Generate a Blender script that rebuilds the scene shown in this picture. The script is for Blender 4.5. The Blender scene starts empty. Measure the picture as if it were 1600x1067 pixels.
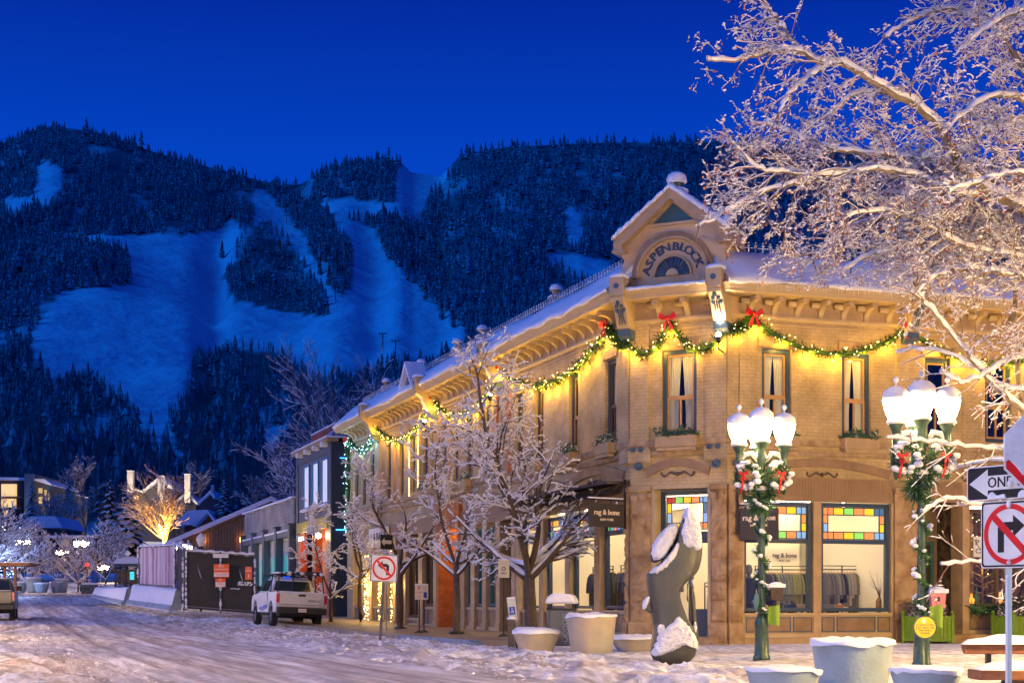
import bpy, math, random
import numpy as np
from mathutils import Vector, Matrix

sc = bpy.context.scene
COL = sc.collection
R = math.radians
rnd = random.Random(7)
rng = np.random.default_rng(7)

# ---------------------------------------------------------------- camera
FP = 2447.0; CH = 1.05; HY = 942.0      # focal length in photo pixels, eye height, horizon row
cam_d = bpy.data.cameras.new('camera'); cam = bpy.data.objects.new('camera', cam_d); COL.objects.link(cam)
cam.location = (0, 0, CH); cam.rotation_euler = (R(90), 0, 0)
cam_d.sensor_width = 36; cam_d.lens = FP / 1600 * 36
cam_d.shift_y = (HY - 533.5) / 1600
cam_d.clip_start = 0.1; cam_d.clip_end = 9000
sc.camera = cam

# ---------------------------------------------------------------- dusk sky
w = bpy.data.worlds.new('World'); sc.world = w; w.use_nodes = True
nt = w.node_tree; nt.nodes.clear()
out = nt.nodes.new('ShaderNodeOutputWorld'); bg = nt.nodes.new('ShaderNodeBackground')
tc = nt.nodes.new('ShaderNodeTexCoord'); sep = nt.nodes.new('ShaderNodeSeparateXYZ'); cr = nt.nodes.new('ShaderNodeValToRGB')
nt.links.new(tc.outputs['Generated'], sep.inputs[0]); nt.links.new(sep.outputs['Z'], cr.inputs[0])
el = cr.color_ramp.elements
el[0].position = 0.0; el[0].color = (0.001, 0.072, 0.60, 1)
el[1].position = 1.0; el[1].color = (0.003, 0.012, 0.16, 1)
e_ = el.new(0.27); e_.color = (0.001, 0.062, 0.60, 1)
e_ = el.new(0.36); e_.color = (0.0012, 0.027, 0.39, 1)
nt.links.new(cr.outputs[0], bg.inputs[0]); bg.inputs[1].default_value = 0.9
nt.links.new(bg.outputs[0], out.inputs[0])
# last trace of dusk: one very soft, weak blue sun
sd = bpy.data.lights.new('dusk_sun', 'SUN'); sd.energy = 1.5; sd.angle = R(30); sd.color = (0.005, 0.25, 1.0)
so = bpy.data.objects.new('dusk_sun', sd); COL.objects.link(so)
so.rotation_euler = (R(58), 0, R(-75))

sc.view_settings.view_transform = 'Standard'; sc.view_settings.look = 'None'
sc.view_settings.exposure = 0; sc.view_settings.gamma = 1
cy = sc.cycles
cy.use_denoising = True
cy.max_bounces = 6; cy.diffuse_bounces = 3; cy.glossy_bounces = 2; cy.transmission_bounces = 4; cy.transparent_max_bounces = 8
cy.sample_clamp_indirect = 4.0; cy.sample_clamp_direct = 0.0
cy.caustics_reflective = False; cy.caustics_refractive = False

# ---------------------------------------------------------------- materials
MATS = {}
def mat(name, col=(.5, .5, .5), rough=.7, var=None, bump=None, metal=0, emit=None, es=1.0, spec=.4, sample=True, alpha=None):
    if name in MATS: return MATS[name]
    m = bpy.data.materials.new(name); m.use_nodes = True; n = m.node_tree.nodes; l = m.node_tree.links
    b = n['Principled BSDF']
    b.inputs['Base Color'].default_value = (*col, 1); b.inputs['Roughness'].default_value = rough
    b.inputs['Metallic'].default_value = metal; b.inputs['Specular IOR Level'].default_value = spec
    if var or bump:
        t = n.new('ShaderNodeTexCoord')
    if var:                                   # var = (scale, colour2, contrast)
        no = n.new('ShaderNodeTexNoise'); no.inputs['Scale'].default_value = var[0]; no.inputs['Detail'].default_value = 6
        l.new(t.outputs['Object'], no.inputs['Vector'])
        r_ = n.new('ShaderNodeMapRange'); c_ = var[2]
        r_.inputs[1].default_value = .5 - .25 / c_; r_.inputs[2].default_value = .5 + .25 / c_
        mx = n.new('ShaderNodeMix'); mx.data_type = 'RGBA'
        mx.inputs[6].default_value = (*col, 1); mx.inputs[7].default_value = (*var[1], 1)
        l.new(no.outputs[0], r_.inputs[0]); l.new(r_.outputs[0], mx.inputs[0]); l.new(mx.outputs[2], b.inputs['Base Color'])
    if bump:                                  # bump = (scale, strength, distance)
        no = n.new('ShaderNodeTexNoise'); no.inputs['Scale'].default_value = bump[0]; no.inputs['Detail'].default_value = 5
        l.new(t.outputs['Object'], no.inputs['Vector'])
        bp = n.new('ShaderNodeBump'); bp.inputs['Strength'].default_value = bump[1]; bp.inputs['Distance'].default_value = bump[2] if len(bump) > 2 else .02
        l.new(no.outputs[0], bp.inputs['Height']); l.new(bp.outputs[0], b.inputs['Normal'])
    if emit:
        b.inputs['Emission Color'].default_value = (*emit, 1); b.inputs['Emission Strength'].default_value = es
        if not sample: m.cycles.emission_sampling = 'NONE'
    MATS[name] = m
    return m

def brick_mat(name, col, col2, mortar, bw=.22, bh=.075, ms=.008, strength=.5, rough=.75, dirt=None):
    m = mat(name, col, rough); n = m.node_tree.nodes; l = m.node_tree.links; b = n['Principled BSDF']
    uv = n.new('ShaderNodeUVMap'); br = n.new('ShaderNodeTexBrick')
    br.inputs['Scale'].default_value = 1; br.inputs['Brick Width'].default_value = bw; br.inputs['Row Height'].default_value = bh
    br.inputs['Mortar Size'].default_value = ms; br.inputs['Mortar Smooth'].default_value = .3
    br.inputs['Color1'].default_value = (*col, 1); br.inputs['Color2'].default_value = (*col2, 1); br.inputs['Mortar'].default_value = (*mortar, 1)
    l.new(uv.outputs[0], br.inputs['Vector'])
    t = n.new('ShaderNodeTexCoord'); no = n.new('ShaderNodeTexNoise'); no.inputs['Scale'].default_value = .9; no.inputs['Detail'].default_value = 8
    l.new(t.outputs['Object'], no.inputs['Vector'])
    mr = n.new('ShaderNodeMapRange'); mr.inputs[1].default_value = .38; mr.inputs[2].default_value = .68; mr.inputs[3].default_value = 1.06; mr.inputs[4].default_value = .62
    mx = n.new('ShaderNodeMix'); mx.data_type = 'RGBA'; mx.blend_type = 'MULTIPLY'; mx.inputs[0].default_value = 1
    l.new(no.outputs[0], mr.inputs[0]); l.new(br.outputs[0], mx.inputs[6]); l.new(mr.outputs[0], mx.inputs[7]); l.new(mx.outputs[2], b.inputs['Base Color'])
    n9 = n.new('ShaderNodeTexNoise'); n9.inputs['Scale'].default_value = 4.5; n9.inputs['Detail'].default_value = 9; n9.inputs['Roughness'].default_value = .7; l.new(t.outputs['Object'], n9.inputs['Vector'])
    r9 = n.new('ShaderNodeMapRange'); r9.inputs[1].default_value = .4; r9.inputs[2].default_value = .62; r9.inputs[3].default_value = .86; r9.inputs[4].default_value = 1.06; l.new(n9.outputs[0], r9.inputs[0])
    m9 = n.new('ShaderNodeMix'); m9.data_type = 'RGBA'; m9.blend_type = 'MULTIPLY'; m9.inputs[0].default_value = 1; l.new(mx.outputs[2], m9.inputs[6]); l.new(r9.outputs[0], m9.inputs[7]); l.new(m9.outputs[2], b.inputs['Base Color'])
    bp = n.new('ShaderNodeBump'); bp.inputs['Strength'].default_value = strength; bp.inputs['Distance'].default_value = .012; bp.invert = True
    l.new(br.outputs['Fac'], bp.inputs['Height']); l.new(bp.outputs[0], b.inputs['Normal'])
    return m

def glass_mat(name, tint=(1, 1, 1), refl=.09, rough=.02):
    m = bpy.data.materials.new(name); m.use_nodes = True; n = m.node_tree.nodes; l = m.node_tree.links; n.clear()
    o = n.new('ShaderNodeOutputMaterial'); t = n.new('ShaderNodeBsdfTransparent'); g = n.new('ShaderNodeBsdfGlossy'); x = n.new('ShaderNodeMixShader')
    t.inputs[0].default_value = (*tint, 1); g.inputs['Roughness'].default_value = rough; x.inputs[0].default_value = refl
    l.new(t.outputs[0], x.inputs[1]); l.new(g.outputs[0], x.inputs[2]); l.new(x.outputs[0], o.inputs[0])
    MATS[name] = m
    return m

def topsnow_mat(name, col, snow=(.78, .8, .86), lo=.35, hi=.75, nscale=3, var=None, rough=.8):
    """dark thing dusted with snow where its surface faces up"""
    m = mat(name, col, rough); n = m.node_tree.nodes; l = m.node_tree.links; b = n['Principled BSDF']
    ge = n.new('ShaderNodeNewGeometry'); sp = n.new('ShaderNodeSeparateXYZ'); t = n.new('ShaderNodeTexCoord'); no = n.new('ShaderNodeTexNoise')
    no.inputs['Scale'].default_value = nscale; no.inputs['Detail'].default_value = 4
    l.new(t.outputs['Object'], no.inputs['Vector']); l.new(ge.outputs['Normal'], sp.inputs[0])
    a = n.new('ShaderNodeMath'); a.operation = 'ADD'; l.new(sp.outputs[2], a.inputs[0])
    a2 = n.new('ShaderNodeMath'); a2.operation = 'MULTIPLY_ADD'; a2.inputs[1].default_value = 1.2; a2.inputs[2].default_value = -.6
    l.new(no.outputs[0], a2.inputs[0]); l.new(a2.outputs[0], a.inputs[1])
    mr = n.new('ShaderNodeMapRange'); mr.inputs[1].default_value = lo; mr.inputs[2].default_value = hi; l.new(a.outputs[0], mr.inputs[0])
    mx = n.new('ShaderNodeMix'); mx.data_type = 'RGBA'; mx.inputs[6].default_value = (*col, 1); mx.inputs[7].default_value = (*snow, 1)
    l.new(mr.outputs[0], mx.inputs[0]); l.new(mx.outputs[2], b.inputs['Base Color'])
    return m

SNOW = mat('snow', (.80, .81, .85), .55, var=(1.5, (.72, .73, .79), 1), bump=(9, .35, .03))
SNOWF = mat('tree_snow', (.80, .79, .82), .6)
TAN = brick_mat('painted_brick', (.51, .375, .19), (.49, .355, .18), (.37, .27, .135), .24, .09, .008, .5)
CREAM = mat('cream_paint', (.42, .31, .165), .5, var=(2.5, (.48, .36, .21), 1.2), bump=(12, .1))
TRIM = mat('tan_trim', (.46, .31, .16), .5, var=(3, (.33, .23, .12), 1.2), bump=(14, .15))
BROWN = mat('brown_paint', (.30, .19, .10), .5, var=(3, (.20, .12, .06), 1.2))
BROWND = mat('dark_brown_paint', (.13, .085, .05), .5, var=(4, (.09, .06, .04), 1))
STONE = mat('rough_sandstone', (.44, .30, .16), .9, var=(2.6, (.27, .165, .08), 2.0), bump=(6, 1.0, .06))
SILLST = mat('sandstone_band', (.42, .30, .17), .85, var=(5, (.26, .17, .09), 1.6), bump=(10, .6, .02))
NAVY = mat('navy_frame_paint', (.03, .055, .10), .4)
BLUE = mat('blue_trim_paint', (.045, .085, .15), .45)
WOODF = mat('orange_wood_sash', (.45, .26, .10), .5, var=(8, (.36, .2, .08), 1))
CURT = mat('curtain_cloth', (.55, .55, .42), .9, bump=(20, .2))
DARK = mat('dark_room', (.015, .014, .016), .9)
BLACK = mat('black_metal', (.015, .015, .017), .4, metal=.3)
GREY = mat('galvanised_metal', (.42, .44, .47), .45, metal=.6, var=(8, (.3, .32, .35), 1))
GLASS = glass_mat('window_glass', refl=.07)
GLASSD = glass_mat('dark_window_glass', (.6, .65, .7), .09)
WHITE = mat('sign_white', (.75, .75, .73), .45, var=(4, (.62, .62, .62), 1))
RED = mat('sign_red', (.62, .012, .012), .4)
REDF = mat('red_ribbon', (.65, .015, .012), .5)
GREEN = topsnow_mat('fir_green', (.035, .10, .035), lo=.75, hi=1.0, nscale=6)
GREENS = topsnow_mat('snowy_fir_green', (.03, .085, .045), lo=.15, hi=.5, nscale=9)
LAMPG = mat('lamp_green_metal', (.022, .055, .045), .35, metal=.3, var=(12, (.06, .10, .08), 1.3), bump=(25, .2))
GLOBE = mat('lit_globe', (.9, .85, .75), .3, emit=(1.0, .70, .30), es=95)
GLOBEF = mat('far_lit_globe', (.9, .85, .75), .3, emit=(1.0, .68, .32), es=120)
GLOBEO = mat('street_lit_globe', (.9, .85, .75), .3, emit=(1.0, .64, .22), es=1600)
GLOBEL = mat('opposite_lit_globe', (.9, .85, .75), .3, emit=(1.0, .63, .27), es=720)
GLOBEC = mat('cool_lit_globe', (.85, .9, .95), .3, emit=(.55, .78, 1.0), es=700)
BULB = mat('warm_bulb', (1, .9, .6), .3, emit=(1.0, .72, .22), es=9, sample=False)
BULBW = mat('cool_bulb', (.8, 1, 1), .3, emit=(.45, .85, 1.0), es=12, sample=False)
CONC = mat('planter_concrete', (.33, .42, .48), .8, var=(2.2, (.24, .29, .33), 1.6), bump=(30, .3))  # bluish tint stands in for cool light on the concrete
CONCW = mat('warm_planter_concrete', (.47, .38, .26), .8, var=(1.8, (.34, .32, .28), 2.2), bump=(30, .3))
BRONZE = mat('dark_bronze', (.08, .08, .078), .42, metal=.55, var=(3, (.09, .09, .085), 1.3), bump=(7, .35, .03))
BARK = mat('bark', (.075, .05, .036), .9, var=(8, (.12, .085, .06), 1.2), bump=(18, .6, .02))
BARKL = mat('pale_bark', (.30, .24, .17), .9, var=(6, (.16, .12, .08), 1.5), bump=(14, .7, .03))

# ---------------------------------------------------------------- mesh collecting
WLD = {}                                      # name -> world matrix of the object's local frame
class Frame:                                  # facade frame: s along, d outward, z up
    def __init__(s, o, u, n): s.o = Vector(o); s.u = Vector((u[0], u[1], 0)); s.n = Vector((n[0], n[1], 0))
    def __call__(s, a, d, z): return s.o + s.u * a + s.n * d + Vector((0, 0, z))
class MB:
    def __init__(s, fr=None): s.v = []; s.f = []; s.uv = []; s.fr = fr; s.M = None; s.sm = []; s.ch = []
    def pt(s, p):
        if s.fr: q = s.fr(*p)
        else: q = Vector(p)
        if s.M is not None: q = s.M @ q
        return q
    def add(s, pts, faces, smooth=False, uvs=None):
        k = len(s.v)
        for i, p in enumerate(pts):
            q = s.pt(p); s.v.append((q.x, q.y, q.z))
            s.uv.append(uvs[i] if uvs else ((p[0] + p[1], p[2])))
        s.ch.append((k, len(s.f)))
        for f in faces: s.f.append(tuple(i + k for i in f)); s.sm.append(smooth)
        return s
    def box(s, a0, a1, b0, b1, c0, c1):
        p = [(a, b, c) for a in (a0, a1) for b in (b0, b1) for c in (c0, c1)]
        return s.add(p, [(0, 1, 3, 2), (4, 6, 7, 5), (0, 4, 5, 1), (2, 3, 7, 6), (0, 2, 6, 4), (1, 5, 7, 3)])
    def quad(s, a, b, c, d): return s.add([a, b, c, d], [(0, 1, 2, 3)])
    def prism(s, poly, lo, hi, axis='d'):
        """poly in two coords extruded along the third: axis d -> poly is (s,z); axis s -> poly (d,z); axis z -> poly (s,d)"""
        n = len(poly); P = []
        for t in (lo, hi):
            for a, b in poly:
                P.append((a, t, b) if axis == 'd' else (t, a, b) if axis == 's' else (a, b, t))
        F = [tuple(range(n))[::-1], tuple(range(n, 2 * n))] + [(i, (i + 1) % n, (i + 1) % n + n, i + n) for i in range(n)]
        return s.add(P, F)
    def lathe(s, prof, seg=16, c=(0, 0, 0), smooth=True, sx=1, sy=1, flute=0):
        P = []
        for r, z in prof:
            for i in range(seg):
                a = 2 * math.pi * i / seg; rr = r * (1 - (flute if i % 2 else 0))
                P.append((c[0] + rr * sx * math.cos(a), c[1] + rr * sy * math.sin(a), c[2] + z))
        F = []
        for j in range(len(prof) - 1):
            for i in range(seg):
                i2 = (i + 1) % seg; F.append((j * seg + i, j * seg + i2, (j + 1) * seg + i2, (j + 1) * seg + i))
        F.append(tuple(range(seg))[::-1]); F.append(tuple(range((len(prof) - 1) * seg, len(prof) * seg)))
        return s.add(P, F, smooth)
    def tube(s, pts, r, n=6, smooth=True, sq=None):
        pts = [Vector(p) for p in pts]; rs = r if isinstance(r, (list, tuple)) else [r] * len(pts)
        P = []; up = Vector((0, 0, 1))
        for i, p in enumerate(pts):
            t = (pts[min(i + 1, len(pts) - 1)] - pts[max(i - 1, 0)])
            t = t.normalized() if t.length > 1e-9 else up
            x = t.cross(up); x = x.normalized() if x.length > .05 else t.cross(Vector((0, 1, 0))).normalized()
            y = x.cross(t)
            for k in range(n):
                a = 2 * math.pi * k / n; P.append(tuple(p + (x * math.cos(a) + y * math.sin(a)) * rs[i]))
        F = []
        for j in range(len(pts) - 1):
            for i in range(n):
                i2 = (i + 1) % n; F.append((j * n + i, j * n + i2, (j + 1) * n + i2, (j + 1) * n + i))
        F.append(tuple(range(n))[::-1]); F.append(tuple(range((len(pts) - 1) * n, len(pts) * n)))
        return s.add(P, F, smooth)
    def ball(s, c, r, seg=8, rings=5, sz=1.0, jit=0):
        pr = []
        P = [(c[0], c[1], c[2] - r * sz)]
        for j in range(1, rings):
            a = math.pi * j / rings
            for i in range(seg):
                b = 2 * math.pi * i / seg; q = r * (1 + (rnd.random() - .5) * jit)
                P.append((c[0] + q * math.sin(a) * math.cos(b), c[1] + q * math.sin(a) * math.sin(b), c[2] - q * math.cos(a) * sz))
        P.append((c[0], c[1], c[2] + r * sz)); F = []
        for i in range(seg): F.append((0, 1 + (i + 1) % seg, 1 + i))
        for j in range(rings - 2):
            for i in range(seg):
                F.append((1 + j * seg + i, 1 + j * seg + (i + 1) % seg, 1 + (j + 1) * seg + (i + 1) % seg, 1 + (j + 1) * seg + i))
        t = len(P) - 1; o = 1 + (rings - 2) * seg
        for i in range(seg): F.append((o + i, o + (i + 1) % seg, t))
        return s.add(P, F, True)
    def build_each(s, name, m, parent=None, **kw):
        """every added shape becomes an object of its own"""
        ch = s.ch + [(len(s.v), len(s.f))]; r_ = None
        for (v0, f0), (v1, f1) in zip(ch, ch[1:]):
            q = MB(s.fr); q.v = s.v[v0:v1]; q.uv = s.uv[v0:v1]; q.f = [tuple(i - v0 for i in f) for f in s.f[f0:f1]]; q.sm = s.sm[f0:f1]; r_ = q.build(name, m, parent, **kw)
        return r_
    def build(s, name, m, parent=None, world=None, bevel=0, loc=None):
        me = bpy.data.meshes.new(name); vs = s.v
        wm = WLD.get(parent.name) if parent else None
        if world is None: world = s.fr is not None
        if wm is not None and world:
            iv = wm.inverted(); vs = [tuple(iv @ Vector(p)) for p in vs]
        if loc is not None: vs = [(p[0] - loc[0], p[1] - loc[1], p[2] - loc[2]) for p in vs]
        me.from_pydata(vs, [], s.f)
        me.polygons.foreach_set('use_smooth', s.sm)
        ul = me.uv_layers.new(name='UVMap'); li = np.empty(len(me.loops), dtype=np.int32); me.loops.foreach_get('vertex_index', li)
        ul.data.foreach_set('uv', np.array(s.uv, dtype=np.float32)[li].ravel())
        me.materials.append(m); me.update()
        o = bpy.data.objects.new(name, me); COL.objects.link(o)
        if parent: o.parent = parent; WLD[o.name] = wm if wm is not None else Matrix()
        else: WLD[o.name] = Matrix.Translation(loc) if loc is not None else Matrix()
        if loc is not None: o.location = loc
        if bevel:
            b = o.modifiers.new('bevel', 'BEVEL'); b.width = bevel; b.segments = 1; b.limit_method = 'ANGLE'
        return o
def tag(o, label=None, cat=None, group=None, kind=None):
    if label: o['label'] = label
    if cat: o['category'] = cat
    if group: o['group'] = group
    if kind: o['kind'] = kind
    return o
def thing(name, label, cat, loc=(0, 0, 0), rz=0, group=None, rot=None):
    o = bpy.data.objects.new(name, None); COL.objects.link(o); o.empty_display_size = .2
    o.location = loc; o.rotation_euler = rot or (0, 0, rz)
    WLD[o.name] = Matrix.LocRotScale(Vector(loc), o.rotation_euler, None)
    return tag(o, label, cat, group)
KIDS = {}
def dup(root, loc=None, rz=None, label=None, group=None, scale=None, parent=None):
    r = root.copy(); COL.objects.link(r)
    if parent: r.parent = parent
    if loc is not None: r.location = loc
    if rz is not None: r.rotation_euler = (root.rotation_euler[0], root.rotation_euler[1], rz)
    if scale: r.scale = (scale,) * 3 if not isinstance(scale, tuple) else scale
    if label: r['label'] = label
    if group: r['group'] = group
    for ch in [c for c in bpy.data.objects if c.parent == root]: dup(ch, parent=r)
    return r
_txt = {}
def text_geo(s_, size, font_scale_x=1.0, depth=.004):
    cu = bpy.data.curves.new('t', 'FONT'); cu.body = s_; cu.size = size; cu.extrude = depth; cu.align_x = 'CENTER'; cu.align_y = 'CENTER'; cu.resolution_u = 2
    o = bpy.data.objects.new('t', cu); COL.objects.link(o); dg = bpy.context.evaluated_depsgraph_get()
    me = o.evaluated_get(dg).to_mesh(); V = [(v.co.x * font_scale_x, v.co.y, v.co.z) for v in me.vertices]; F = [tuple(p.vertices) for p in me.polygons]
    o.evaluated_get(dg).to_mesh_clear(); bpy.data.objects.remove(o); bpy.data.curves.remove(cu)
    return V, F
def add_text(mb, s_, size, fn, sx=1.0, bold=0, depth=.004, flip=False):
    """fn maps (x, y, depth) of the lettering to the builder's coordinates"""
    V, F = text_geo(s_, size, sx, depth)
    offs = [(0, 0)] if not bold else [(0, 0), (bold, 0), (-bold, 0), (0, bold * .6)]
    for i, (ox, oy) in enumerate(offs):
        mb.add([fn(x + ox, y + oy, z + i * .0004) for x, y, z in V], F)
def sm01(a, b, x):
    t = np.clip((x - a) / (b - a), 0, 1); return t * t * (3 - 2 * t)
_NG = rng.random((256, 256))
def vnoise(x, y):
    x = np.asarray(x, float); y = np.asarray(y, float)
    xi = np.floor(x).astype(int); yi = np.floor(y).astype(int); fx = x - xi; fy = y - yi
    fx = fx * fx * (3 - 2 * fx); fy = fy * fy * (3 - 2 * fy)
    g = lambda a, b: _NG[a % 256, b % 256]
    return (g(xi, yi) * (1 - fx) + g(xi + 1, yi) * fx) * (1 - fy) + (g(xi, yi + 1) * (1 - fx) + g(xi + 1, yi + 1) * fx) * fy - .5
def fbm(x, y, o=4):
    r = 0; a = 1
    for i in range(o): r = r + vnoise(x * 2 ** i + 17 * i, y * 2 ** i + 31 * i) * a; a *= .5
    return r
def np_mesh(name, V, F, m, smooth=True, parent=None):
    me = bpy.data.meshes.new(name); V = np.asarray(V, dtype=np.float32); F = np.asarray(F, dtype=np.int32); n = F.shape[1]
    me.vertices.add(len(V)); me.vertices.foreach_set('co', V.ravel())
    me.loops.add(F.size); me.loops.foreach_set('vertex_index', F.ravel())
    me.polygons.add(len(F)); me.polygons.foreach_set('loop_start', np.arange(0, F.size, n, dtype=np.int32))
    try: me.polygons.foreach_set('loop_total', np.full(len(F), n, dtype=np.int32))
    except Exception: pass
    me.polygons.foreach_set('use_smooth', np.full(len(F), smooth, dtype=bool))
    me.update(calc_edges=True); me.validate(); me.materials.append(m)
    o = bpy.data.objects.new(name, me); COL.objects.link(o)
    if parent: o.parent = parent
    return o

# ---------------------------------------------------------------- plan of the place
D1 = (-.322, .947); D2 = (.947, .322); DC = (.897, -.442)
N1 = (-.947, -.322); N2 = (.322, -.947); NC = (-.442, -.897)
A = (3.11, 41.2); B = (A[0] + 2.67 * DC[0], A[1] + 2.67 * DC[1])
LF = Frame((*A, 0), D1, N1); CF = Frame((*A, 0), DC, NC); RF = Frame((*B, 0), D2, N2)
def curb_c(x, y): return (x - A[0]) * N1[0] + (y - A[1]) * N1[1]     # distance out from the long facade
def ter(x, y):
    """ground height: level by the building, climbing towards the mountain"""
    y = np.asarray(y, float); t = (y - 66) / 6.0
    return .033 * 6 * np.where(t > 20, t, np.log1p(np.exp(np.minimum(t, 20))))
def tz(x, y): return float(ter(x, y))
# ================================================================ ground, road, pavement
def snow_ground_mat(name, base, packed, pscale, amt, blue=None, streak=False):
    m = mat(name, base, .7); n = m.node_tree.nodes; l = m.node_tree.links; b = n['Principled BSDF']
    t = n.new('ShaderNodeTexCoord'); mp = n.new('ShaderNodeMapping')
    mp.vector_type = 'TEXTURE'; mp.inputs['Rotation'].default_value = (0, 0, R(18.8)); mp.inputs['Scale'].default_value = (1, 14 if streak else 1.7, 1)
    l.new(t.outputs['Object'], mp.inputs[0])
    no = n.new('ShaderNodeTexNoise'); no.inputs['Scale'].default_value = pscale; no.inputs['Detail'].default_value = 9; no.inputs['Roughness'].default_value = .66
    l.new(mp.outputs[0], no.inputs['Vector'])
    mr = n.new('ShaderNodeMapRange'); mr.inputs[1].default_value = .5 - amt; mr.inputs[2].default_value = .5 + amt * .7
    mx = n.new('ShaderNodeMix'); mx.data_type = 'RGBA'; mx.inputs[6].default_value = (*packed, 1); mx.inputs[7].default_value = (*base, 1)
    l.new(no.outputs[0], mr.inputs[0]); l.new(mr.outputs[0], mx.inputs[0])
    n3 = n.new('ShaderNodeTexNoise'); n3.inputs['Scale'].default_value = 5; n3.inputs['Detail'].default_value = 8; l.new(mp.outputs[0], n3.inputs['Vector'])
    r3 = n.new('ShaderNodeMapRange'); r3.inputs[1].default_value = .38; r3.inputs[2].default_value = .58; r3.inputs[3].default_value = .60; r3.inputs[4].default_value = 1.1
    m3 = n.new('ShaderNodeMix'); m3.data_type = 'RGBA'; m3.blend_type = 'MULTIPLY'; m3.inputs[0].default_value = 1
    l.new(n3.outputs[0], r3.inputs[0]); l.new(mx.outputs[2], m3.inputs[6]); l.new(r3.outputs[0], m3.inputs[7]); ta = n.new('ShaderNodeAttribute'); ta.attribute_name = 'track'; tm = n.new('ShaderNodeMath'); tm.operation = 'MULTIPLY'; tm.inputs[1].default_value = .72; l.new(ta.outputs['Fac'], tm.inputs[0]); t4 = n.new('ShaderNodeMix'); t4.data_type = 'RGBA'; t4.inputs[7].default_value = (.27, .21, .20, 1); l.new(tm.outputs[0], t4.inputs[0]); l.new(m3.outputs[2], t4.inputs[6]); l.new(t4.outputs[2], b.inputs['Base Color'])
    n2 = n.new('ShaderNodeTexNoise'); n2.inputs['Scale'].default_value = 18; n2.inputs['Detail'].default_value = 6; l.new(mp.outputs[0], n2.inputs['Vector'])
    bp = n.new('ShaderNodeBump'); bp.inputs['Strength'].default_value = .6; bp.inputs['Distance'].default_value = .05
    l.new(n2.outputs[0], bp.inputs['Height']); l.new(bp.outputs[0], b.inputs['Normal'])
    return m
GSNOW = snow_ground_mat('trodden_snow', (.84, .84, .89), (.56, .47, .42), .75, .09)
GROAD = snow_ground_mat('packed_road_snow', (.80, .79, .85), (.42, .36, .35), .8, .16, streak=True)
GCORN = snow_ground_mat('plaza_snow', (.80, .79, .81), (.58, .51, .45), .5, .12)

def rut_mask(x, y):
    """wheel tracks: straight ones along the road, swinging ones off to the side -> darkness, depth"""
    c = curb_c(x, y); al = (x - A[0]) * D1[0] + (y - A[1]) * D1[1]; m = 0; d = 0
    for c0, am, fr_, ph, st in ((9.4, .25, .09, 0, .6), (10.9, .25, .09, .1, .8), (11.5, .3, .07, 2, .9), (13.0, .3, .07, 2.1, .9), (12.2, .5, .05, 4, .5), (15.2, 1.2, .10, 1, .9), (16.9, 1.2, .10, 1.05, .9), (18.6, 2.2, .13, 3, .8), (20.2, 2.2, .13, 3.05, .8), (7.6, 1.3, .11, 5, .6), (6.2, 1.3, .11, 5.1, .5), (22.5, 3.5, .08, .5, .7), (24.1, 3.5, .08, .55, .7)):
        w_ = c - c0 - am * np.sin(al * fr_ + ph); g_ = np.exp(-(w_ / .16) ** 4); m = m + st * g_ * (.75 + .25 * np.sin(al * 9)); d = d + .045 * st * g_ - .016 * st * np.exp(-((np.abs(w_) - .3) / .09) ** 2)
    return np.clip(m, 0, 1), d
def ground_h(x, y):
    c = curb_c(x, y)
    z = ter(x, y)
    near = 1 - sm01(70, 120, y)
    # heaped, trodden snow between kerb and road, ruts on the road, a soft bank round the plaza
    sh = sm01(4.6, 5.6, c) * (1 - sm01(8.0, 10.0, c))
    z = z + near * sh * (.05 + .12 * fbm(x * .9, y * .45, 3) + .13 * fbm(x * 3.4, y * 2.0, 4))
    rd = sm01(8.5, 10.0, c); al = (x - A[0]) * D1[0] + (y - A[1]) * D1[1]
    z = z + near * rd * (.035 * fbm(c * 2.2, al * .05, 3) + .012 * fbm(c * 5, al * .3, 4))
    lf = sm01(13.0, 16.0, c)
    z = z + near * lf * (.10 * fbm(x * .5, y * .35, 3) + .11 * fbm(x * 2.5, y * 1.6, 4) + .03)
    z = z - near * rut_mask(x, y)[1]
    pl = (1 - sm01(4.0, 5.4, c)) * (1 - sm01(36, 40, y + .34 * (x - 3)))
    z = z + pl * (.02 + .05 * fbm(x * .6, y * .6, 3) + .05 * fbm(x * 2.6, y * 2.0, 3))
    return z
# one fine fan of ground running out to the hills
ys = np.concatenate([np.linspace(-30, 12, 12)[:-1], 12 * (190 / 12) ** np.linspace(0, 1, 620)])
us = np.concatenate([np.linspace(-1.6, -.42, 14)[:-1], np.linspace(-.42, .40, 560), np.linspace(.40, 1.6, 14)[1:]])
UU, YY = np.meshgrid(us, ys); XX = UU * (np.maximum(YY, 18) + 8)
ZZ = ground_h(XX, YY)
V = np.stack([XX, YY, ZZ], -1).reshape(-1, 3); nu = len(us); ny = len(ys)
I, J = np.meshgrid(np.arange(ny - 1), np.arange(nu - 1), indexing='ij')
F = np.stack([I * nu + J, I * nu + J + 1, (I + 1) * nu + J + 1, (I + 1) * nu + J], -1).reshape(-1, 4)
cen = V[F].mean(1); cc = curb_c(cen[:, 0], cen[:, 1])
wob = .5 * fbm(cen[:, 0] * .3, cen[:, 1] * .12, 3)
road = (cc + wob > 8.0) & (cc + wob < 15.2)
plaza = (cc <= 5.0) & (cen[:, 1] < 50)
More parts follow.
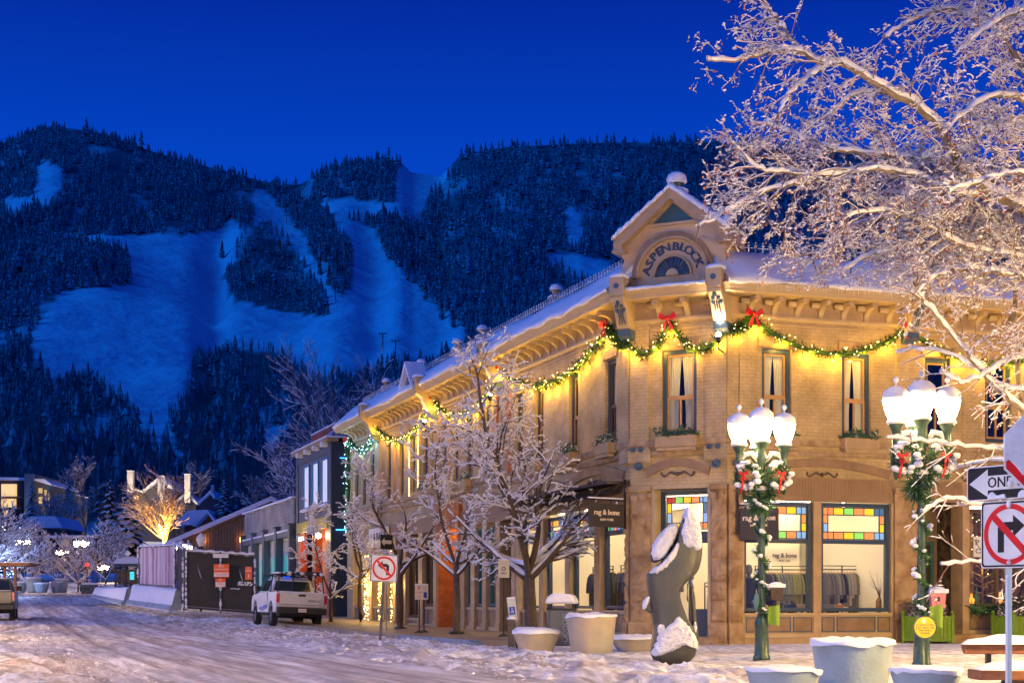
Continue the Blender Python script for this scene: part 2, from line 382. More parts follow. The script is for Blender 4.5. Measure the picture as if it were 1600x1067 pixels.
def sub(name, mask, m, label):
    f = F[mask]; u, inv = np.unique(f, return_inverse=True)
    o = np_mesh(name, V[u], inv.reshape(f.shape), m); ra = o.data.attributes.new('track', 'FLOAT', 'POINT'); ra.data.foreach_set('value', (rut_mask(V[u][:, 0], V[u][:, 1])[0] * (curb_c(V[u][:, 0], V[u][:, 1]) > 5)).astype(np.float32)); tag(o, label, None, kind='structure'); return o
sub('road', road, GROAD, 'packed grey snow on the street with wheel tracks')
sub('ground', ~road & ~plaza, GSNOW, 'trodden snow beside the street')
sub('plaza', plaza, GCORN, 'smooth snow on the street corner before the building')

# broken lumps thrown up by the plough
_n = 6500; _g = np.random.default_rng(3); _y = 17 * (80 / 17) ** _g.random(_n); _c = np.where(_g.random(_n) < .72, 4.7 + 4.6 * _g.random(_n) ** 1.3, 13.6 + 9 * _g.random(_n))
_x = A[0] + (_c - (_y - A[1]) * N1[1]) / N1[0]; _k = (fbm(_x * .5, _y * .3, 3) > -.12); _x, _y = _x[_k], _y[_k]; _z = ground_h(_x, _y); _n = len(_x)
_o = np.array([(1, 0, 0), (-1, .1, 0), (0, 1, 0), (.1, -1, 0), (0, 0, .8), (0, 0, -.6)]); _f = np.array([(0, 2, 4), (2, 1, 4), (1, 3, 4), (3, 0, 4), (2, 0, 5), (1, 2, 5), (3, 1, 5), (0, 3, 5)])
_W = (_o[None] + _g.normal(0, .25, (_n, 6, 3))) * (.012 + .06 * _g.random((_n, 1, 1)) ** 4.0) * np.array([1.3, 1.3, .8]) + np.stack([_x, _y, _z], -1)[:, None, :]
tag(np_mesh('snow_lumps', _W.reshape(-1, 3), (_f[None] + (np.arange(_n) * 6)[:, None, None]).reshape(-1, 3), SNOWF), 'broken lumps of snow scattered along the street edges', 'snow', kind='stuff')

# pavement along the long facade: swept clear, with kerb
PAVE = mat('wet_brick_paving', (.17, .115, .08), .55, var=(1.4, (.27, .2, .15), 1.4), bump=(18, .3))
KERB = mat('kerb_stone', (.16, .12, .09), .8, var=(5, (.3, .26, .22), 1.3))
KBLUE = mat('blue_kerb_paint', (.02, .12, .30), .6, var=(6, (.2, .22, .25), 1.2))
mb = MB(LF)
for i in range(36):
    a, b = -1.5 + i, -.5 + i
    h0 = .12 - (.2 if a < -1 else 0) + tz(0, A[1] + a * .947); h1 = .12 + tz(0, A[1] + b * .947)
    mb.add([(a, -.3, h0), (b, -.3, h1), (b, 4.35, h1), (a, 4.35, h0)], [(0, 1, 2, 3)])
tag(mb.build('pavement', PAVE), 'swept wet brown pavement along the shopfronts', None, kind='structure')
def kerb(name, a0, a1, m, label):
    mb = MB(LF); n = max(1, int(a1 - a0))
    for i in range(n):
        a = a0 + (a1 - a0) * i / n; b = a0 + (a1 - a0) * (i + 1) / n
        h0 = .125 - (.2 if a < -1.2 else 0) + tz(0, A[1] + a * .947); h1 = .125 + tz(0, A[1] + b * .947)
        mb.add([(a, 4.35, h0), (b, 4.35, h1), (b, 4.6, h1), (a, 4.6, h0), (b, 4.62, h1 - .2), (a, 4.62, h0 - .2)], [(0, 1, 2, 3), (3, 2, 4, 5)])
    tag(mb.build(name, m), label, None, kind='structure')
kerb('kerb', 6.5, 34.5, KERB, 'dark stone kerb of the pavement')
kerb('kerb', -1.5, 6.5, KBLUE, 'blue painted kerb of the parking bay')

# ================================================================ mountain
RID = np.array([(-900, 330), (-500, 250), (-200, 215), (0, 226), (30, 212), (80, 197), (130, 204), (165, 210), (240, 238), (330, 262), (400, 281), (440, 290), (470, 288), (520, 258), (600, 246), (628, 254), (642, 270),
                (688, 276), (702, 262), (722, 240), (800, 229), (950, 223), (1100, 222), (1300, 235), (1600, 262), (2200, 330), (3000, 300)], float)
yk = np.array([185, 250, 350, 500, 700, 1000, 1400, 1900]); uk = np.array([0, .075, .16, .26, .38, .54, .76, 1.0])
Yg = np.concatenate([185 * (1900 / 185) ** np.linspace(0, 1, 230), np.linspace(1930, 3000, 12)])
kx = np.linspace(-1700, 3300, 520)                  # bearing, in pixels of the photo's focal length
KX, YG = np.meshgrid(kx, Yg); rid = np.interp(KX, RID[:, 0], RID[:, 1])
z185 = tz(0, 185) - .4; py0 = HY - (z185 - CH) / 185 * FP
U = np.interp(YG, yk, uk); PYG = py0 + (rid - py0) * U
XG = (KX - 800) / FP * YG
ZG = CH + (HY - PYG) / FP * YG
amp = sm01(200, 600, YG) * (1 - sm01(1500, 1880, YG))
ZG = ZG + amp * (28 * fbm(XG / 240, YG / 380, 3) + 9 * fbm(XG / 60, YG / 90, 4)) * YG / 1000
gul = lambda cx, w_: np.exp(-((KX - cx) / w_) ** 2)
ZG = ZG - amp * YG / 1000 * (10 * gul(330 + (YG - 1000) * .02, 26) * sm01(700, 900, YG) + 9 * gul(585, 30))
ZG = np.where(YG > 1900, ZG[229][None, :] - (YG - 1900) * .35, ZG)
HPY = HY - (ZG - CH) / YG * FP
V = np.stack([XG, YG, ZG], -1).reshape(-1, 3); nu = len(kx); ny = len(Yg)
I, J = np.meshgrid(np.arange(ny - 1), np.arange(nu - 1), indexing='ij')
F = np.stack([I * nu + J, I * nu + J + 1, (I + 1) * nu + J + 1, (I + 1) * nu + J], -1).reshape(-1, 4)
HSNOW = mat('hill_snow', (.78, .82, .88), .8, bump=(.06, .9, 5))
tag(np_mesh('hills', V, F, HSNOW), 'snow covered ski mountain behind the town', None, kind='structure')
WOODED = None
def hill_at(px, py):
    """the point of the slope met in the given direction -> x, y, z"""
    j = (px - kx[0]) / (kx[1] - kx[0]); j0 = int(j); t = j - j0
    col = HPY[:230, j0] * (1 - t) + HPY[:230, j0 + 1] * t
    col = np.minimum.accumulate(col); Y = float(np.interp(-py, -col, Yg[:230]))
    i = min(int(np.searchsorted(Yg, Y)), 229); i0 = max(i - 1, 0); tt = (Y - Yg[i0]) / max(Yg[i] - Yg[i0], 1e-6)
    z = (ZG[i0, j0] * (1 - tt) + ZG[i, j0] * tt) * (1 - t) + (ZG[i0, j0 + 1] * (1 - tt) + ZG[i, j0 + 1] * tt) * t
    return (px - 800) / FP * Y, Y, float(z)
def inpoly(x, y, P):
    c = np.zeros(np.shape(x), bool); n = len(P); j = n - 1
    for i in range(n):
        xi, yi = P[i]; xj, yj = P[j]
        c ^= ((yi > y) != (yj > y)) & (x < (xj - xi) * (y - yi) / (yj - yi + 1e-9) + xi); j = i
    return c
RUNS = [[(0, 310), (50, 308), (62, 250), (90, 258), (103, 280), (85, 312), (65, 328), (10, 332)],
        [(60, 364), (130, 368), (240, 366), (338, 362), (356, 343), (374, 346), (368, 400), (350, 432), (368, 472), (450, 488), (518, 494), (560, 470), (720, 515), (735, 560), (560, 600), (480, 590), (470, 575),
         (420, 550), (365, 543), (310, 560), (292, 600), (285, 640), (262, 665), (300, 760), (240, 740), (215, 670), (200, 640), (150, 600), (60, 590), (46, 560), (50, 520), (75, 485), (95, 453), (205, 446), (198, 397), (130, 382)],
        [(392, 293), (422, 300), (442, 330), (478, 370), (485, 395), (520, 450), (548, 480), (516, 496), (500, 450), (462, 400), (450, 375), (425, 345), (395, 352), (398, 320)],
        [(505, 308), (615, 318), (620, 262), (632, 252), (652, 258), (712, 264), (690, 290), (665, 318), (655, 352), (612, 338), (565, 345), (592, 366), (603, 402), (640, 430), (668, 462), (725, 512), (735, 550), (515, 565), (525, 490), (548, 450),
         (550, 400), (545, 382), (528, 368), (520, 345), (500, 325)],
        [(845, 395), (880, 392), (950, 408), (980, 440), (900, 448), (870, 425)], [(880, 330), (895, 320), (912, 360), (905, 395), (888, 390)],
        [(75, 676), (240, 690), (300, 715), (200, 705), (80, 700)], [(405, 670), (450, 662), (455, 700), (420, 730), (408, 700)]]
def is_run(px, py):
    wx = px + 5 * fbm(px / 14, py / 14, 2); wy = py + 4 * fbm(px / 12 + 9, py / 12, 2); c = np.zeros(np.shape(px), bool)
    for P in RUNS: c |= inpoly(wx, wy, P)
    return c
# the forest floor is dark brush showing through thin snow: a vertex mask of where the woods stand
_hp = KX; _mask = (~is_run(KX, HPY)).astype(float) * sm01(240, 330, YG)
_mask = _mask * (1 - .55 * sm01(.02, .3, fbm(KX / 34, HPY / 26, 3) * -1))
hm = bpy.data.objects['hills'].data; at = hm.attributes.new('brush', 'FLOAT', 'POINT'); at.data.foreach_set('value', _mask.ravel().astype(np.float32))
_n = HSNOW.node_tree.nodes; _l = HSNOW.node_tree.links; _a = _n.new('ShaderNodeAttribute'); _a.attribute_name = 'brush'; _x = _n.new('ShaderNodeMix'); _x.data_type = 'RGBA'
_t = _n.new('ShaderNodeTexCoord'); _no = _n.new('ShaderNodeTexNoise'); _no.inputs['Scale'].default_value = .02; _no.inputs['Detail'].default_value = 7; _l.new(_t.outputs['Object'], _no.inputs['Vector'])
_s = _n.new('ShaderNodeMix'); _s.data_type = 'RGBA'; _s.inputs[6].default_value = (.62, .66, .74, 1); _s.inputs[7].default_value = (.82, .85, .92, 1); _l.new(_no.outputs[0], _s.inputs[0])
_x.inputs[7].default_value = (.11, .13, .16, 1); _l.new(_s.outputs[2], _x.inputs[6]); _l.new(_a.outputs['Fac'], _x.inputs[0]); _l.new(_x.outputs[2], _n['Principled BSDF'].inputs['Base Color'])
def conifer_geo(h, wd, tiers, seg, seed):
    r_ = np.random.default_rng(seed); V = []; F = []
    for t in range(tiers):
        z0 = h * (.10 + .84 * t / tiers); z1 = h * (.10 + .84 * (t + 1.7) / tiers) if t < tiers - 1 else h
        rr = wd * (1 - t / tiers) ** .85 * .5; k = len(V); ph = r_.random() * 6
        for i in range(seg):
            a = 2 * math.pi * i / seg + ph; q = rr * (1 if i % 2 else .55) * (.8 + .4 * r_.random())
            V.append((q * math.cos(a), q * math.sin(a), z0 + h * .03 * (r_.random() - (.9 if i % 2 else 0))))
        V.append((0, 0, min(z1, h)))
        for i in range(seg): F.append((k + i, k + (i + 1) % seg, k + seg))
    k = len(V); rt = h * .018
    V += [(rt, 0, 0), (-rt / 2, rt, 0), (-rt / 2, -rt, 0), (0, 0, h * .5)]; F += [(k, k + 1, k + 3), (k + 1, k + 2, k + 3), (k + 2, k, k + 3)]
    return np.array(V), np.array(F)
def bare_geo(h, seed):
    r_ = np.random.default_rng(seed); V = []; F = []
    for i in range(26):
        z = h * (.15 + .5 * r_.random()) if i else 0; a = r_.random() * 6.3; L = h * (.28 + .25 * r_.random()) if i else h
        sp = .34 if i else 0.02; d = np.array([math.cos(a) * sp, math.sin(a) * sp, 1]); d /= np.linalg.norm(d)
        w0 = h * (.006 if i else .014); p = np.array([0, 0, z]); k = len(V)
        b = np.array([math.cos(a + 1.5), math.sin(a + 1.5), 0])
        V += [p - b * w0, p + b * w0, p + d * L]; F.append((k, k + 1, k + 2))
    return np.array(V), np.array(F)
def scatter_mesh(name, geos, P, S, ROT, kind, m):
    Vs = []; Fs = []; o = 0
    for g, (gv, gf) in enumerate(geos):
        idx = np.where(kind == g)[0]
        if not len(idx): continue
        c, s_ = np.cos(ROT[idx]), np.sin(ROT[idx])
        x = gv[None, :, 0] * c[:, None] - gv[None, :, 1] * s_[:, None]; y = gv[None, :, 0] * s_[:, None] + gv[None, :, 1] * c[:, None]
        W = np.stack([x, y, np.broadcast_to(gv[None, :, 2], x.shape)], -1) * S[idx][:, None, None] + P[idx][:, None, :]
        Vs.append(W.reshape(-1, 3)); Fs.append((gf[None] + (np.arange(len(idx)) * len(gv))[:, None, None] + o).reshape(-1, gf.shape[1])); o += len(idx) * len(gv)
    return np_mesh(name, np.concatenate(Vs), np.concatenate(Fs), m, smooth=False)
CONIF = topsnow_mat('conifer_needles', (.030, .045, .05), snow=(.56, .64, .76), lo=-.02, hi=.85, nscale=.5)
CONIN = topsnow_mat('snowy_conifer_needles', (.028, .042, .042), snow=(.62, .66, .74), lo=.25, hi=.8, nscale=2)
BAREF = mat('far_bare_wood', (.12, .12, .14), .9)
cg = [conifer_geo(1, .46, 5, 7, i) for i in range(4)] + [conifer_geo(1, .36, 6, 7, 9)]
def forest(name, label, n, x0, x1, y0, y1, hmin, hmax, geos, m, cond=None, seed=1):
    r_ = np.random.default_rng(seed); px = r_.uniform(x0, x1, n); py = r_.uniform(y0, y1, n)
    rl = np.interp(px, RID[:, 0], RID[:, 1]); ok = (py > rl + 2) & ~is_run(px, py)
    if cond is not None: ok &= cond(px, py)
    px, py = px[ok], py[ok]; P = np.array([hill_at(a, b) for a, b in zip(px, py)])
    P[:, 2] -= .4; hmin, hmax = hmin * .85, hmax * .85
    S = r_.uniform(hmin, hmax, len(P)) * np.exp(r_.normal(0, .24, len(P))); k = r_.integers(0, len(geos), len(P))
    return tag(scatter_mesh(name, geos, P, S, r_.uniform(0, 6.3, len(P)), k, m), label, 'forest', kind='stuff')
isl = [(375, 345), (430, 345), (455, 380), (465, 410), (500, 450), (515, 492), (450, 487), (370, 470), (352, 430), (365, 400), (370, 370)]
sparse = lambda a, b: fbm(a / 30, b / 22, 3) > -.25
LEFTTOP = lambda a, b: sparse(a, b) & ~inpoly(a, b, isl) & ~inpoly(a, b, [(130, 224), (190, 234), (232, 254), (190, 260), (130, 242)])
forest('conifer_forest', 'dark conifer forest covering the upper left ridge', 15000, -40, 640, 185, 460, 9, 14, cg, CONIF, LEFTTOP, 1)
forest('conifer_forest', 'dense snowy conifer forest on the right flank of the mountain', 20000, 560, 1700, 205, 620, 10, 16, cg, CONIF, lambda a, b: fbm(a / 26, b / 20, 3) > -.33, 2)
forest('island_wood', 'mixed wood standing between two ski runs', 650, 350, 520, 345, 495, 6, 12, cg + [bare_geo(1, 1), bare_geo(1, 2), bare_geo(1, 3)], CONIF, lambda a, b: inpoly(a, b, isl), 3)
bg_ = [bare_geo(1, 10 + i) for i in range(4)]
low = lambda a, b: (b > 440 + 0 * a) & (fbm(a / 34, b / 26, 3) > -.3)
forest('conifer_forest', 'dark conifers on the lower left slope', 5200, -40, 560, 440, 800, 8, 13, cg, CONIF, lambda a, b: low(a, b) & ((fbm(a / 50 + 3, b / 40, 3) > -.02) | ((a < 100) & (b < 660))), 4)
forest('bare_woodland', 'bare aspen woodland on the lower slope', 9000, -60, 900, 540, 815, 8, 12, bg_, BAREF, lambda a, b: fbm(a / 34, b / 26, 3) > -.42, 5)
# conifers that stand out singly on the runs
g0 = conifer_geo(1, .40, 9, 12, 40)
cm = np_mesh('crown', g0[0], g0[1], CONIN, smooth=False); cmesh = cm.data; bpy.data.objects.remove(cm)
def lone(px, py, h, label, group='conifers standing singly by the ski runs'):
    x, y, z = hill_at(px, py); o = bpy.data.objects.new('conifer_tree', cmesh); COL.objects.link(o)
    o.location = (x, y, z - .3); o.scale = (h, h, h); o.rotation_euler[2] = rnd.random() * 6; tag(o, label, 'tree', group); return o
lone(347, 404, 19, 'lone dark conifer on the open snow left of the wooded island')
ORD = ['leftmost', 'second from left', 'third from left', 'fourth from left', 'fifth from left', 'sixth from left', 'seventh from left', 'eighth from left', 'ninth from left']
def lone_row(trees, where, group='conifers standing singly by the ski runs', k=1.0):
    for i, (a, b, h) in enumerate(sorted(trees)): lone(a, b, h * k, '%s dark conifer %s' % (ORD[i] if i < len(trees) - 1 or len(trees) == 1 else 'rightmost', where), group)
lone_row([(437, 402, 20), (421, 398, 15), (444, 420, 17), (376, 440, 20), (384, 410, 15)], 'rising out of the wooded island')
lone_row([(484, 470, 13), (497, 488, 13), (512, 492, 12)], 'at the lower tip of the wooded island')
lone_row([(505, 370, 17), (520, 372, 18), (500, 430, 18), (508, 410, 18), (514, 448, 21), (535, 452, 24), (525, 430, 19), (541, 425, 22)], 'in the belt between the two ski runs')
lone_row([(560, 345, 14), (553, 345, 13), (573, 344, 11), (546, 342, 10), (585, 346, 10)], 'in the small clump on the upper snowfield')
lone_row([(604, 352, 15), (596, 348, 13), (599, 372, 14), (606, 402, 16), (625, 414, 16)], 'at the upper right edge of the main ski run')
lone_row([(637, 438, 16), (648, 442, 16), (665, 470, 17), (690, 500, 17), (708, 512, 16)], 'at the lower right edge of the main ski run')
G2 = 'conifers in the wood above the town'
lone_row([(195, 676, 11), (205, 678, 12), (222, 725, 13), (240, 700, 12), (236, 662, 9), (262, 720, 12)], 'in the narrow snowy gully low on the slope', G2, .8)
lone_row([(283, 640, 11), (308, 700, 13), (372, 610, 14), (362, 640, 13)], 'in the left part of the dark lower wood', G2, .8)
lone_row([(425, 590, 15), (418, 600, 14), (435, 598, 13), (455, 600, 12)], 'on top of the dark lower wood', G2, .8)
lone_row([(40, 640, 13), (36, 652, 12)], 'low at the left edge of the mountain', G2, .8)
# chairlift pylons
PYL = mat('pylon_steel', (.05, .055, .06), .6)
for i, (a, b, h) in enumerate([(598, 545, 11), (618, 558, 11), (524, 470, 11), (497, 420, 10), (431, 322, 9), (448, 350, 9)]):
    x, y, z = hill_at(a, b); mb = MB()
    mb.tube([(0, 0, -1), (0, 0, h)], .38, 6); mb.box(-2.6, 2.6, -.25, .25, h - .5, h); mb.box(-2.6, -1.9, -.5, .5, h - .9, h - .5); mb.box(1.9, 2.6, -.5, .5, h - .9, h - .5)
    o = mb.build('lift_pylon', PYL, world=False, loc=(0, 0, 0)); o.location = (x, y, z)
    tag(o, ['T-shaped chairlift pylon, the left one of the pair on the open snow', 'T-shaped chairlift pylon, the right one of the pair on the open snow', 'chairlift pylon at the lower end of the row of dark conifers', 'chairlift pylon beside the wooded island',
            'uppermost chairlift pylon on the narrow run', 'second chairlift pylon from the top of the narrow run'][i], 'lift pylon', 'chairlift pylons')
# ================================================================ the corner building
bld = thing('corner_building', 'two storey tan brick corner building with gable reading ASPEN BLOCK over its chamfered corner', 'building', (A[0], A[1], 0))
LEN1, LEN2 = 33.1, 17.0
PATH = [Vector(LF(LEN1, 0, 0)).to_2d(), Vector(A), Vector(B), Vector(RF(LEN2, 0, 0)).to_2d()]
PN = [Vector(N1), Vector(NC), Vector(N2)]
def sweep(prof, name, m, path=PATH, pn=PN, closed=True, sub=True, jag=0, seg=None, parent=None, smooth=False):
    """profile of (outward, z) pairs run along the three street fronts with mitred corners"""
    pts = []; 
    for i, p in enumerate(path):
        if i == 0: mit = pn[0].copy()
        elif i == len(path) - 1: mit = pn[-1].copy()
        else:
            a, b = pn[i - 1], pn[i]; s_ = a + b; mit = s_ / (1 + a.dot(b))
        pts.append((p, mit))
    if seg:                                        # subdivide the runs
        q = []
        for i in range(len(pts) - 1):
            n = max(1, int((pts[i + 1][0] - pts[i][0]).length / seg))
            for k in range(n):
                t = k / n; q.append((pts[i][0].lerp(pts[i + 1][0], t), pts[i][1] if k == 0 else pn[i]))
        q.append(pts[-1]); pts = q
    mb = MB(); n = len(prof); dist = 0; P = []; UVs = []
    for i, (p, mt) in enumerate(pts):
        if i: dist += (p - pts[i - 1][0]).length
        for k, (d, z) in enumerate(prof):
            jd = jag * (float(vnoise(dist * 1.1 + 5, k * .37)) * 1.2 + float(vnoise(dist * 5, k))*.5) if jag else 0
            q = p + mt * (d + jd * .8); P.append((q.x, q.y, z + jd)); UVs.append((dist, z + d))
    Fc = []
    m_ = n if closed else n - 1
    for i in range(len(pts) - 1):
        for k in range(m_):
            k2 = (k + 1) % n; Fc.append((i * n + k, i * n + k2, (i + 1) * n + k2, (i + 1) * n + k))
    if closed: Fc.append(tuple(range(n))); Fc.append(tuple(range((len(pts) - 1) * n, len(pts) * n))[::-1])
    mb.add(P, Fc, smooth, UVs)
    return mb.build(name, m, parent or bld, world=True)

def wall(fr, s0, s1, z0, z1, holes, name='wall', m=TAN, t=.28, d=0):
    ss = sorted({s0, s1, *[h[0] for h in holes], *[h[1] for h in holes]}); zs = sorted({z0, z1, *[h[2] for h in holes], *[h[3] for h in holes]})
    mb = MB(fr)
    for a, b in zip(ss, ss[1:]):
        for c, e in zip(zs, zs[1:]):
            ms, mz = (a + b) / 2, (c + e) / 2
            if any(h[0] < ms < h[1] and h[2] < mz < h[3] for h in holes): continue
            mb.quad((a, d, c), (b, d, c), (b, d, e), (a, d, e))
    for h in holes:
        a, b, c, e = h[:4]
        mb.quad((a, d, c), (a, d - t, c), (a, d - t, e), (a, d, e)); mb.quad((b, d, c), (b, d - t, c), (b, d - t, e), (b, d, e))
        mb.quad((a, d, e), (b, d, e), (b, d - t, e), (a, d - t, e)); mb.quad((a, d, c), (b, d, c), (b, d - t, c), (a, d - t, c))
    return mb.build(name, m, bld)

def frame_rect(mb, s0, s1, z0, z1, w_, d0, d1):
    mb.box(s0, s0 + w_, d0, d1, z0, z1); mb.box(s1 - w_, s1, d0, d1, z0, z1)
    mb.box(s0 + w_, s1 - w_, d0, d1, z0, z0 + w_); mb.box(s0 + w_, s1 - w_, d0, d1, z1 - w_, z1)

def sash_window(fr, s0, s1, z0, z1, curtains=True, wood=True, box=False, shutters=False, d=0, lbl=None):
    mb = MB(fr); frame_rect(mb, s0, s1, z0, z1, .11, d - .20, d - .09)
    f = mb.build('window', NAVY, bld)
    if lbl: f['label'] = lbl
    zm = z0 + (z1 - z0) * .44; mb = MB(fr); W = .055
    frame_rect(mb, s0 + .11, s1 - .11, zm, z1 - .11, W, d - .19, d - .14)
    frame_rect(mb, s0 + .11, s1 - .11, z0 + .11, zm - .002, W, d - .17, d - .12)
    mb.box((s0 + s1) / 2 - .025, (s0 + s1) / 2 + .025, d - .168, d - .122, z0 + .165, zm - .057)
    mb.build('sash', WOODF if wood else BROWND, f)
    mb = MB(fr); mb.quad((s0 + .11, d - .155, z0 + .11), (s1 - .11, d - .155, z0 + .11), (s1 - .11, d - .155, z1 - .11), (s0 + .11, d - .155, z1 - .11))
    mb.build('pane', GLASS if curtains else GLASSD, f)
    mb = MB(fr); mb.quad((s0 - .1, d - .75, z0 - .1), (s1 + .1, d - .75, z0 - .1), (s1 + .1, d - .75, z1 + .1), (s0 - .1, d - .75, z1 + .1))
    for q in (s0 - .02, s1 + .02): mb.quad((q, d - .28, z0 - .1), (q, d - .75, z0 - .1), (q, d - .75, z1 + .1), (q, d - .28, z1 + .1))
    mb.quad((s0, d - .28, z0), (s1, d - .28, z0), (s1, d - .75, z0), (s0, d - .75, z0)); mb.quad((s0, d - .28, z1), (s1, d - .28, z1), (s1, d - .75, z1), (s0, d - .75, z1))
    mb.build('room', DARK, f)
    if curtains:                                  # gathered drapes parting downwards
        mb = MB(fr); mid = (s0 + s1) / 2; zt, zb = z1 - .13, z0 + .13
        for sg in (0, 1):
            P = []; n, mrows = 22, 12
            for j in range(mrows + 1):
                v = j / mrows; z = zt + (zb - zt) * v
                inner = (.5 - .14 * min(1, v * 1.3) ** .7)
                for i in range(n + 1):
                    u = i / n; x = (s0 + .13) + (mid - .0 - s0 - .13) * u * (inner + .5 if v < .02 else (inner * 2)) if sg == 0 else (s1 - .13) - (s1 - .13 - mid) * u * (inner + .5 if v < .02 else (inner * 2))
                    P.append((x, d - .24 + .018 * math.sin(u * 34 + v), z))
            Fc = [(j * (n + 1) + i, j * (n + 1) + i + 1, (j + 1) * (n + 1) + i + 1, (j + 1) * (n + 1) + i) for j in range(mrows) for i in range(n)]
            mb.add(P, Fc, True)
        mb.build('curtain', CURT, f)
    if shutters:
        mb = MB(fr)
        for i in range(16): z = zm + .02 + i * (z1 - .13 - zm - .02) / 16; mb.box(s0 + .17, s1 - .17, d - .27, d - .215, z, z + .035)
        mb.build('shutter', TRIM, f)
    mb = MB(fr); c = (s0 + s1) / 2
    mb.prism([(s0 - .12, z1 + .02), (s1 + .12, z1 + .02), (s1 + .12, z1 + .30), (s0 - .12, z1 + .30)], -.02, .05)
    mb.build('lintel', SILLST, bld, bevel=.01)
    if box:
        mb = MB(fr); mb.box(s0 - .08, s1 + .08, d + .02, d + .30, z0 - .34, z0 - .06); mb.box(s0 - .05, s1 + .05, d + .04, d + .27, z0 - .44, z0 - .342)
        pb = mb.build('window_box', TRIM, bld, bevel=.01)
        mb = MB(fr)
        for i in range(260):
            a = s0 - .1 + (s1 - s0 + .2) * rnd.random(); q = rnd.random(); z = z0 - .1 + .2 * rnd.random() * (1 + .6 * math.sin(a * 9)); dd = .02 + .3 * q
            L = .09 + .08 * rnd.random(); an = rnd.random() * 6.3; up = rnd.random() * .9 - .1
            p = (a, dd, z); q2 = (a + L * math.cos(an), dd + .5 * L * math.sin(an), z + L * up); mb.add([(p[0], p[1], p[2] - .02), (p[0] + .02, p[1] + .02, p[2] + .02), q2], [(0, 1, 2)])
        mb.build('evergreen_sprigs', GREENS, pb)
    return f

def corbel(fr, s, name='corbel', z1=8.88, h=.40, d=.5, w_=.15):
    pr = [(0, z1), (d, z1), (d, z1 - .13)]
    for i in range(7):
        a = i / 6 * math.pi / 2; pr.append((d - .08 - (d - .16) * math.sin(a), z1 - .13 - (h - .13) * (1 - math.cos(a))))
    pr += [(.08, z1 - h - .02), (0, z1 - h - .02)]
    mb = MB(fr); mb.prism(pr, s - w_ / 2, s + w_ / 2, 's')
    return mb.build(name, CREAM, bld, bevel=.012)

# --- long facade (left of the corner), upper wall
LW = [(.95, .80), (3.78, .74), (6.7, .74), (8.6, .7), (11.9, .7), (13.9, .7), (15.6, .62), (17.0, .62), (19.6, .7), (21.4, .7), (23.2, .7), (25.3, .7), (28.2, .7), (29.7, .7), (31.2, .7)]
holes = [(s, s + w_, 5.42, 7.66) for s, w_ in LW]
wall(LF, 0, LEN1, 4.3, 8.36, holes)
for i, (s, w_) in enumerate(LW):
    sash_window(LF, s, s + w_, 5.42, 7.66, curtains=i in (0,), wood=(i > 0), box=(i in (0, 1, 2, 5, 8)), shutters=(i in (1, 2)), lbl='dark blue framed sash window nearest the corner' if i == 0 else None)
# --- chamfer and right front upper walls
wall(CF, 0, 2.67, 4.1, 8.36, [(.88, 1.84, 5.42, 7.62)])
sash_window(CF, .88, 1.84, 5.42, 7.62, box=True, lbl='curtained sash window over the corner entrance')
RW = [(.98, .86, True, True), (3.33, .86, True, True), (5.86, .80, False, False), (7.75, .86, False, False), (10.2, .86, False, False), (12.6, .86, False, False)]
wall(RF, 0, LEN2, 4.1, 8.36, [(s, s + w_, 5.42, 7.62) for s, w_, _, _ in RW])
for s, w_, cu, bx in RW: sash_window(RF, s, s + w_, 5.42, 7.62, curtains=cu, wood=True, box=bx)
# pilasters of brick
def pilaster(fr, a, b, z0=5.05, z1=8.35, d=.06, m=TAN):
    mb = MB(fr); mb.box(a, b, .0, d, z0, z1); mb.box(a - .05, b + .05, d + .002, d + .05, z0 - .32, z0 + .02); return mb.build('pilaster', m, bld)
pilaster(CF, .02, .55); pilaster(CF, 2.12, 2.65); pilaster(RF, .32, .80); pilaster(RF, 4.95, 5.55); pilaster(RF, 7.0, 7.3); pilaster(RF, 9.2, 9.8); pilaster(LF, .03, .45)
for s in (10.1, 18.1, 26.9, 32.4): pilaster(LF, s, s + .5)
for s in (9.75, 11.0, 12.95, 16.5, 18.9, 20.55, 24.5): 
    mb = MB(LF); mb.box(s, s + .28, 0, .10, 5.2, 7.9); mb.build_each('pilaster', mat('red_lit_trim', (.42, .16, .07), .6) if s in (9.75, 11.0) else TRIM, bld)  # two pilasters coloured orange in place of the red light on them
# stepped brick relief over the chamfer window
mb = MB(CF); mb.box(.56, .80, .0, .045, 7.95, 8.12); mb.box(1.9, 2.11, 0, .045, 7.95, 8.12); mb.box(.56, 2.11, 0, .045, 8.13, 8.21); mb.build('stepped_brickwork', TAN, bld)
# --- continuous courses
sweep([(-.02, 4.86), (.07, 4.86), (.10, 4.93), (.10, 5.0), (-.02, 5.0)], 'stone_course', SILLST)
sweep([(-.02, 5.12), (.05, 5.12), (.09, 5.18), (.09, 5.28), (-.02, 5.28)], 'stone_course', SILLST)
sweep([(-.02, 8.34), (.06, 8.34), (.10, 8.39), (.10, 8.45), (-.02, 8.45)], 'frieze_moulding', CREAM)
sweep([(-.02, 8.22), (.035, 8.22), (.035, 8.26), (-.02, 8.26)], 'frieze_moulding', CREAM)
sweep([(-.03, 8.45), (.03, 8.45), (.03, 8.89), (-.03, 8.89)], 'frieze', TRIM)
# soffit, cornice and gutter
sweep([(-.03, 8.88), (.62, 8.88), (.66, 8.91), (.68, 8.97), (.70, 8.99), (.72, 9.03), (.78, 9.11), (.60, 9.13), (-.03, 9.13)], 'cornice', CREAM)
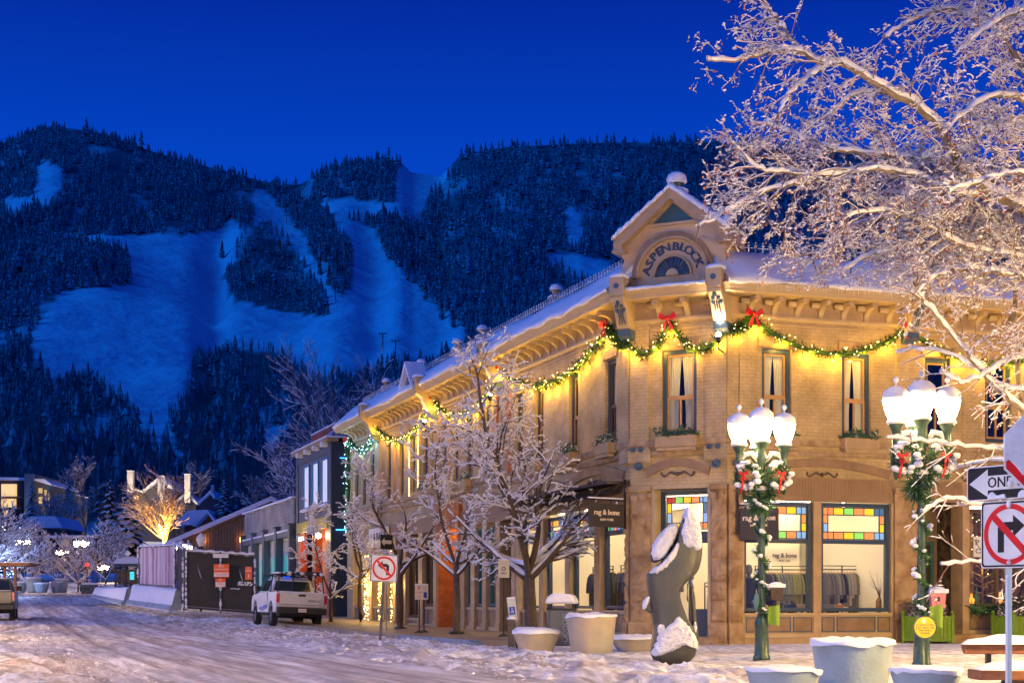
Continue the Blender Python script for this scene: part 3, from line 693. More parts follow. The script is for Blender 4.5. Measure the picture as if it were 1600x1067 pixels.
# roof and snow on it
ROOFM = mat('roof_slate', (.05, .055, .065), .6)
sweep([(.60, 9.12), (-.36, 10.02), (-.46, 10.02), (-.46, 9.0), (.3, 9.0)], 'roof', ROOFM, path=[PATH[0], PATH[1] + Vector(D1) * .45], pn=PN[:1])
sweep([(.60, 9.12), (-.36, 10.02), (-.46, 10.02), (-.46, 9.0), (.3, 9.0)], 'roof', ROOFM, path=[PATH[2] + Vector(D2) * .45, PATH[3]], pn=PN[2:])
sweep([(.78, 9.10), (.82, 9.17), (.74, 9.27), (.52, 9.45), (.14, 9.82), (-.2, 10.10), (-.42, 10.13), (-.44, 10.05), (-.3, 9.98), (.55, 9.13)], 'roof_snow', SNOW, seg=.3, jag=.08, smooth=True, path=[PATH[0], PATH[1] - Vector(D1) * .35], pn=PN[:1])
sweep([(.78, 9.10), (.82, 9.17), (.74, 9.27), (.52, 9.45), (.14, 9.82), (-.2, 10.10), (-.42, 10.13), (-.44, 10.05), (-.3, 9.98), (.55, 9.13)], 'roof_snow', SNOW, seg=.3, jag=.08, smooth=True, path=[PATH[2] - Vector(D2) * .35, PATH[3]], pn=PN[2:])
ICE = mat('icicle_ice', (.75, .8, .85), .15, spec=.8)
mb = MB(RF); r3 = random.Random(4); s = .3
while s < 12: L_ = .05 + .16 * r3.random() ** 2; mb.add([(s - .01, .77, 9.10), (s + .01, .77, 9.10), (s, .785, 9.10), (s, .775, 9.10 - L_)], [(0, 1, 3), (1, 2, 3), (2, 0, 3)]); s += .03 + .11 * r3.random()
tag(mb.build('icicles', ICE, bld), None, None, None, 'stuff')
# back and top of the block
mb = MB(); P4 = [tuple(LF(LEN1, 0, 0)), tuple(LF(LEN1, -14, 0)), tuple(RF(LEN2, -20, 0)), tuple(RF(LEN2, 0, 0))]
for p, q in zip(P4, P4[1:]): mb.quad((p[0], p[1], -.5), (q[0], q[1], -.5), (q[0], q[1], 9.3), (p[0], p[1], 9.3))
mb.build('wall', TAN, bld, world=True)
mb = MB(); mb.add([(*LF(LEN1, -1.5, 0).to_2d(), 9.9), (*LF(1, -.5, 0).to_2d(), 9.9), (*RF(1, -.5, 0).to_2d(), 9.9), (*RF(LEN2, -1.5, 0).to_2d(), 9.9), (*RF(LEN2, -19.9, 0).to_2d(), 9.9), (*LF(LEN1, -13.9, 0).to_2d(), 9.9)], [(0, 1, 2, 3, 4, 5)])
mb.build('roof_snow', SNOW, bld, world=True)
# corbels
s = 1.0
while s < 32.6:
    if min(abs(s - q) for q in (10.4, 18.3, 27.1)) > .42: corbel(LF, s)
    s += .72
for s in (.85, 1.62): corbel(CF, s)
s = .62
while s < 14: 
    if abs(s - 5.25) > .4: corbel(RF, s)
    s += .68
# moulded cylinders between corbels
for fr, a, b, st in ((CF, .45, 2.3, .77), (RF, .28, 14, .68)):
    s = a + st / 2 - .1
    while s < b:
        mb = MB(fr); mb.tube([(s - .2, .12, 8.78), (s + .2, .12, 8.78)], .085, 8); mb.build('frieze_roll', CREAM, bld); s += st
# big end brackets
def big_bracket(fr, s, w_=.36, orn=True):
    mb = MB(fr); mb.box(s - w_ / 2 - .02, s + w_ / 2 + .02, .50, .92, 8.97, 9.45)
    mb.prism([(0, 8.965), (.90, 8.965), (.86, 8.85), (.64, 8.68), (.52, 8.42), (.40, 8.20), (0, 8.20)], s - w_ / 2, s + w_ / 2, 's')
    b = mb.build('cornice_bracket', CREAM, bld, bevel=.015)
    mb = MB(fr); mb.prism([(0, 8.18), (.40, 8.18), (.34, 8.02), (.2, 7.94), (0, 7.92)], s - w_ / 2, s + w_ / 2, 's')
    n = 14; P = [(s + .075 * math.cos(2 * math.pi * i / n), 9.23 + .075 * math.sin(2 * math.pi * i / n)) for i in range(n)]; mb.prism(P, .921, .935)
    if orn:                                       # palmette
        for a, r_, cx, cz in ((0, .06, 0, 8.82), (0, .05, -.07, 8.74), (0, .05, .07, 8.74), (0, .05, -.10, 8.65), (0, .05, .10, 8.65)):
            mb.ball((s + cx, .63 + max(0, cz - 8.66) * 1.15, cz), r_, 8, 5, 1.5)
        for x in (-.06, .06, 0): mb.tube([(s + x, .66, 8.66), (s + x * .9, .56, 8.46), (s + x * 1.3, .47, 8.30)], .014, 5)
    mb.build('ornament', BLUE, b)
    mb = MB(fr); P = [(s - w_ / 2 - .03, z) for z in ()]
    mb.lathe([(.26, 0), (.27, .05), (.2, .11), (.06, .15)], 10, (s, .7, 9.45)); mb.build('snow_cap', SNOW, b)
    return b
big_bracket(CF, -.02); big_bracket(CF, 2.60)
for s in (10.4, 18.3, 27.1): big_bracket(LF, s, .4, False)
big_bracket(RF, 5.25)
# --- gable over the corner
GC = 1.28; gd = .22
def arc(c, r_, a0, a1, n): return [(c[0] + r_ * math.cos(R(a0 + (a1 - a0) * i / n)), c[1] + r_ * math.sin(R(a0 + (a1 - a0) * i / n))) for i in range(n + 1)]
gp = [(GC - 1.42, 9.14), (GC - 1.42, 9.85), (GC - 1.36, 10.0), (GC - 1.42, 10.15), (GC - 1.42, 10.42), (GC, 11.56), (GC + 1.42, 10.42), (GC + 1.42, 10.15), (GC + 1.36, 10.0), (GC + 1.42, 9.85), (GC + 1.42, 9.14)]
TYMP = mat('peach_tympanum', (.56, .40, .24), .6, var=(3, (.48, .34, .2), 1.2), bump=(15, .15))
mb = MB(CF); mb.prism(gp, -.9, gd); gab = mb.build('gable', TYMP, bld)
mb = MB(CF)
for sg in (-1, 1):                                   # raking cornice
    a = (GC + sg * 1.56, 10.24); b = (GC, 11.48)
    mb.prism([a, (a[0], a[1] + .30), (b[0], b[1] + .26), (b[0], b[1] - .05), (GC + sg * 1.34, 10.36), (GC + sg * 1.28, 10.24)], -.95, gd + .26)
    mb.box(min(GC + sg * 1.60, GC + sg * 1.26), max(GC + sg * 1.60, GC + sg * 1.26), -.93, gd + .30, 10.18, 10.239)
mb.build('raking_cornice', TRIM, gab)
mb = MB(CF)
for sg in (-1, 1):
    a = (GC + sg * 1.60, 10.54); b = (GC + sg * 0.0, 11.75); n = 16; P = []
    for i in range(n + 1):
        t = i / n; x = a[0] + (b[0] - a[0]) * t; z = a[1] + (b[1] - a[1]) * t; th = .10 + .03 * math.sin(i * 2.1) + .02 * rnd.random()
        for (dd, dz) in ((-.97, 0), (-.97, th), (gd + .2, th * 1.1), (gd + .31, th * .5), (gd + .30, -.04 - .03 * rnd.random()), (gd + .2, 0)): P.append((x, dd, z + dz))
    Fc = [(i * 6 + k, i * 6 + (k + 1) % 6, (i + 1) * 6 + (k + 1) % 6, (i + 1) * 6 + k) for i in range(n) for k in range(6)]; mb.add(P, Fc, True)
    mb.ball((GC + sg * 1.42, .15, 10.80), .17, 10, 6, .8)
mb.build('gable_snow', SNOW, gab)
mb = MB(CF); mb.prism([(GC - .56, 10.88), (GC + .56, 10.88), (GC, 11.36)], gd, gd + .03); mb.build('teal_panel', mat('teal_paint', (.03, .085, .11), .5), gab)
mb = MB(CF); mb.box(GC - .80, GC + .80, gd, gd + .07, 10.80, 10.87); mb.build('moulding', CREAM, gab)
mb = MB(CF); C0 = (GC, 9.50)
mb.prism(arc(C0, 1.12, 0, 180, 30) + arc(C0, .97, 180, 0, 30), gd, gd + .10); mb.build('arch_moulding', BROWN, gab)
mb = MB(CF); mb.prism(arc(C0, 1.0, 0, 180, 30) + arc(C0, .94, 180, 0, 30), gd, gd + .135); mb.prism(arc(C0, .54, 0, 180, 24) + arc(C0, .48, 180, 0, 24), gd, gd + .10); mb.build('arch_moulding', TRIM, gab)
mb = MB(CF); mb.prism(arc(C0, .48, 0, 180, 24), gd, gd + .02)
for i in range(13): a0 = 7 + i * 13.8; c_, s_ = math.cos(R(a0)), math.sin(R(a0)); mb.tube([(GC + .2 * c_, gd + .03, 9.50 + .2 * s_), (GC + .46 * c_, gd + .03, 9.50 + .46 * s_)], [.012, .045], 5)
mb.build('sunburst', BLUE, gab)
mb = MB(CF); mb.prism(arc(C0, .17, 0, 180, 14), gd, gd + .09); mb.build('sunburst_centre', CREAM, gab)
mb = MB(CF); word = 'ASPEN BLOCK'
angs = [166, 150, 135, 120, 105, 0, 84, 69, 54, 38, 21]
for ch, an in zip(word, angs):
    if ch == ' ': continue
    th = R(an); 
    def fn(x, y, z, th=th):
        rr = .735 + y; return (GC + rr * math.cos(th) + x * math.sin(th), gd + .012 + z, 9.50 + rr * math.sin(th) - x * math.cos(th))
    add_text(mb, ch, .30, fn, 1.15, bold=.014, depth=.012)
mb.build('lettering', NAVY, gab)
# finial ball
mb = MB(CF); mb.lathe([(.20, 0), (.20, .22), (.14, .24), (.16, .30), (.21, .42)], 14, (GC, -.05, 11.58)); mb.build('finial', mat('green_finial', (.04, .07, .06), .5), gab)
mb = MB(CF); mb.lathe([(.25, 0), (.27, .10), (.23, .22), (.12, .29), (.02, .31)], 14, (GC, -.05, 11.94)); mb.lathe([(.30, 0), (.31, .06), (.2, .12)], 12, (GC, -.05, 11.70)); mb.build('snow_cap', SNOW, gab)
# ledge snow under the gable
mb = MB(CF)
P = []
for i in range(19):
    x = .2 + (2.35 - .2) * i / 18
    for (dd, dz) in ((.2, 9.15), (.2, 9.22), (.6, 9.20), (.82, 9.17), (.83, 9.10 - .03 * rnd.random()), (.76, 9.13)): P.append((x, dd, dz + .02 * rnd.random()))
mb.add(P, [(i * 6 + k, i * 6 + (k + 1) % 6, (i + 1) * 6 + (k + 1) % 6, (i + 1) * 6 + k) for i in range(18) for k in range(6)], True); mb.build('ledge_snow', SNOW, bld)
# small pediment on the long side
mb = MB(LF); mb.prism([(19.5, 9.2), (21.1, 9.2), (20.3, 10.1)], .1, .6); q = mb.build('small_pediment', CREAM, bld)
mb = MB(LF)
for sg in (-1, 1): mb.prism([(20.3 + sg * .95, 9.22), (20.3 + sg * .95, 9.36), (20.3, 10.34), (20.3, 10.15)], 0, .75)
mb.build('snow_cap', SNOW, q)
mb = MB(LF); mb.prism([(20.0, 9.4), (20.6, 9.4), (20.3, 9.8)], .6, .62); mb.build('dark_panel', BLUE, q)
# chimneys with caps of snow
for i, s in enumerate((8.0, 15.6, 18.6, 23.8, 29.6)):
    mb = MB(LF); mb.box(s - .2, s + .2, -1.1, -.7, 9.5, 10.62); mb.lathe([(.2, 0), (.2, .05), (.13, .08), (.13, .2), (.17, .22)], 10, (s, -.9, 10.62)); c = mb.build('chimney', TRIM, bld)
    mb = MB(LF); mb.lathe([(.2, 0), (.21, .08), (.15, .17), (.04, .2)], 10, (s, -.9, 10.84)); mb.box(s - .22, s + .22, -1.12, -.68, 10.621, 10.66); mb.build('snow_cap', SNOW, c)
# iron cresting on the ridge
CREST = topsnow_mat('iron_cresting', (.05, .055, .06), lo=-.5, hi=.1)
for fr, a, b in ((LF, .9, 32), (RF, .6, 15)):
    mb = MB(fr); mb.box(a, b, -.42, -.40, 10.12, 10.15); mb.box(a, b, -.42, -.40, 10.26, 10.28); s = a
    while s < b:
        mb.box(s - .012, s + .012, -.42, -.40, 10.07, 10.38); mb.box(s - .045, s + .045, -.422, -.398, 10.32, 10.345); mb.ball((s, -.41, 10.39), .035, 5, 4, 1, 0)
        s += .21
    mb.build('roof_cresting', CREST, bld)
# shallow brick arches and scroll ornament below the course
for fr, a, b in ((CF, .55, 2.12), (RF, .75, 4.7), (RF, 5.6, 9.3), (LF, .4, 4.6), (LF, 4.9, 9.0), (LF, 10.6, 14.4)):
    c = (a + b) / 2; hw = (b - a) / 2 + .1; P = []; n = 20
    for i in range(n + 1): t = -1 + 2 * i / n; P.append((c + hw * t, 4.55 + .28 * math.cos(t * math.pi / 2) ** 1.0))
    for i in range(n, -1, -1): t = -1 + 2 * i / n; P.append((c + hw * t * .96, 4.33 + .27 * math.cos(t * math.pi / 2) ** 1.0))
    mb = MB(fr)
    for i in range(n):
        mb.prism([P[i], P[i + 1], P[2 * n - i], P[2 * n + 1 - i]], -.0, .06)
    mb.build('brick_arch', BROWN, bld)
    mb = MB(fr)
    for sg in (-1, 1):
        mb.tube([(c + sg * (.08 + .38 * t / 12), .03, 4.40 + .05 * math.sin(t / 12 * 6.3)) for t in range(13)], [.028, .03, .035, .035, .03, .026, .024, .022, .024, .028, .03, .02, .012], 5); mb.ball((c + sg * .44, .03, 4.43), .035, 6, 4)
    mb.ball((c, .03, 4.40), .06, 8, 5); mb.build('scroll_ornament', BROWND, bld)
for fr, s, z in ((CF, .12, 4.98 + .0), (CF, .34, 4.98), (CF, 2.22, 4.98), (CF, 2.45, 4.98), (CF, .28, 4.62), (CF, 2.42, 4.62), (RF, .25, 4.62), (RF, 5.1, 4.62), (RF, 5.35, 4.62)):
    mb = MB(fr); n = 16; rr = .075 if z > 4.8 else .11; zz = 5.06 if z > 4.8 else 4.62
    mb.prism([(s + rr * math.cos(2 * math.pi * i / n), zz + rr * math.sin(2 * math.pi * i / n)) for i in range(n)], .09, .135); mb.ball((s, .135, zz), rr * .6, 8, 4, 1); mb.build('rosette', BLUE, bld)

# --- ground floor
STAIN = {'o': (.85, .24, .07), 'y': (.85, .50, .02), 'g': (.20, .55, .12), 'b': (.18, .36, .62), 'r': (.35, .02, .01), 'n': (.05, .12, .25)}
SM = {k: mat('stained_glass_' + k, v, .3, emit=v, es=.85, sample=False) for k, v in STAIN.items()}  # emission stands in for shop light shining through the glass
STN = {'o': 'coral', 'y': 'amber', 'g': 'green', 'b': 'blue', 'r': 'crimson', 'n': 'navy'}
for k in SM: SM[k].name = STN[k] + '_glass'
def stained(fr, s0, s1, z0, z1, d, parent, seqs, w_=.19, n=6):
    """leaded border of coloured squares round a clear light"""
    lead = MB(fr); cells = {}
    def cell(a, b, c, e, col): cells.setdefault(col, MB(fr)).box(a + .015, b - .015, d - .012, d + .012, c + .015, e - .015)
    ws = (s1 - s0) / n
    for r_, (c, e) in enumerate(((z1 - w_, z1), (z0, z0 + w_))):
        for i in range(n): cell(s0 + i * ws, s0 + (i + 1) * ws, c, e, seqs[r_][i % len(seqs[r_])])
        for i in range(n + 1): lead.box(s0 + i * ws - .014, s0 + i * ws + .014, d - .02, d + .02, c, e)
    hh = (z1 - z0 - 2 * w_) / 2
    for sd_, (a, b) in enumerate(((s0, s0 + w_ * .75), (s1 - w_ * .75, s1))):
        for j in range(2): cell(a, b, z0 + w_ + j * hh, z0 + w_ + (j + 1) * hh, seqs[2 + sd_][j])
        lead.box(a - .0, b + .0, d - .018, d + .018, z0 + w_ + hh - .013, z0 + w_ + hh + .013)
    for z in (z0, z0 + w_, z1 - w_, z1): lead.box(s0 - .02, s1 + .02, d - .024, d + .024, z - .014, z + .014)
    for a in (s0, s0 + w_ * .75, s1 - w_ * .75, s1): lead.box(a - .013, a + .013, d - .022, d + .022, z0, z1)
    f = lead.build('transom_light', NAVY, parent)
    for k, m_ in cells.items(): m_.build_each('coloured_glass', SM[k], f)
    return f
def shop_window(fr, s0, s1, z0, zt, z1, seqs=None, m=NAVY, n=6, d=-.12, w_=.10, lbl=None):
    mb = MB(fr); frame_rect(mb, s0, s1, z0, z1, w_, d - .08, d + .04); mb.box(s0 + w_, s1 - w_, d - .08, d + .05, zt - .05, zt + .05)
    f = mb.build('shop_window', m, bld, bevel=.008)
    if lbl: f['label'] = lbl
    mb = MB(fr); mb.quad((s0 + w_, d - .03, z0 + w_), (s1 - w_, d - .03, z0 + w_), (s1 - w_, d - .03, zt - .05), (s0 + w_, d - .03, zt - .05)); mb.build('pane', GLASS, f)
    if seqs: stained(fr, s0 + w_ + .02, s1 - w_ - .02, zt + .07, z1 - w_ - .02, d - .02, f, seqs, n=n)
    return f
def bulkhead(fr, s0, s1, z0, z1, d=.0, parts=(.7, .3)):
    mb = MB(fr); mb.box(s0, s1, d - .12, d, z0, z1); b = mb.build('panelling', TRIM, bld)
    mb = MB(fr); mb.box(s0, s1, d + .002, d + .04, z1 - .07, z1); mb.box(s0, s1, d + .002, d + .03, z0, z0 + .10); mb.build_each('rail', CREAM, b, bevel=.008)
    a = s0 + .06; tot = s1 - s0 - .06 * (len(parts) + 1); mb = MB(fr); mi = MB(fr)
    for p in parts:
        wd = tot * p; frame_rect(mb, a, a + wd, z0 + .14, z1 - .11, .03, d + .001, d + .014); mi.box(a + .031, a + wd - .031, d + .0015, d + .005, z0 + .171, z1 - .141); a += wd + .06
    mb.build('panel_moulding', BLUE, b); mi.build('panel', BROWN, b)
seqA = ['oygoyb', 'ooygob', 'ob', 'yo']; seqB = ['oygoyn', 'ooygob', 'bo', 'yo']
shop_window(RF, .48, 2.46, .83, 2.66, 3.68, seqA, lbl='shop window nearest the corner on the right front')
shop_window(RF, 2.72, 4.80, .83, 2.66, 3.68, seqB)
bulkhead(RF, .46, 2.50, .16, .80); bulkhead(RF, 2.66, 4.84, .16, .80, parts=(.2, .6, .2))
mb = MB(RF); mb.box(2.47, 2.71, -.15, .03, .16, 3.7); mb.box(.40, .475, -.15, .02, .16, 3.7); mb.box(4.81, 4.88, -.15, .02, .16, 3.7); mb.box(.42, 4.86, -.2, .06, -.1, .155); mb.build_each('shopfront_post', TRIM, bld, bevel=.01)
# sign board above: brown boarding
BOARD = mat('ribbed_brown_boards', (.30, .19, .10), .6, var=(3, (.22, .135, .075), 1), bump=(30, .1))
def boarding(fr, a, b, z0=3.70, z1=4.30, d=.05):
    mb = MB(fr); mb.box(a, b, -.15, d, z0, z1); s = a + .04
    while s < b - .05: mb.box(s, s + .05, d + .001, d + .014, z0 + .06, z1 - .04); s += .085
    mb.box(a, b, d + .015, d + .04, z1 - .035, z1)
    return mb.build('sign_board', BOARD, bld)
boarding(RF, .48, 4.82)
# rough stone piers
def stone_pier(fr, s0, s1, z0, z1, d=.10, blk=.62):
    r_ = random.Random(int(s0 * 10) + 3); mb = MB(fr); z = z0
    while z < z1 - .05:
        h_ = min(blk * (.7 + .5 * r_.random()), z1 - z); n = 7; P = []; a0, a1 = s0 + .005, s1 - .005
        for j in range(n + 1):
            for i in range(n + 1):
                e_ = min(i, n - i, j, n - j); dd = d - .035 if e_ == 0 else d - .008 + .035 * r_.random()
                P.append((a0 + (a1 - a0) * i / n, dd, z + .008 + (h_ - .016) * j / n))
        mb.add(P, [(j * (n + 1) + i, j * (n + 1) + i + 1, (j + 1) * (n + 1) + i + 1, (j + 1) * (n + 1) + i) for j in range(n) for i in range(n)])
        z += h_
    mb.box(s0, s1, -.2, d - .04, z0, z1)
    return mb.build('stone_pier', STONE, bld)
for fr, a, b in ((CF, .02, .60), (CF, 2.24, 2.66), (RF, .01, .40), (RF, 4.89, 5.60), (LF, .01, .16)):
    stone_pier(fr, a, b, .55, 3.95); mb = MB(fr); mb.box(a - .03, b + .03, -.2, .16, -.1, .549); mb.box(a - .02, b + .02, -.2, .15, 3.951, 4.10); mb.build_each('pier_block', STONE, bld, bevel=.02)
mb = MB(CF)
for s in (.17, .43, 2.36, 2.55): mb.prism([(s + .09 * math.cos(i / 7 * math.pi), 3.80 + .09 * math.sin(i / 7 * math.pi)) for i in range(14)], .12, .17)
mb.build('pier_rosette', STONE, bld)
# corner entrance
mb = MB(CF); mb.box(.61, .70, -.9, .04, .15, 4.1); mb.box(2.15, 2.23, -.9, .04, .15, 4.1); mb.box(.70, 2.15, -.9, .0, 4.02, 4.1); mb.build('door_case', CREAM, bld)
mb = MB(CF); frame_rect(mb, .70, 2.15, .18, 4.02, .13, -.55, -.42); mb.box(1.47, 1.57, -.55, -.42, .31, 2.75); mb.box(.83, 2.02, -.55, -.42, 2.62, 2.92); mb.box(.83, 2.02, -.54, -.44, .31, .40)
dr = mb.build('shop_door', NAVY, bld)
stained(CF, .86, 1.98, 2.98, 3.84, -.48, dr, ['rgyob', 'rygyo', 'by', 'bn'], w_=.17, n=5)
mb = MB(CF); mb.quad((.84, -.49, .4), (1.46, -.49, .4), (1.46, -.49, 2.62), (.84, -.49, 2.62)); mb.quad((1.58, -.49, .9), (2.02, -.49, .9), (2.02, -.49, 2.62), (1.58, -.49, 2.62)); mb.build('pane', GLASS, dr)
mb = MB(CF); mb.box(1.58, 2.02, -.54, -.44, .40, .9); mb.box(1.64, 1.97, -.44, -.425, .48, .82); mb.build('door_panel', NAVY, dr)
mb = MB(CF); mb.tube([(1.46, -.40, 1.1), (1.46, -.36, 1.15), (1.46, -.36, 1.55), (1.46, -.40, 1.6)], .018, 6); mb.build('handle', BLACK, dr)
mb = MB(CF); mb.box(.4, 2.5, -.9, .55, -.05, .165); mb.box(.2, 2.7, -.3, .95, -.2, .06); mb.build('step', SILLST, bld)
# long side shopfronts
LB = [(.20, 1.95), (2.38, 4.28), (4.68, 6.50), (6.90, 8.70)]
for i, (a, b) in enumerate(LB):
    shop_window(LF, a, b, .90, 2.95, 3.62, ['ybonr' if i % 2 else 'yobny', 'bgnbo', 'bn', 'bo'], n=7, w_=.08); bulkhead(LF, a, b, .14, .86, parts=(.5, .5))
mb = MB(LF)
for a, b in ((1.96, 2.37), (4.29, 4.67), (6.51, 6.89), (8.71, 9.1)): mb.box(a, b, -.15, .08, .1, 3.7)
mb.build_each('shopfront_post', TRIM, bld, bevel=.01)
boarding(LF, .2, 9.1, 3.70, 4.28)
mb = MB(LF); mb.box(.2, 9.1, .05, .62, 4.19, 4.27); mb.add([(.2, .05, 4.18), (9.1, .05, 4.18), (9.1, .6, 3.95), (.2, .6, 3.95)], [(0, 1, 2, 3)]); mb.build('awning', mat('brown_awning', (.07, .055, .05), .8), bld)
ORBR = brick_mat('orange_brick', (.62, .22, .05), (.50, .17, .04), (.35, .14, .05))
TEALF = mat('teal_frame_paint', (.04, .14, .16), .45)
def lit_shop(fr, s0, s1, z0, z1, m, fm, mull=1, d=-.10, depth=2.2, ec=(1.0, .85, .6), es=3.2):
    mb = MB(fr); frame_rect(mb, s0, s1, z0, z1, .09, d - .07, d + .05)
    for k in range(1, mull + 1): s = s0 + (s1 - s0) * k / (mull + 1); mb.box(s - .04, s + .04, d - .06, d + .045, z0 + .09, z1 - .09)
    f = mb.build('shop_window', fm, bld)
    mb = MB(fr); mb.quad((s0 + .09, d - .02, z0 + .09), (s1 - .09, d - .02, z0 + .09), (s1 - .09, d - .02, z1 - .09), (s0 + .09, d - .02, z1 - .09)); mb.build('pane', GLASS, f)
    mb = MB(fr); a, b = s0 - .05, s1 + .05; mb.quad((a, d - depth, 0), (b, d - depth, 0), (b, d - depth, z1 + .2), (a, d - depth, z1 + .2))
    for q in (a, b): mb.quad((q, d - .1, 0), (q, d - depth, 0), (q, d - depth, z1 + .2), (q, d - .1, z1 + .2))
    mb.quad((a, d - .1, z0), (b, d - .1, z0), (b, d - depth, z0), (a, d - depth, z0)); mb.quad((a, d - .1, z1 + .2), (b, d - .1, z1 + .2), (b, d - depth, z1 + .2), (a, d - depth, z1 + .2)); mb.build('display_room', m, f)
    mb = MB(fr); mb.box(s0 + .2, s1 - .2, d - depth * .6, d - .5, z1 + .12, z1 + .18); mb.build('ceiling_lamp', mat('shop_lamp_%d' % int(es * 10 + ec[2] * 100), (1, 1, 1), .5, emit=ec, es=es), f)
    return f
ROOMW = mat('white_shop_wall', (.72, .66, .54), .8, var=(1, (.62, .55, .42), 1)); ROOMB = mat('brown_shop_wall', (.30, .20, .11), .8, var=(6, (.10, .06, .03), 2))
posts = []
for a, b in ((11.05, 12.1), (12.55, 13.4), (13.85, 14.6)): lit_shop(LF, a, b, .95, 3.6, ROOMW, TEALF, 0, es=4); bulkhead(LF, a, b, .14, .92, parts=(1,)); posts.append(b)
lit_shop(LF, 18.6, 20.1, .95, 3.6, ROOMB, BROWND, 1, es=1.2); bulkhead(LF, 18.6, 20.1, .14, .92)
lit_shop(LF, 20.7, 22.6, .5, 3.6, ROOMB, BROWND, 1, es=1.0); bulkhead(LF, 20.7, 22.6, .14, .48)
for a, b in ((24.6, 26.2), (26.7, 28.3), (29.2, 31.9)): lit_shop(LF, a, b, .95, 3.3, ROOMW, TRIM, 1, ec=(1, .75, .4), es=6); bulkhead(LF, a, b, .2, .92)
mb = MB(LF)
for a, b in ((9.1, 9.45), (10.65, 11.04), (12.11, 12.54), (13.41, 13.84), (14.61, 15.1), (18.0, 18.59), (20.11, 20.69), (22.61, 22.9), (24.2, 24.59), (26.21, 26.69), (28.31, 29.19), (31.91, 33.05)): mb.box(a, b, -.3, .10, .05, 3.75); mb.box(a - .03, b + .03, -.1, .14, .05, .4)
mb.build_each('shopfront_post', TRIM, bld, bevel=.01)
mb = MB(LF); mb.box(9.1, 33.08, -.2, .06, 3.75, 4.3); mb.build('sign_board', BOARD, bld)
mb = MB(LF); mb.box(9.46, 10.64, -.4, -.3, .12, 3.0); d_ = mb.build('shop_door', NAVY, bld)
mb = MB(LF); mb.box(9.6, 10.5, -.299, -.28, 1.0, 2.9); mb.build('pane', GLASSD, d_)
mb = MB(LF); mb.box(22.91, 24.19, -.5, -.4, .2, 3.7); mb.build('shop_door', BROWND, bld)
# orange lit stair entrance
mb = MB(LF); mb.box(15.1, 15.35, -.3, .14, .1, 4.6); mb.box(17.7, 18.0, -.3, .14, .1, 4.6); mb.quad((15.35, -1.2, 0), (17.7, -1.2, 0), (17.7, -1.2, 4.2), (15.35, -1.2, 4.2)); mb.quad((17.7, -.3, 0), (17.7, -1.2, 0), (17.7, -1.2, 4.2), (17.7, -.3, 4.2)); mb.quad((15.35, -.3, 0), (15.35, -1.2, 0), (15.35, -1.2, 4.2), (15.35, -.3, 4.2)); mb.box(15.1, 18, -.3, .16, 3.7, 4.7)
en = mb.build('orange_entrance', ORBR, bld)
mb = MB(LF); mb.box(16.1, 17.2, -1.19, -1.12, .15, 2.6); mb.build('door', mat('red_door', (.4, .03, .02), .4), en)
mb = MB(LF); mb.ball((16.5, -.6, 3.5), .12, 8, 6); mb.build('entrance_lamp', mat('orange_lamp', (1, .7, .3), .4, emit=(1, .5, .12), es=160), en)
# the corner shop's room
mb = MB(); inn = [LF(9.0, -.3, 0), LF(9.0, -5, 0), None, RF(4.9, -5, 0), RF(4.9, -.3, 0)]
# intersection of the two back walls
def isec(p, u, q, v):
    dt = u[0] * v[1] - u[1] * v[0]; t = ((q[0] - p[0]) * v[1] - (q[1] - p[1]) * v[0]) / dt; return Vector((p[0] + u[0] * t, p[1] + u[1] * t, 0))
inn[2] = isec(LF(9, -5, 0), D1, RF(4.9, -5, 0), D2)
if True:
    pts_ = [LF(9.0, -.3, 0), LF(9.0, -5, 0), inn[2], RF(4.9, -5, 0), RF(4.9, -.3, 0)]
    for p, q in zip(pts_, pts_[1:]): mb.quad((p.x, p.y, .1), (q.x, q.y, .1), (q.x, q.y, 4.0), (p.x, p.y, 4.0))
    fl = [LF(9.0, -.16, 0), LF(9.0, -5, 0), inn[2], RF(4.9, -5, 0), RF(4.9, -.16, 0), RF(.1, -.16, 0), LF(.1, -.16, 0)]
    mb.add([(p.x, p.y, 4.0) for p in fl], [tuple(range(7))])
    mb.build('shop_room', mat('cream_shop_wall', (.80, .74, .58), .85), bld, world=True)
    mb = MB(); mb.add([(p.x, p.y, .17) for p in fl], [tuple(range(7))]); mb.build('shop_floor', mat('wood_floor', (.42, .26, .13), .4, var=(3, (.3, .18, .09), 1)), bld, world=True)
SHL = mat('shop_strip_lamp', (1, 1, 1), .5, emit=(1.0, .83, .58), es=24)
for fr, a, b, d in ((RF, .8, 4.3, -1.2), (RF, 1.2, 4.4, -3.4), (LF, .5, 8.5, -1.2), (LF, 1.5, 8.5, -3.4), (CF, .4, 2.2, -1.5)):
    mb = MB(fr); mb.box(a, b, d - .09, d + .09, 3.86, 3.93); mb.build('ceiling_lamp', SHL, bld)
for fr, s, d in ((RF, 1.7, -.9), (RF, 3.9, -.9), (LF, 2.8, -1.8), (LF, 3.6, -1.8), (LF, 5.3, -1.8), (CF, 1.6, -1.7)):
    mb = MB(fr); mb.tube([(s, d, 3.84), (s, d, 3.6)], .03, 6); mb.lathe([(.09, -.12), (.06, 0)], 8, (s, d, 3.6)); mb.ball((s, d, 3.5), .07, 8, 5); mb.build('spot_lamp', SHL, bld)
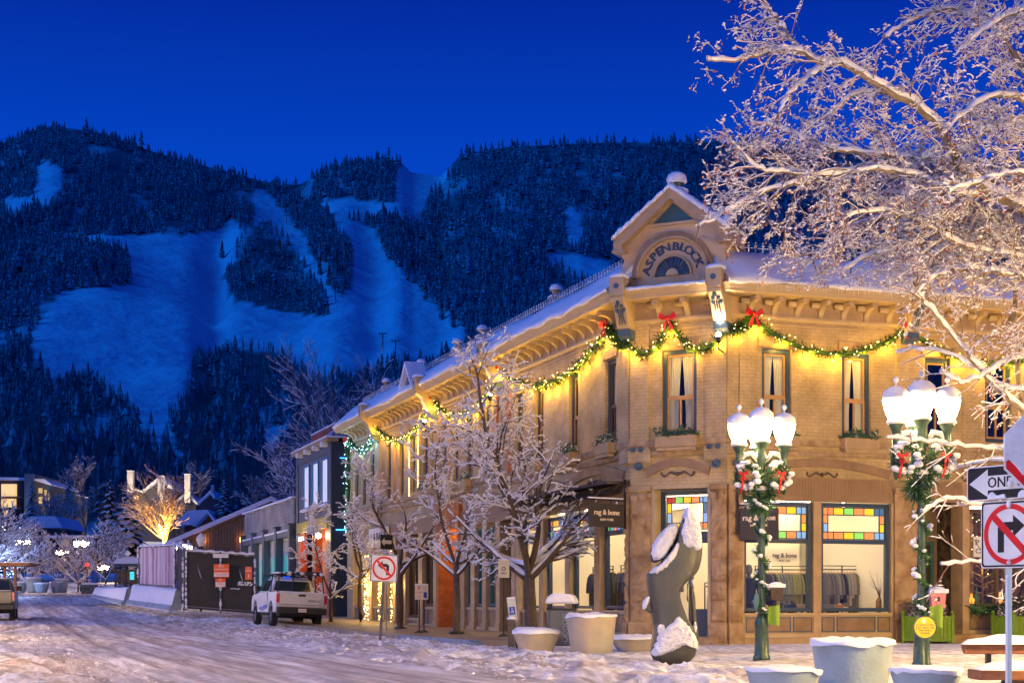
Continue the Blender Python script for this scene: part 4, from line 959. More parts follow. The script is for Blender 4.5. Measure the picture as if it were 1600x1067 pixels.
# shop name on the back wall, as a part of the room
def RSP(px, d):
    """how far along the right front a bearing meets a line at depth d behind it"""
    ox, oy = B[0] + d * N2[0], B[1] + d * N2[1]; k = (px - 800) / FP; return (ox - k * oy) / (k * D2[1] - D2[0])
mb = MB(RF); add_text(mb, 'rag & bone', .185, lambda x, y, z: (RSP(1226, -3.98) + x, -3.98 + z, 2.42 + y), .95, bold=.004)
add_text(mb, 'NEW YORK', .07, lambda x, y, z: (RSP(1226, -3.98) + x, -3.98 + z, 2.27 + y), 1.0); mb.build('wall_lettering', mat('brown_letters', (.10, .07, .05), .6), bld)
mb = MB(RF); mb.box(.9, 4.3, -4.2, -4.0, .17, 3.99); mb.build('partition', mat('cream_shop_wall', (.80, .74, .58)), bld)
# spot lights on brackets
SPL = mat('bracket_spot', (1, 1, 1), .4, emit=(1, .85, .6), es=40, sample=False)
def bracket_light(fr, s, en_, col=(1, .72, .38), z=7.78, d=.5):
    mb = MB(fr); mb.tube([(s, .05, z - .35), (s, d, z - .30), (s, d, z - .16)], .02, 6); mb.lathe([(.05, -.16), (.10, 0), (.03, .0)], 8, (s, d, z)); f = mb.build('spotlight', BLACK, bld)
    mb = MB(fr); mb.ball((s, d, z + .05), .075, 8, 6); mb.build('bulb', SPL, f)
    ld = bpy.data.lights.new('spotlight_light', 'SPOT'); ld.energy = en_; ld.color = col; ld.shadow_soft_size = .05; ld.spot_size = R(70); ld.spot_blend = .8
    lo = bpy.data.objects.new('spotlight_light', ld); COL.objects.link(lo); lo.location = fr(s, d, z + .15); lo.rotation_euler = (R(180), 0, 0)
bracket_light(CF, 2.60, 260)
for s in (10.4, 18.3): bracket_light(LF, s, 160, (1, .6, .2))
# ================================================================ helpers for dressing
def PT(px, py, Y): return Vector(((px - 800) / FP * Y, Y, CH + (HY - py) / FP * Y))
def GX(px, Y): return (px - 800) / FP * Y
def gz(x, y): return float(ground_h(np.array([x]), np.array([y]))[0])
def sprigs(mb, path, rad, n, L=.12, w_=.02, up=.2):
    """needle sprays along a line (list of Vectors)"""
    path = [Vector(p) for p in path]; m = len(path) - 1
    for i in range(n):
        t = rnd.random() * m; k = min(int(t), m - 1); c = path[k].lerp(path[k + 1], t - k)
        d = Vector((rnd.gauss(0, 1), rnd.gauss(0, 1), rnd.gauss(0, 1) + up)).normalized(); e_ = d.cross(Vector((rnd.random() - .5, rnd.random() - .5, rnd.random() - .5))).normalized()
        a = c + d * rad * rnd.random(); l_ = L * (.6 + .8 * rnd.random()); q = a + d * l_
        mb.add([tuple(a - e_ * w_), tuple(a + e_ * w_), tuple(q)], [(0, 1, 2)])
        if i % 2: f = d.cross(e_); mb.add([tuple(a - f * w_), tuple(a + f * w_), tuple(q + e_ * w_)], [(0, 1, 2)])
def bow(mb, c, r_, nrm):
    c = Vector(c); n = Vector(nrm).normalized(); u = Vector((0, 0, 1)).cross(n).normalized()
    for sg in (-1, 1):
        p = [c, c + u * sg * r_ * .9 + Vector((0, 0, r_ * .75)), c + u * sg * r_ * 1.25 + Vector((0, 0, r_ * .1)), c + u * sg * r_ * .7 - Vector((0, 0, r_ * .25))]
        for dd in (0, r_ * .35): mb.add([tuple(q + n * (dd if i in (1, 2, 3) else 0)) for i, q in enumerate(p)], [(0, 1, 2, 3)])
        mb.add([tuple(p[1]), tuple(p[1] + n * r_ * .35), tuple(p[2] + n * r_ * .35), tuple(p[2])], [(0, 1, 2, 3)])
        t = [c, c + u * sg * r_ * .15 - Vector((0, 0, r_ * .1)), c + u * sg * r_ * .9 - Vector((0, 0, r_ * 1.5)), c + u * sg * r_ * .35 - Vector((0, 0, r_ * 1.6))]
        mb.add([tuple(q + n * .03) for q in t], [(0, 1, 2, 3)])
    mb.ball(tuple(c + n * r_ * .2), r_ * .3, 6, 4)

# ---------------------------------------------------------------- garlands on the building
def garland(name, label, fr, knots, bows, cool=None, nb=9):
    """knots: list of (s, z); swags hang between successive high points"""
    path = []
    for (s0, z0), (s1, z1), sag in knots:
        n = 14
        for i in range(n + 1):
            t = i / n; path.append(fr(s0 + (s1 - s0) * t, .16, z0 + (z1 - z0) * t - sag * 4 * t * (1 - t)))
    mb = MB(); mb.tube(path, .06, 6); tot = sum((a - b).length for a, b in zip(path, path[1:])); sprigs(mb, path, .13, int(tot * 170), .11, .02, 0)
    g = mb.build(name, mat('garland_fir', (.02, .06, .012), .7), None, world=False, loc=tuple(path[0]))
    tag(g, label, 'garland', 'lit fir garlands on the building')
    d = 0; bl = MB(); blc = MB(); nxt = 0; lights = 0
    for a, b in zip(path, path[1:]):
        L = (b - a).length
        while nxt < d + L:
            p = a.lerp(b, (nxt - d) / max(L, 1e-6)); q = p + Vector((rnd.gauss(0, .06), rnd.gauss(0, .06), rnd.gauss(0, .09))) + fr.n * .10
            is_c = cool and cool(p); (blc if is_c else bl).ball(tuple(q), .0145, 5, 4)
            nxt += .10
            lights += 1
            if lights % 8 in (3, 6):
                ld = bpy.data.lights.new('bulb_glow', 'POINT'); ld.energy = 26.0 if not is_c else 12; ld.color = (.4, .8, 1) if is_c else (1, .55, .04); ld.shadow_soft_size = .06
                lo = bpy.data.objects.new('bulb_glow', ld); COL.objects.link(lo); lo.location = p + (fr.n * .05 - Vector((0, 0, .15)) if lights % 2 else fr.n * .22 + Vector((0, 0, .1)))
                if not lights % 2: ld.energy *= .25
        d += L
    if bl.v: bl.build('string_lights', BULB, g, world=False) if True else 0
    if blc.v: blc.build('string_lights', BULBW, g, world=False)
    for c in [c for c in bpy.data.objects if c.parent == g]:
        for v in c.data.vertices: v.co -= Vector(path[0])
    if bows:
        mb = MB()
        for s, z in bows: bow(mb, tuple(fr(s, .32, z) - path[0]), .2, fr.n)
        mb.build('bow', REDF, g)
    return g
garland('garland', 'lit fir garland swagged over the corner entrance window', CF, [((0, 7.85), (1.17, 8.32), .5), ((1.17, 8.32), (2.67, 8.0), .6)], [(1.17, 8.40)])
garland('garland', 'lit fir garland along the right front of the building', RF, [((0, 7.95), (.6, 8.34), .08), ((.6, 8.34), (5.2, 8.3), .78), ((5.2, 8.3), (10.4, 8.3), .78)], [(.6, 8.42), (5.2, 8.34)])
garland('garland', 'lit fir garland along the left front with cool white bulbs at its far end', LF, [((0, 7.85), (.99, 8.40), .12), ((.99, 8.45), (10.4, 8.6), .95), ((10.4, 8.6), (18.3, 8.6), 1.0), ((18.3, 8.6), (27.1, 8.5), .95), ((27.1, 8.5), (32.2, 8.5), .75), ((32.6, 8.5), (32.7, 4.2), 0)],
        [(.99, 8.5), (10.4, 8.62), (18.3, 8.62), (27.1, 8.5), (32.4, 8.5)], cool=lambda p: (p - LF(27.1, 0, 0)).dot(LF.u) > 0)
# vertical light strings
for s, m_, c_ in ((20.6, BULB, (1, .65, .1)), (21.9, BULB, (1, .65, .1))):
    mb = MB(LF); 
    for i in range(30): mb.ball((s, .13, 5.3 + i * .085), .022, 5, 4)
    o = mb.build('light_string', m_, None, loc=tuple(LF(s, 0, 5))); tag(o, 'vertical string of yellow bulbs on the upper wall, %s of the pair' % ('nearer' if s < 21 else 'farther'), 'light string', 'vertical bulb strings')
for s0, s1 in ((24.25, 24.6), (26.25, 26.7), (28.4, 28.9), (29.0, 29.25)):
    mb = MB(LF)
    for i in range(42): mb.ball((s0 + (s1 - s0) * rnd.random(), .17 + .05 * rnd.random(), .3 + 3 * rnd.random()), .02, 5, 4)
    o = mb.build('light_string', BULB, None, loc=tuple(LF(s0, 0, 1))); tag(o, 'golden bulbs round the %s post of the far bar, counted from the corner' % {24.25: 'first', 26.25: 'second', 28.4: 'third', 29.0: 'fourth'}[s0], 'light string', 'bulbs round the bar posts')
    ld = bpy.data.lights.new('bulb_glow', 'POINT'); ld.energy = 60; ld.color = (1, .62, .15); ld.shadow_soft_size = .2; lo = bpy.data.objects.new('bulb_glow', ld); COL.objects.link(lo); lo.location = LF((s0 + s1) / 2, .5, 1.8)
# bar sign
mb = MB(LF); mb.box(25.2, 28.4, .10, .2, 3.45, 4.25); o = mb.build('bar_sign', WHITE, None, loc=tuple(LF(26.8, 0, 3.8))); tag(o, 'white sign board ending in & BAR over the far shopfront', 'sign')
mb = MB(LF); add_text(mb, '& BAR', .52, lambda x, y, z: (26.75 - x, .205 + z, 3.85 + y), 1.1, bold=.008); q = mb.build('lettering', mat('black_letters', (.03, .03, .03), .6), o)
# hanging shop signs on scrolled brackets
def hanging_sign(base, along, label, w_=1.15, h_=.62):
    t = thing('hanging_sign', label, 'sign', base, math.atan2(along[1], along[0]), 'black hanging shop signs')
    mb = MB(); mb.box(.0, .05, -.02, .02, -1.15, .15); mb.box(.05, w_ + .12, -.015, .015, -.42, -.385); mb.tube([(.03, 0, .1), (.2, 0, .02), (.35, 0, -.12), (.5, 0, -.16), (.7, 0, -.14), (.85, 0, -.2), (1.0, 0, -.34), (1.1, 0, -.4)], .022, 6)
    for x in (.25, .5, w_ - .1): mb.box(x - .01, x + .01, -.01, .01, -.50, -.42)
    mb.build('bracket', BLACK, t)
    mb = MB(); mb.box(.08, w_ + .08, -.03, .03, -.50 - h_, -.50); mb.build('board', mat('sign_charcoal', (.035, .028, .026), .5), t, bevel=.01)
    mb = MB(); cx = .08 + w_ / 2
    for sd_ in (1, -1):
        add_text(mb, 'rag & bone', .20, lambda x, y, z: (cx + sd_ * x, -sd_ * (.032 + z), -.74 + y), .95, bold=.006)
        add_text(mb, 'NEW YORK', .085, lambda x, y, z: (cx + sd_ * x, -sd_ * (.032 + z), -.93 + y), 1.0, bold=.003)
    mb.build('lettering', mat('gold_letters', (.85, .72, .5), .5), t)
    mb = MB(); mb.box(.1, w_ + .1, -.03, .03, -.385, -.35); mb.ball((.3, 0, -.48), .04, 6, 4); mb.build('snow_cap', SNOW, t)
hanging_sign(tuple(LF(.02, .12, 4.15)), (-.82, -.57), 'black rag & bone hanging sign on the left front beside the snowy tree')
hanging_sign(tuple(RF(.18, .16, 3.95)), (.93, -.36), 'black rag & bone hanging sign behind the left street lamp', 1.0, .8)

# ---------------------------------------------------------------- inside the corner shop
RAIL = mat('black_rail', (.02, .02, .02), .4, metal=.5)
def clothes_rail(fr, a, b, d, label, z=1.95):
    mb = MB(); O = fr((a + b) / 2, d, .17); f2 = lambda s, dd, zz: tuple(fr(s, d + dd, zz + .17) - O)
    mb.tube([f2(a, 0, z - .17), f2(b, 0, z - .17)], .018, 6)
    for s in (a, (a + b) / 2, b): mb.tube([f2(s, 0, 0), f2(s, 0, z + .1 - .17)], .018, 6)
    mb.tube([f2(a, -.02, .35), f2(b, -.02, .35)], .018, 6); mb.tube([f2(a, 0, z - .07), f2(b, 0, z - .07)], .012, 6)
    o = mb.build('clothes_rail', RAIL, None, world=False); o.location = O; tag(o, label, 'clothes rail', 'clothes rails in the shop window'); return o
GC_ = [(.03, .03, .035), (.09, .09, .095), (.24, .21, .18), (.03, .05, .12), (.17, .17, .06), (.06, .04, .03), (.22, .19, .15), (.015, .015, .015), (.10, .12, .14), (.30, .14, .05), (.16, .17, .16)]
GM = [mat('garment_cloth_%d' % i, c, .9, bump=(20, .3)) for i, c in enumerate(GC_)]
GNM = ['black', 'charcoal', 'taupe', 'navy', 'olive', 'dark brown', 'beige', 'jet black', 'slate', 'rust', 'grey']
_ords = ['first', 'second', 'third', 'fourth', 'fifth', 'sixth', 'seventh', 'eighth', 'ninth', 'tenth', 'eleventh', 'twelfth', 'thirteenth', 'fourteenth', 'fifteenth', 'sixteenth', 'seventeenth', 'eighteenth']
_cnt = {}
def garment(fr, s, d, z, ci, L, place):
    _cnt[place] = _cnt.get(place, -1) + 1
    mb = MB(); W = .23; tck = .035 + .02 * rnd.random(); tl = rnd.gauss(0, .02); n = 7; P = []
    # shoulders to hem, sleeves hanging: outline across the rail
    prof = [(0.05, 0), (.17, -.05), (W, -.12), (W + .05, -.35), (W + .06, -.60), (W - .02, -.62), (W - .05, -.30), (W - .06, -L), (.0, -L - .01)]
    full = prof + [(-x, zz) for x, zz in prof[::-1][1:]]
    O = fr(s, d, z); m_ = len(full)
    for sg in (-1, 1):
        for i, (x, zz) in enumerate(full): P.append(tuple(fr(s + sg * tck * (.4 + .8 * min(1, -zz * 1.4)) + tl * zz + .3 * x * .9, d + x * .75 + .0, z - .07 + zz + .01 * math.sin(i * 3)) - O))
    c0 = len(P); P += [tuple(fr(s - tck * 1.3, d, z - .4) - O), tuple(fr(s + tck * 1.3, d, z - .4) - O)]
    Fc = [(i, (i + 1) % m_, (i + 1) % m_ + m_, i + m_) for i in range(m_)] + [(i, (i + 1) % m_, c0) for i in range(m_)] + [(i + m_, (i + 1) % m_ + m_, c0 + 1) for i in range(m_)]
    mb.add(P, Fc)
    o = mb.build('garment', GM[ci], None, world=False); o.location = O
    tag(o, '%s garment, %s on the rail %s' % (GNM[ci], _ords[_cnt[place]], place), 'garment', 'garments on the shop rails')
    mb = MB(); mb.tube([tuple(fr(s, d, z - .06) - O), tuple(fr(s, d, z + .01) - O)], .006, 4); mb.tube([tuple(fr(s - .02, d - .13, z - .10) - O), tuple(fr(s, d, z - .05) - O), tuple(fr(s + .02, d + .13, z - .10) - O)], .012, 4)
    mb.build('hanger', mat('wood_hanger', (.55, .36, .16), .5), o)
clothes_rail(RF, RSP(1180, -2.6), RSP(1264, -2.6), -2.6, 'black clothes rail behind the first window of the right front', 1.98)
clothes_rail(RF, RSP(1285, -1.9), RSP(1346, -1.9), -1.9, 'black clothes rail behind the second window of the right front', 1.98)
for i in range(15):
    garment(RF, RSP(1196 + i * 4.6, -2.6), -2.6, 1.96, rnd.choice([0, 1, 2, 7, 3, 8, 4, 6]), .75 + .35 * rnd.random(), 'behind the first right front window')
for i in range(12): garment(RF, RSP(1289 + i * 4.9, -1.9), -1.9, 1.96, rnd.choice([0, 1, 7, 10, 4, 2, 8]) if i > 2 else 1, .7 + .5 * rnd.random(), 'behind the second right front window')
for k, (a, b) in enumerate(((.4, 1.9), (2.5, 4.2), (4.8, 6.4))):
    pl = ['behind the first left front window', 'behind the second left front window', 'behind the third left front window'][k]
    clothes_rail(LF, a, b, -1.5, 'black clothes rail ' + pl, 2.05)
    n = int((b - a) / .12)
    for i in range(n): garment(LF, a + .08 + i * .12, -1.5, 2.03, rnd.choice([2, 6, 9, 3, 7, 5] if k == 0 else [0, 1, 7, 5, 3]), .8 + .4 * rnd.random(), pl)
clothes_rail(CF, 1.4, 2.3, -1.9, 'clothes rail just inside the corner door', 1.5)
for i in range(6): garment(CF, 1.5 + i * .13, -1.9, 1.48, rnd.choice([2, 6, 10]), .8, 'inside the corner door')
for i in range(10): garment(RF, RSP(1206 + i * 5.2, -3.5), -3.5, 1.75, rnd.choice([2, 6, 9, 10, 4]), .7 + .3 * rnd.random(), 'at the back of the first right front window')
clothes_rail(RF, RSP(1203, -3.5), RSP(1262, -3.5), -3.5, 'low clothes rail at the back of the first right front window', 1.78)
t = thing('shelving_unit', 'orange lit cube shelving at the back of the second right front window', 'shelf', tuple(RF(RSP(1306, -3.7), -3.7, .17)), math.atan2(D2[1], D2[0]))
for k in range(4): mb = MB(); mb.box(-.5, .5, -.2, .2, k * .42, k * .42 + .03); mb.build('shelf', mat('lit_oak', (.62, .36, .15), .5), t)
for k in range(3): mb = MB(); mb.box(-.5 + k * .485, -.47 + k * .485, -.2, .2, .031, 1.259); mb.build('upright', mat('lit_oak', (.62, .36, .15), .5), t)
for k in range(9):
    mb = MB(); mb.box(-.14, .14, -.12, .12, 0, .08 + .12 * rnd.random()); o = mb.build('folded_clothes', GM[(k * 3) % 11], None, world=False, bevel=.01); u, v = k % 2, k // 2 % 4
    o.location = RF(RSP(1306, -3.7) - .24 + u * .49 + rnd.gauss(0, .02), -3.7, .17 + .032 + min(v, 3) * .42 + (.0)); o.rotation_euler[2] = math.atan2(D2[1], D2[0]) + .01 * k; tag(o, '%s folded garment, stack %s on the cube shelving' % (GNM[(k * 3) % 11], _ords[k]), 'folded clothes') if k < 8 else bpy.data.objects.remove(o)
mb = MB(); n = 26; P = [(-.3 + .6 * i / n, .03 * math.sin(i * 1.5), z) for z in (0, 3.1) for i in range(n + 1)]; mb.add(P, [(i, i + 1, n + 2 + i, n + 1 + i) for i in range(n)], True)
o = mb.build('drape', mat('cream_drape', (.70, .60, .40), .9), None, world=False); o.location = RF(RSP(1374, -1.2), -1.2, .4); o.rotation_euler[2] = math.atan2(D2[1], D2[0]); tag(o, 'pale gathered drape at the right of the second shop window', 'curtain')
mb = MB(); mb.lathe([(.06, 0), (.10, .1), (.10, .3), (.04, .42)], 10)
for i in range(16): a = i * 2.4; mb.tube([(0, 0, .4), (.08 * math.cos(a), .08 * math.sin(a), .62), (.3 * math.cos(a), .3 * math.sin(a), .75 + .4 * rnd.random())], [.007, .006, .003], 4)
o = mb.build('branch_vase', mat('dry_branches', (.22, .13, .06), .8), None, world=False); o.location = RF(RSP(1374, -.7), -.7, .8); tag(o, 'vase of dry branches low in the right corner of the second window', 'vase')
# mannequin, shelves, framed picture
mb = MB(); mb.lathe([(.10, .85), (.15, 1.0), (.13, 1.15), (.19, 1.42), (.20, 1.5), (.07, 1.56), (.05, 1.62)], 12, sy=.6); mb.lathe([(.03, 1.6), (.09, 1.68), (.10, 1.78), (.07, 1.88), (.01, 1.9)], 10); mb.lathe([(.17, 0), (.17, .02), (.015, .03), (.015, .85)], 12)
t = thing('mannequin', 'dark suited mannequin at the left edge of the first right front window', 'mannequin', tuple(RF(RSP(1170, -.7), -.7, .17)))
mb.build('body', mat('grey_mannequin', (.12, .12, .12), .5), t)
mb = MB(); mb.lathe([(.17, .80), (.20, 1.0), (.17, 1.15), (.22, 1.42), (.21, 1.50), (.08, 1.55)], 12, sy=.62)
for sg in (-1, 1): mb.tube([(sg * .2, 0, 1.48), (sg * .27, .02, 1.2), (sg * .26, -.05, .9)], [.06, .055, .045], 7)
for sg in (-1, 1): mb.tube([(sg * .08, 0, .85), (sg * .09, 0, .45), (sg * .09, 0, .06)], [.09, .07, .055], 7)
mb.build('suit', mat('navy_suit', (.02, .03, .07), .8), t)
TBL = mat('lit_wood_shelf', (.55, .32, .14), .5)
def shelf(fr, a, b, d, label, n=2, h=.75):
    t = thing('display_table', label, 'table', tuple(fr((a + b) / 2, d, .17)), math.atan2(fr.u.y, fr.u.x), 'display tables in the shop'); w2 = (b - a) / 2
    for k in range(n):
        z = h * (k + 1) / n; mb = MB(); mb.box(-w2, w2, -.3, .3, z - .03, z); mb.build('shelf', TBL, t)
    for sx in (-1, 1):
        for sy in (-1, 1): mb = MB(); mb.box(sx * w2 - .02, sx * w2 + .02, sy * .3 - .02, sy * .3 + .02, 0, h - .031); mb.build('leg', RAIL, t)
    return t
shelf(RF, RSP(1225, -1.5), RSP(1262, -1.5), -1.5, 'wooden display table behind the first right front window'); shelf(RF, RSP(1286, -1), RSP(1318, -1), -1.0, 'wooden display table behind the second right front window')
for fr, s, d, z, ci in ((RF, RSP(1234, -1.5), -1.5, .92, 3), (RF, RSP(1250, -1.5), -1.5, .92, 6), (RF, RSP(1294, -1), -1.0, .92, 8), (RF, RSP(1308, -1), -1.0, .92, 9)):
    mb = MB(); 
    for k in range(3): mb.box(-.14, .14, -.1, .1, k * .035, k * .035 + .033)
    o = mb.build('folded_clothes', GM[ci], None, world=False, bevel=.008); o.location = fr(s, d, z); o.rotation_euler[2] = math.atan2(fr.u.y, fr.u.x); tag(o, '%s folded clothes stacked on the display table behind the %s window' % (GNM[ci], 'first' if d < -1.2 else 'second'), 'folded clothes')
t = thing('framed_picture', 'framed picture of two bottles on the wall of the second window', 'picture', tuple(RF(RSP(1316, -3.96), -3.96, 2.62)), math.atan2(D2[1], D2[0]))
mb = MB(); frame_rect(mb, -.36, .36, -.30, .30, .035, -.04, .0); mb.build('frame', mat('dark_wood_frame', (.10, .05, .03), .5), t)
mb = MB(); mb.box(-.325, .325, -.03, -.012, -.265, .265); q = mb.build('print', mat('pale_print', (.72, .68, .60), .6), t)
mb = MB(); mb.box(-.24, -.04, -.036, -.031, -.20, .0); mb.box(-.19, -.08, -.036, -.031, .005, .12); mb.box(.10, .13, -.036, -.031, -.2, .1); mb.ball((.115, -.033, .14), .05, 8, 5, 1); mb.build('motif', mat('dark_print', (.08, .07, .08), .6), q)

# ---------------------------------------------------------------- second shop on the right front
mb = MB(RF); mb.box(5.60, 5.75, -1.2, .02, -.1, 4.3); mb.box(7.0, 7.22, -.5, .06, -.1, 4.3); mb.box(12.0, 12.3, -.4, .06, -.1, 4.3); mb.build_each('shopfront_post', TRIM, bld, bevel=.01)
mb = MB(RF); mb.box(5.75, LEN2, -.25, .04, 3.75, 4.3); mb.build('sign_board', BOARD, bld)
mb = MB(RF); mb.box(5.75, 7.0, -1.25, -1.15, .4, 3.6); mb.box(5.75, 7.0, -1.2, -.0, -.1, .38); f = mb.build('porch', mat('brown_board_wall', (.16, .11, .07), .7, var=(2, (.10, .07, .05), 1)), bld)
mb = MB(RF); frame_rect(mb, 5.95, 6.85, .42, 2.75, .10, -1.14, -1.07); mb.box(6.05, 6.75, -1.14, -1.08, .52, 1.25); d_ = mb.build('shop_door', mat('dark_teal_paint', (.03, .08, .10), .4), bld)
mb = MB(RF); mb.quad((6.05, -1.1, 1.25), (6.75, -1.1, 1.25), (6.75, -1.1, 2.65), (6.05, -1.1, 2.65)); mb.build('pane', GLASSD, d_)
mb = MB(RF); mb.box(5.6, 8.2, .08, .7, -.2, .22); mb.box(5.6, 8.4, .70, 1.1, -.2, .08); mb.build('step', STONE, bld, bevel=.02)
lit_shop(RF, 7.22, 9.3, .95, 3.6, ROOMB, BROWND, 1, d=-.2, depth=2.6, es=5, ec=(1, .74, .42)); bulkhead(RF, 7.22, 9.3, .2, .92, -.05)
lit_shop(RF, 9.4, 11.9, .95, 3.6, ROOMB, BROWND, 1, d=-.2, depth=2.6, es=5, ec=(1, .74, .42)); bulkhead(RF, 9.4, 11.9, .2, .92, -.05)
lit_shop(RF, 12.3, 16.8, .95, 3.6, ROOMB, BROWND, 2, d=-.2, depth=2.6, es=4, ec=(1, .74, .42)); bulkhead(RF, 12.3, 16.8, .2, .92, -.05)
# little things on show
SHC = [mat('amber_glass', (.8, .35, .03), .2, emit=(1, .45, .05), es=1.2, sample=False), mat('copper_cloth', (.40, .14, .04), .6), mat('cream_candle', (.75, .68, .5), .6), mat('brass', (.5, .35, .12), .3, metal=.8), mat('green_bottle', (.08, .16, .05), .2)]
for i, (s, z, k) in enumerate(((7.45, 1.0, 2), (7.75, 1.0, 0), (8.0, 1.0, 4), (8.5, 1.0, 1), (8.75, 1.0, 0), (9.05, 1.0, 2), (9.7, 1.0, 3), (10.1, 1.0, 0), (10.6, 1.0, 2))):
    mb = MB(); h = .22 + .5 * rnd.random(); mb.lathe([(.07, 0), (.09, .04), (.09, h * .55), (.035, h * .7), (.03, h), (.045, h + .01)], 10); o = mb.build('bottle', SHC[k], None, world=False); o.location = RF(s, -.45 - .3 * rnd.random(), z)
    tag(o, ['cream jar', 'glowing amber bottle', 'green bottle', 'copper vase', 'amber bottle', 'pale jar', 'brass vase', 'glowing amber jar', 'cream vase'][i] + ' on the window shelf of the second shop', 'bottle', 'bottles in the second shop window')
mb = MB(); mb.tube([(0, 0, 0), (0, 0, 1.9)], .03, 6)
for i in range(26): a = i * 2.4; z = .3 + i * .06; r_ = .42 * (1 - z / 2.1); mb.tube([(0, 0, z), (r_ * math.cos(a), r_ * math.sin(a), z + .12)], [.018, .008], 4); mb.ball((r_ * math.cos(a), r_ * math.sin(a), z + .12), .025, 5, 4)
o = mb.build('display_tree', SHC[3], None, world=False); o.location = RF(8.3, -.9, .95); tag(o, 'brass twig tree standing in the window of the second shop', 'ornament')
mb = MB(RF)
for i in range(110): mb.ball((7.3 + 4.4 * rnd.random(), -.35 - rnd.random() * .5, 3.4 - rnd.random() ** 2 * 1.6), .014, 4, 3)
o = mb.build('light_string', BULB, None, loc=tuple(RF(8.5, -.5, 3))); tag(o, 'fairy lights hanging inside the second shop window', 'light string')
mb = MB(RF)
for s in (7.55, 9.0): mb.lathe([(.04, 0), (.13, .05), (.16, .32), (.10, .42)], 10, (s, -1.3, 2.6))
o = mb.build('pendant_lamp', mat('shop_pendant', (1, .85, .6), .4, emit=(1, .75, .4), es=14), None, loc=tuple(RF(8.2, -1.3, 2.6))); tag(o, 'glowing pendant lamps in the second shop', 'lamp')
mb = MB(RF); mb.box(7.32, 7.95, .07, .1, 2.3, 2.85); o = mb.build('shop_notice', WHITE, None, loc=tuple(RF(7.6, .1, 2.5))); tag(o, 'small white sign with dark lettering beside the no right turn sign', 'sign')
mb = MB(RF); add_text(mb, 'P', .22, lambda x, y, z: (7.42 + x, .102 + z, 2.68 + y), 1.1, bold=.004); add_text(mb, 'Co', .2, lambda x, y, z: (7.5 + x, .102 + z, 2.45 + y), 1.1, bold=.004); mb.build('lettering', BROWND, o)
# fir swag on the sill
path = [RF(7.2 + i * .35, .12, .95 - .12 * abs(math.sin(i * .9))) for i in range(14)]; mb = MB(); mb.tube(path, .06, 6); sprigs(mb, path, .14, 900, .18, .02, 0)
o = mb.build('sill_garland', GREEN, None, world=False, loc=tuple(path[0])); tag(o, 'dark fir garland along the sill of the second shop', 'garland')
# lime green tubs with shrubs
LIME = mat('lime_green_paint', (.16, .27, .015), .5, var=(5, (.12, .2, .01), 1))
SHRUB = topsnow_mat('shrub_leaves', (.05, .045, .025), lo=.2, hi=.6, nscale=8)
def tub(x, y, label):
    t = thing('planter_box', label, 'planter', (x, y, gz(x, y) - .02), math.atan2(D2[1], D2[0]), 'lime green planter boxes')
    mb = MB(); w2 = .44
    for sx in (-1, 1):
        for sy in (-1, 1): mb.box(sx * w2 - .045, sx * w2 + .045, sy * w2 - .045, sy * w2 + .045, 0, .78); mb.ball((sx * w2, sy * w2, .83), .05, 8, 5)
    for k in (0, 1):
        for sg in (-1, 1):
            for i in range(7):
                a = -w2 + .05 + i * .113; b = a + .105
                if k == 0: mb.box(a, b, sg * w2 - .015, sg * w2 + .015, .10, .70)
                else: mb.box(sg * w2 - .015, sg * w2 + .015, a, b, .10, .70)
            for z in (.08, .66):
                if k == 0: mb.box(-w2, w2, sg * w2 - .025, sg * w2 + .025, z, z + .07)
                else: mb.box(sg * w2 - .025, sg * w2 + .025, -w2, w2, z, z + .07)
    mb.build('box', LIME, t, bevel=.006)
    mb = MB(); mb.box(-.42, .42, -.42, .42, .55, .68); mb.build('snow', SNOW, t)
    mb = MB(); 
    for i in range(900):
        a = rnd.random() * 6.3; q = rnd.random() ** .4; z = .72 + .48 * rnd.random(); r_ = .46 * math.sqrt(max(0, 1 - ((z - .8) / .48) ** 2)) * q + .02; c = Vector((r_ * math.cos(a), r_ * math.sin(a), z)); d = (c - Vector((0, 0, .6))).normalized(); e_ = d.cross(Vector((rnd.random() - .5, rnd.random() - .5, rnd.random()))).normalized()
        mb.add([tuple(c - e_ * .03), tuple(c + e_ * .03), tuple(c + d * .09)], [(0, 1, 2)])
    for i in range(26): a = rnd.random() * 6.3; q = .35 * rnd.random(); mb.ball((q * math.cos(a), q * math.sin(a), 1.12 + .1 * rnd.random() - q * .3), .05 + .03 * rnd.random(), 6, 4, .6, .4)
    mb.build('shrub', SHRUB, t)
p = RF(5.28, 1.0, 0); tub(p.x, p.y, 'lime green slatted planter box with snowy shrub behind the right street lamp')
p = RF(7.75, 1.4, 0); tub(p.x, p.y, 'lime green slatted planter box with snowy shrub above the bench')

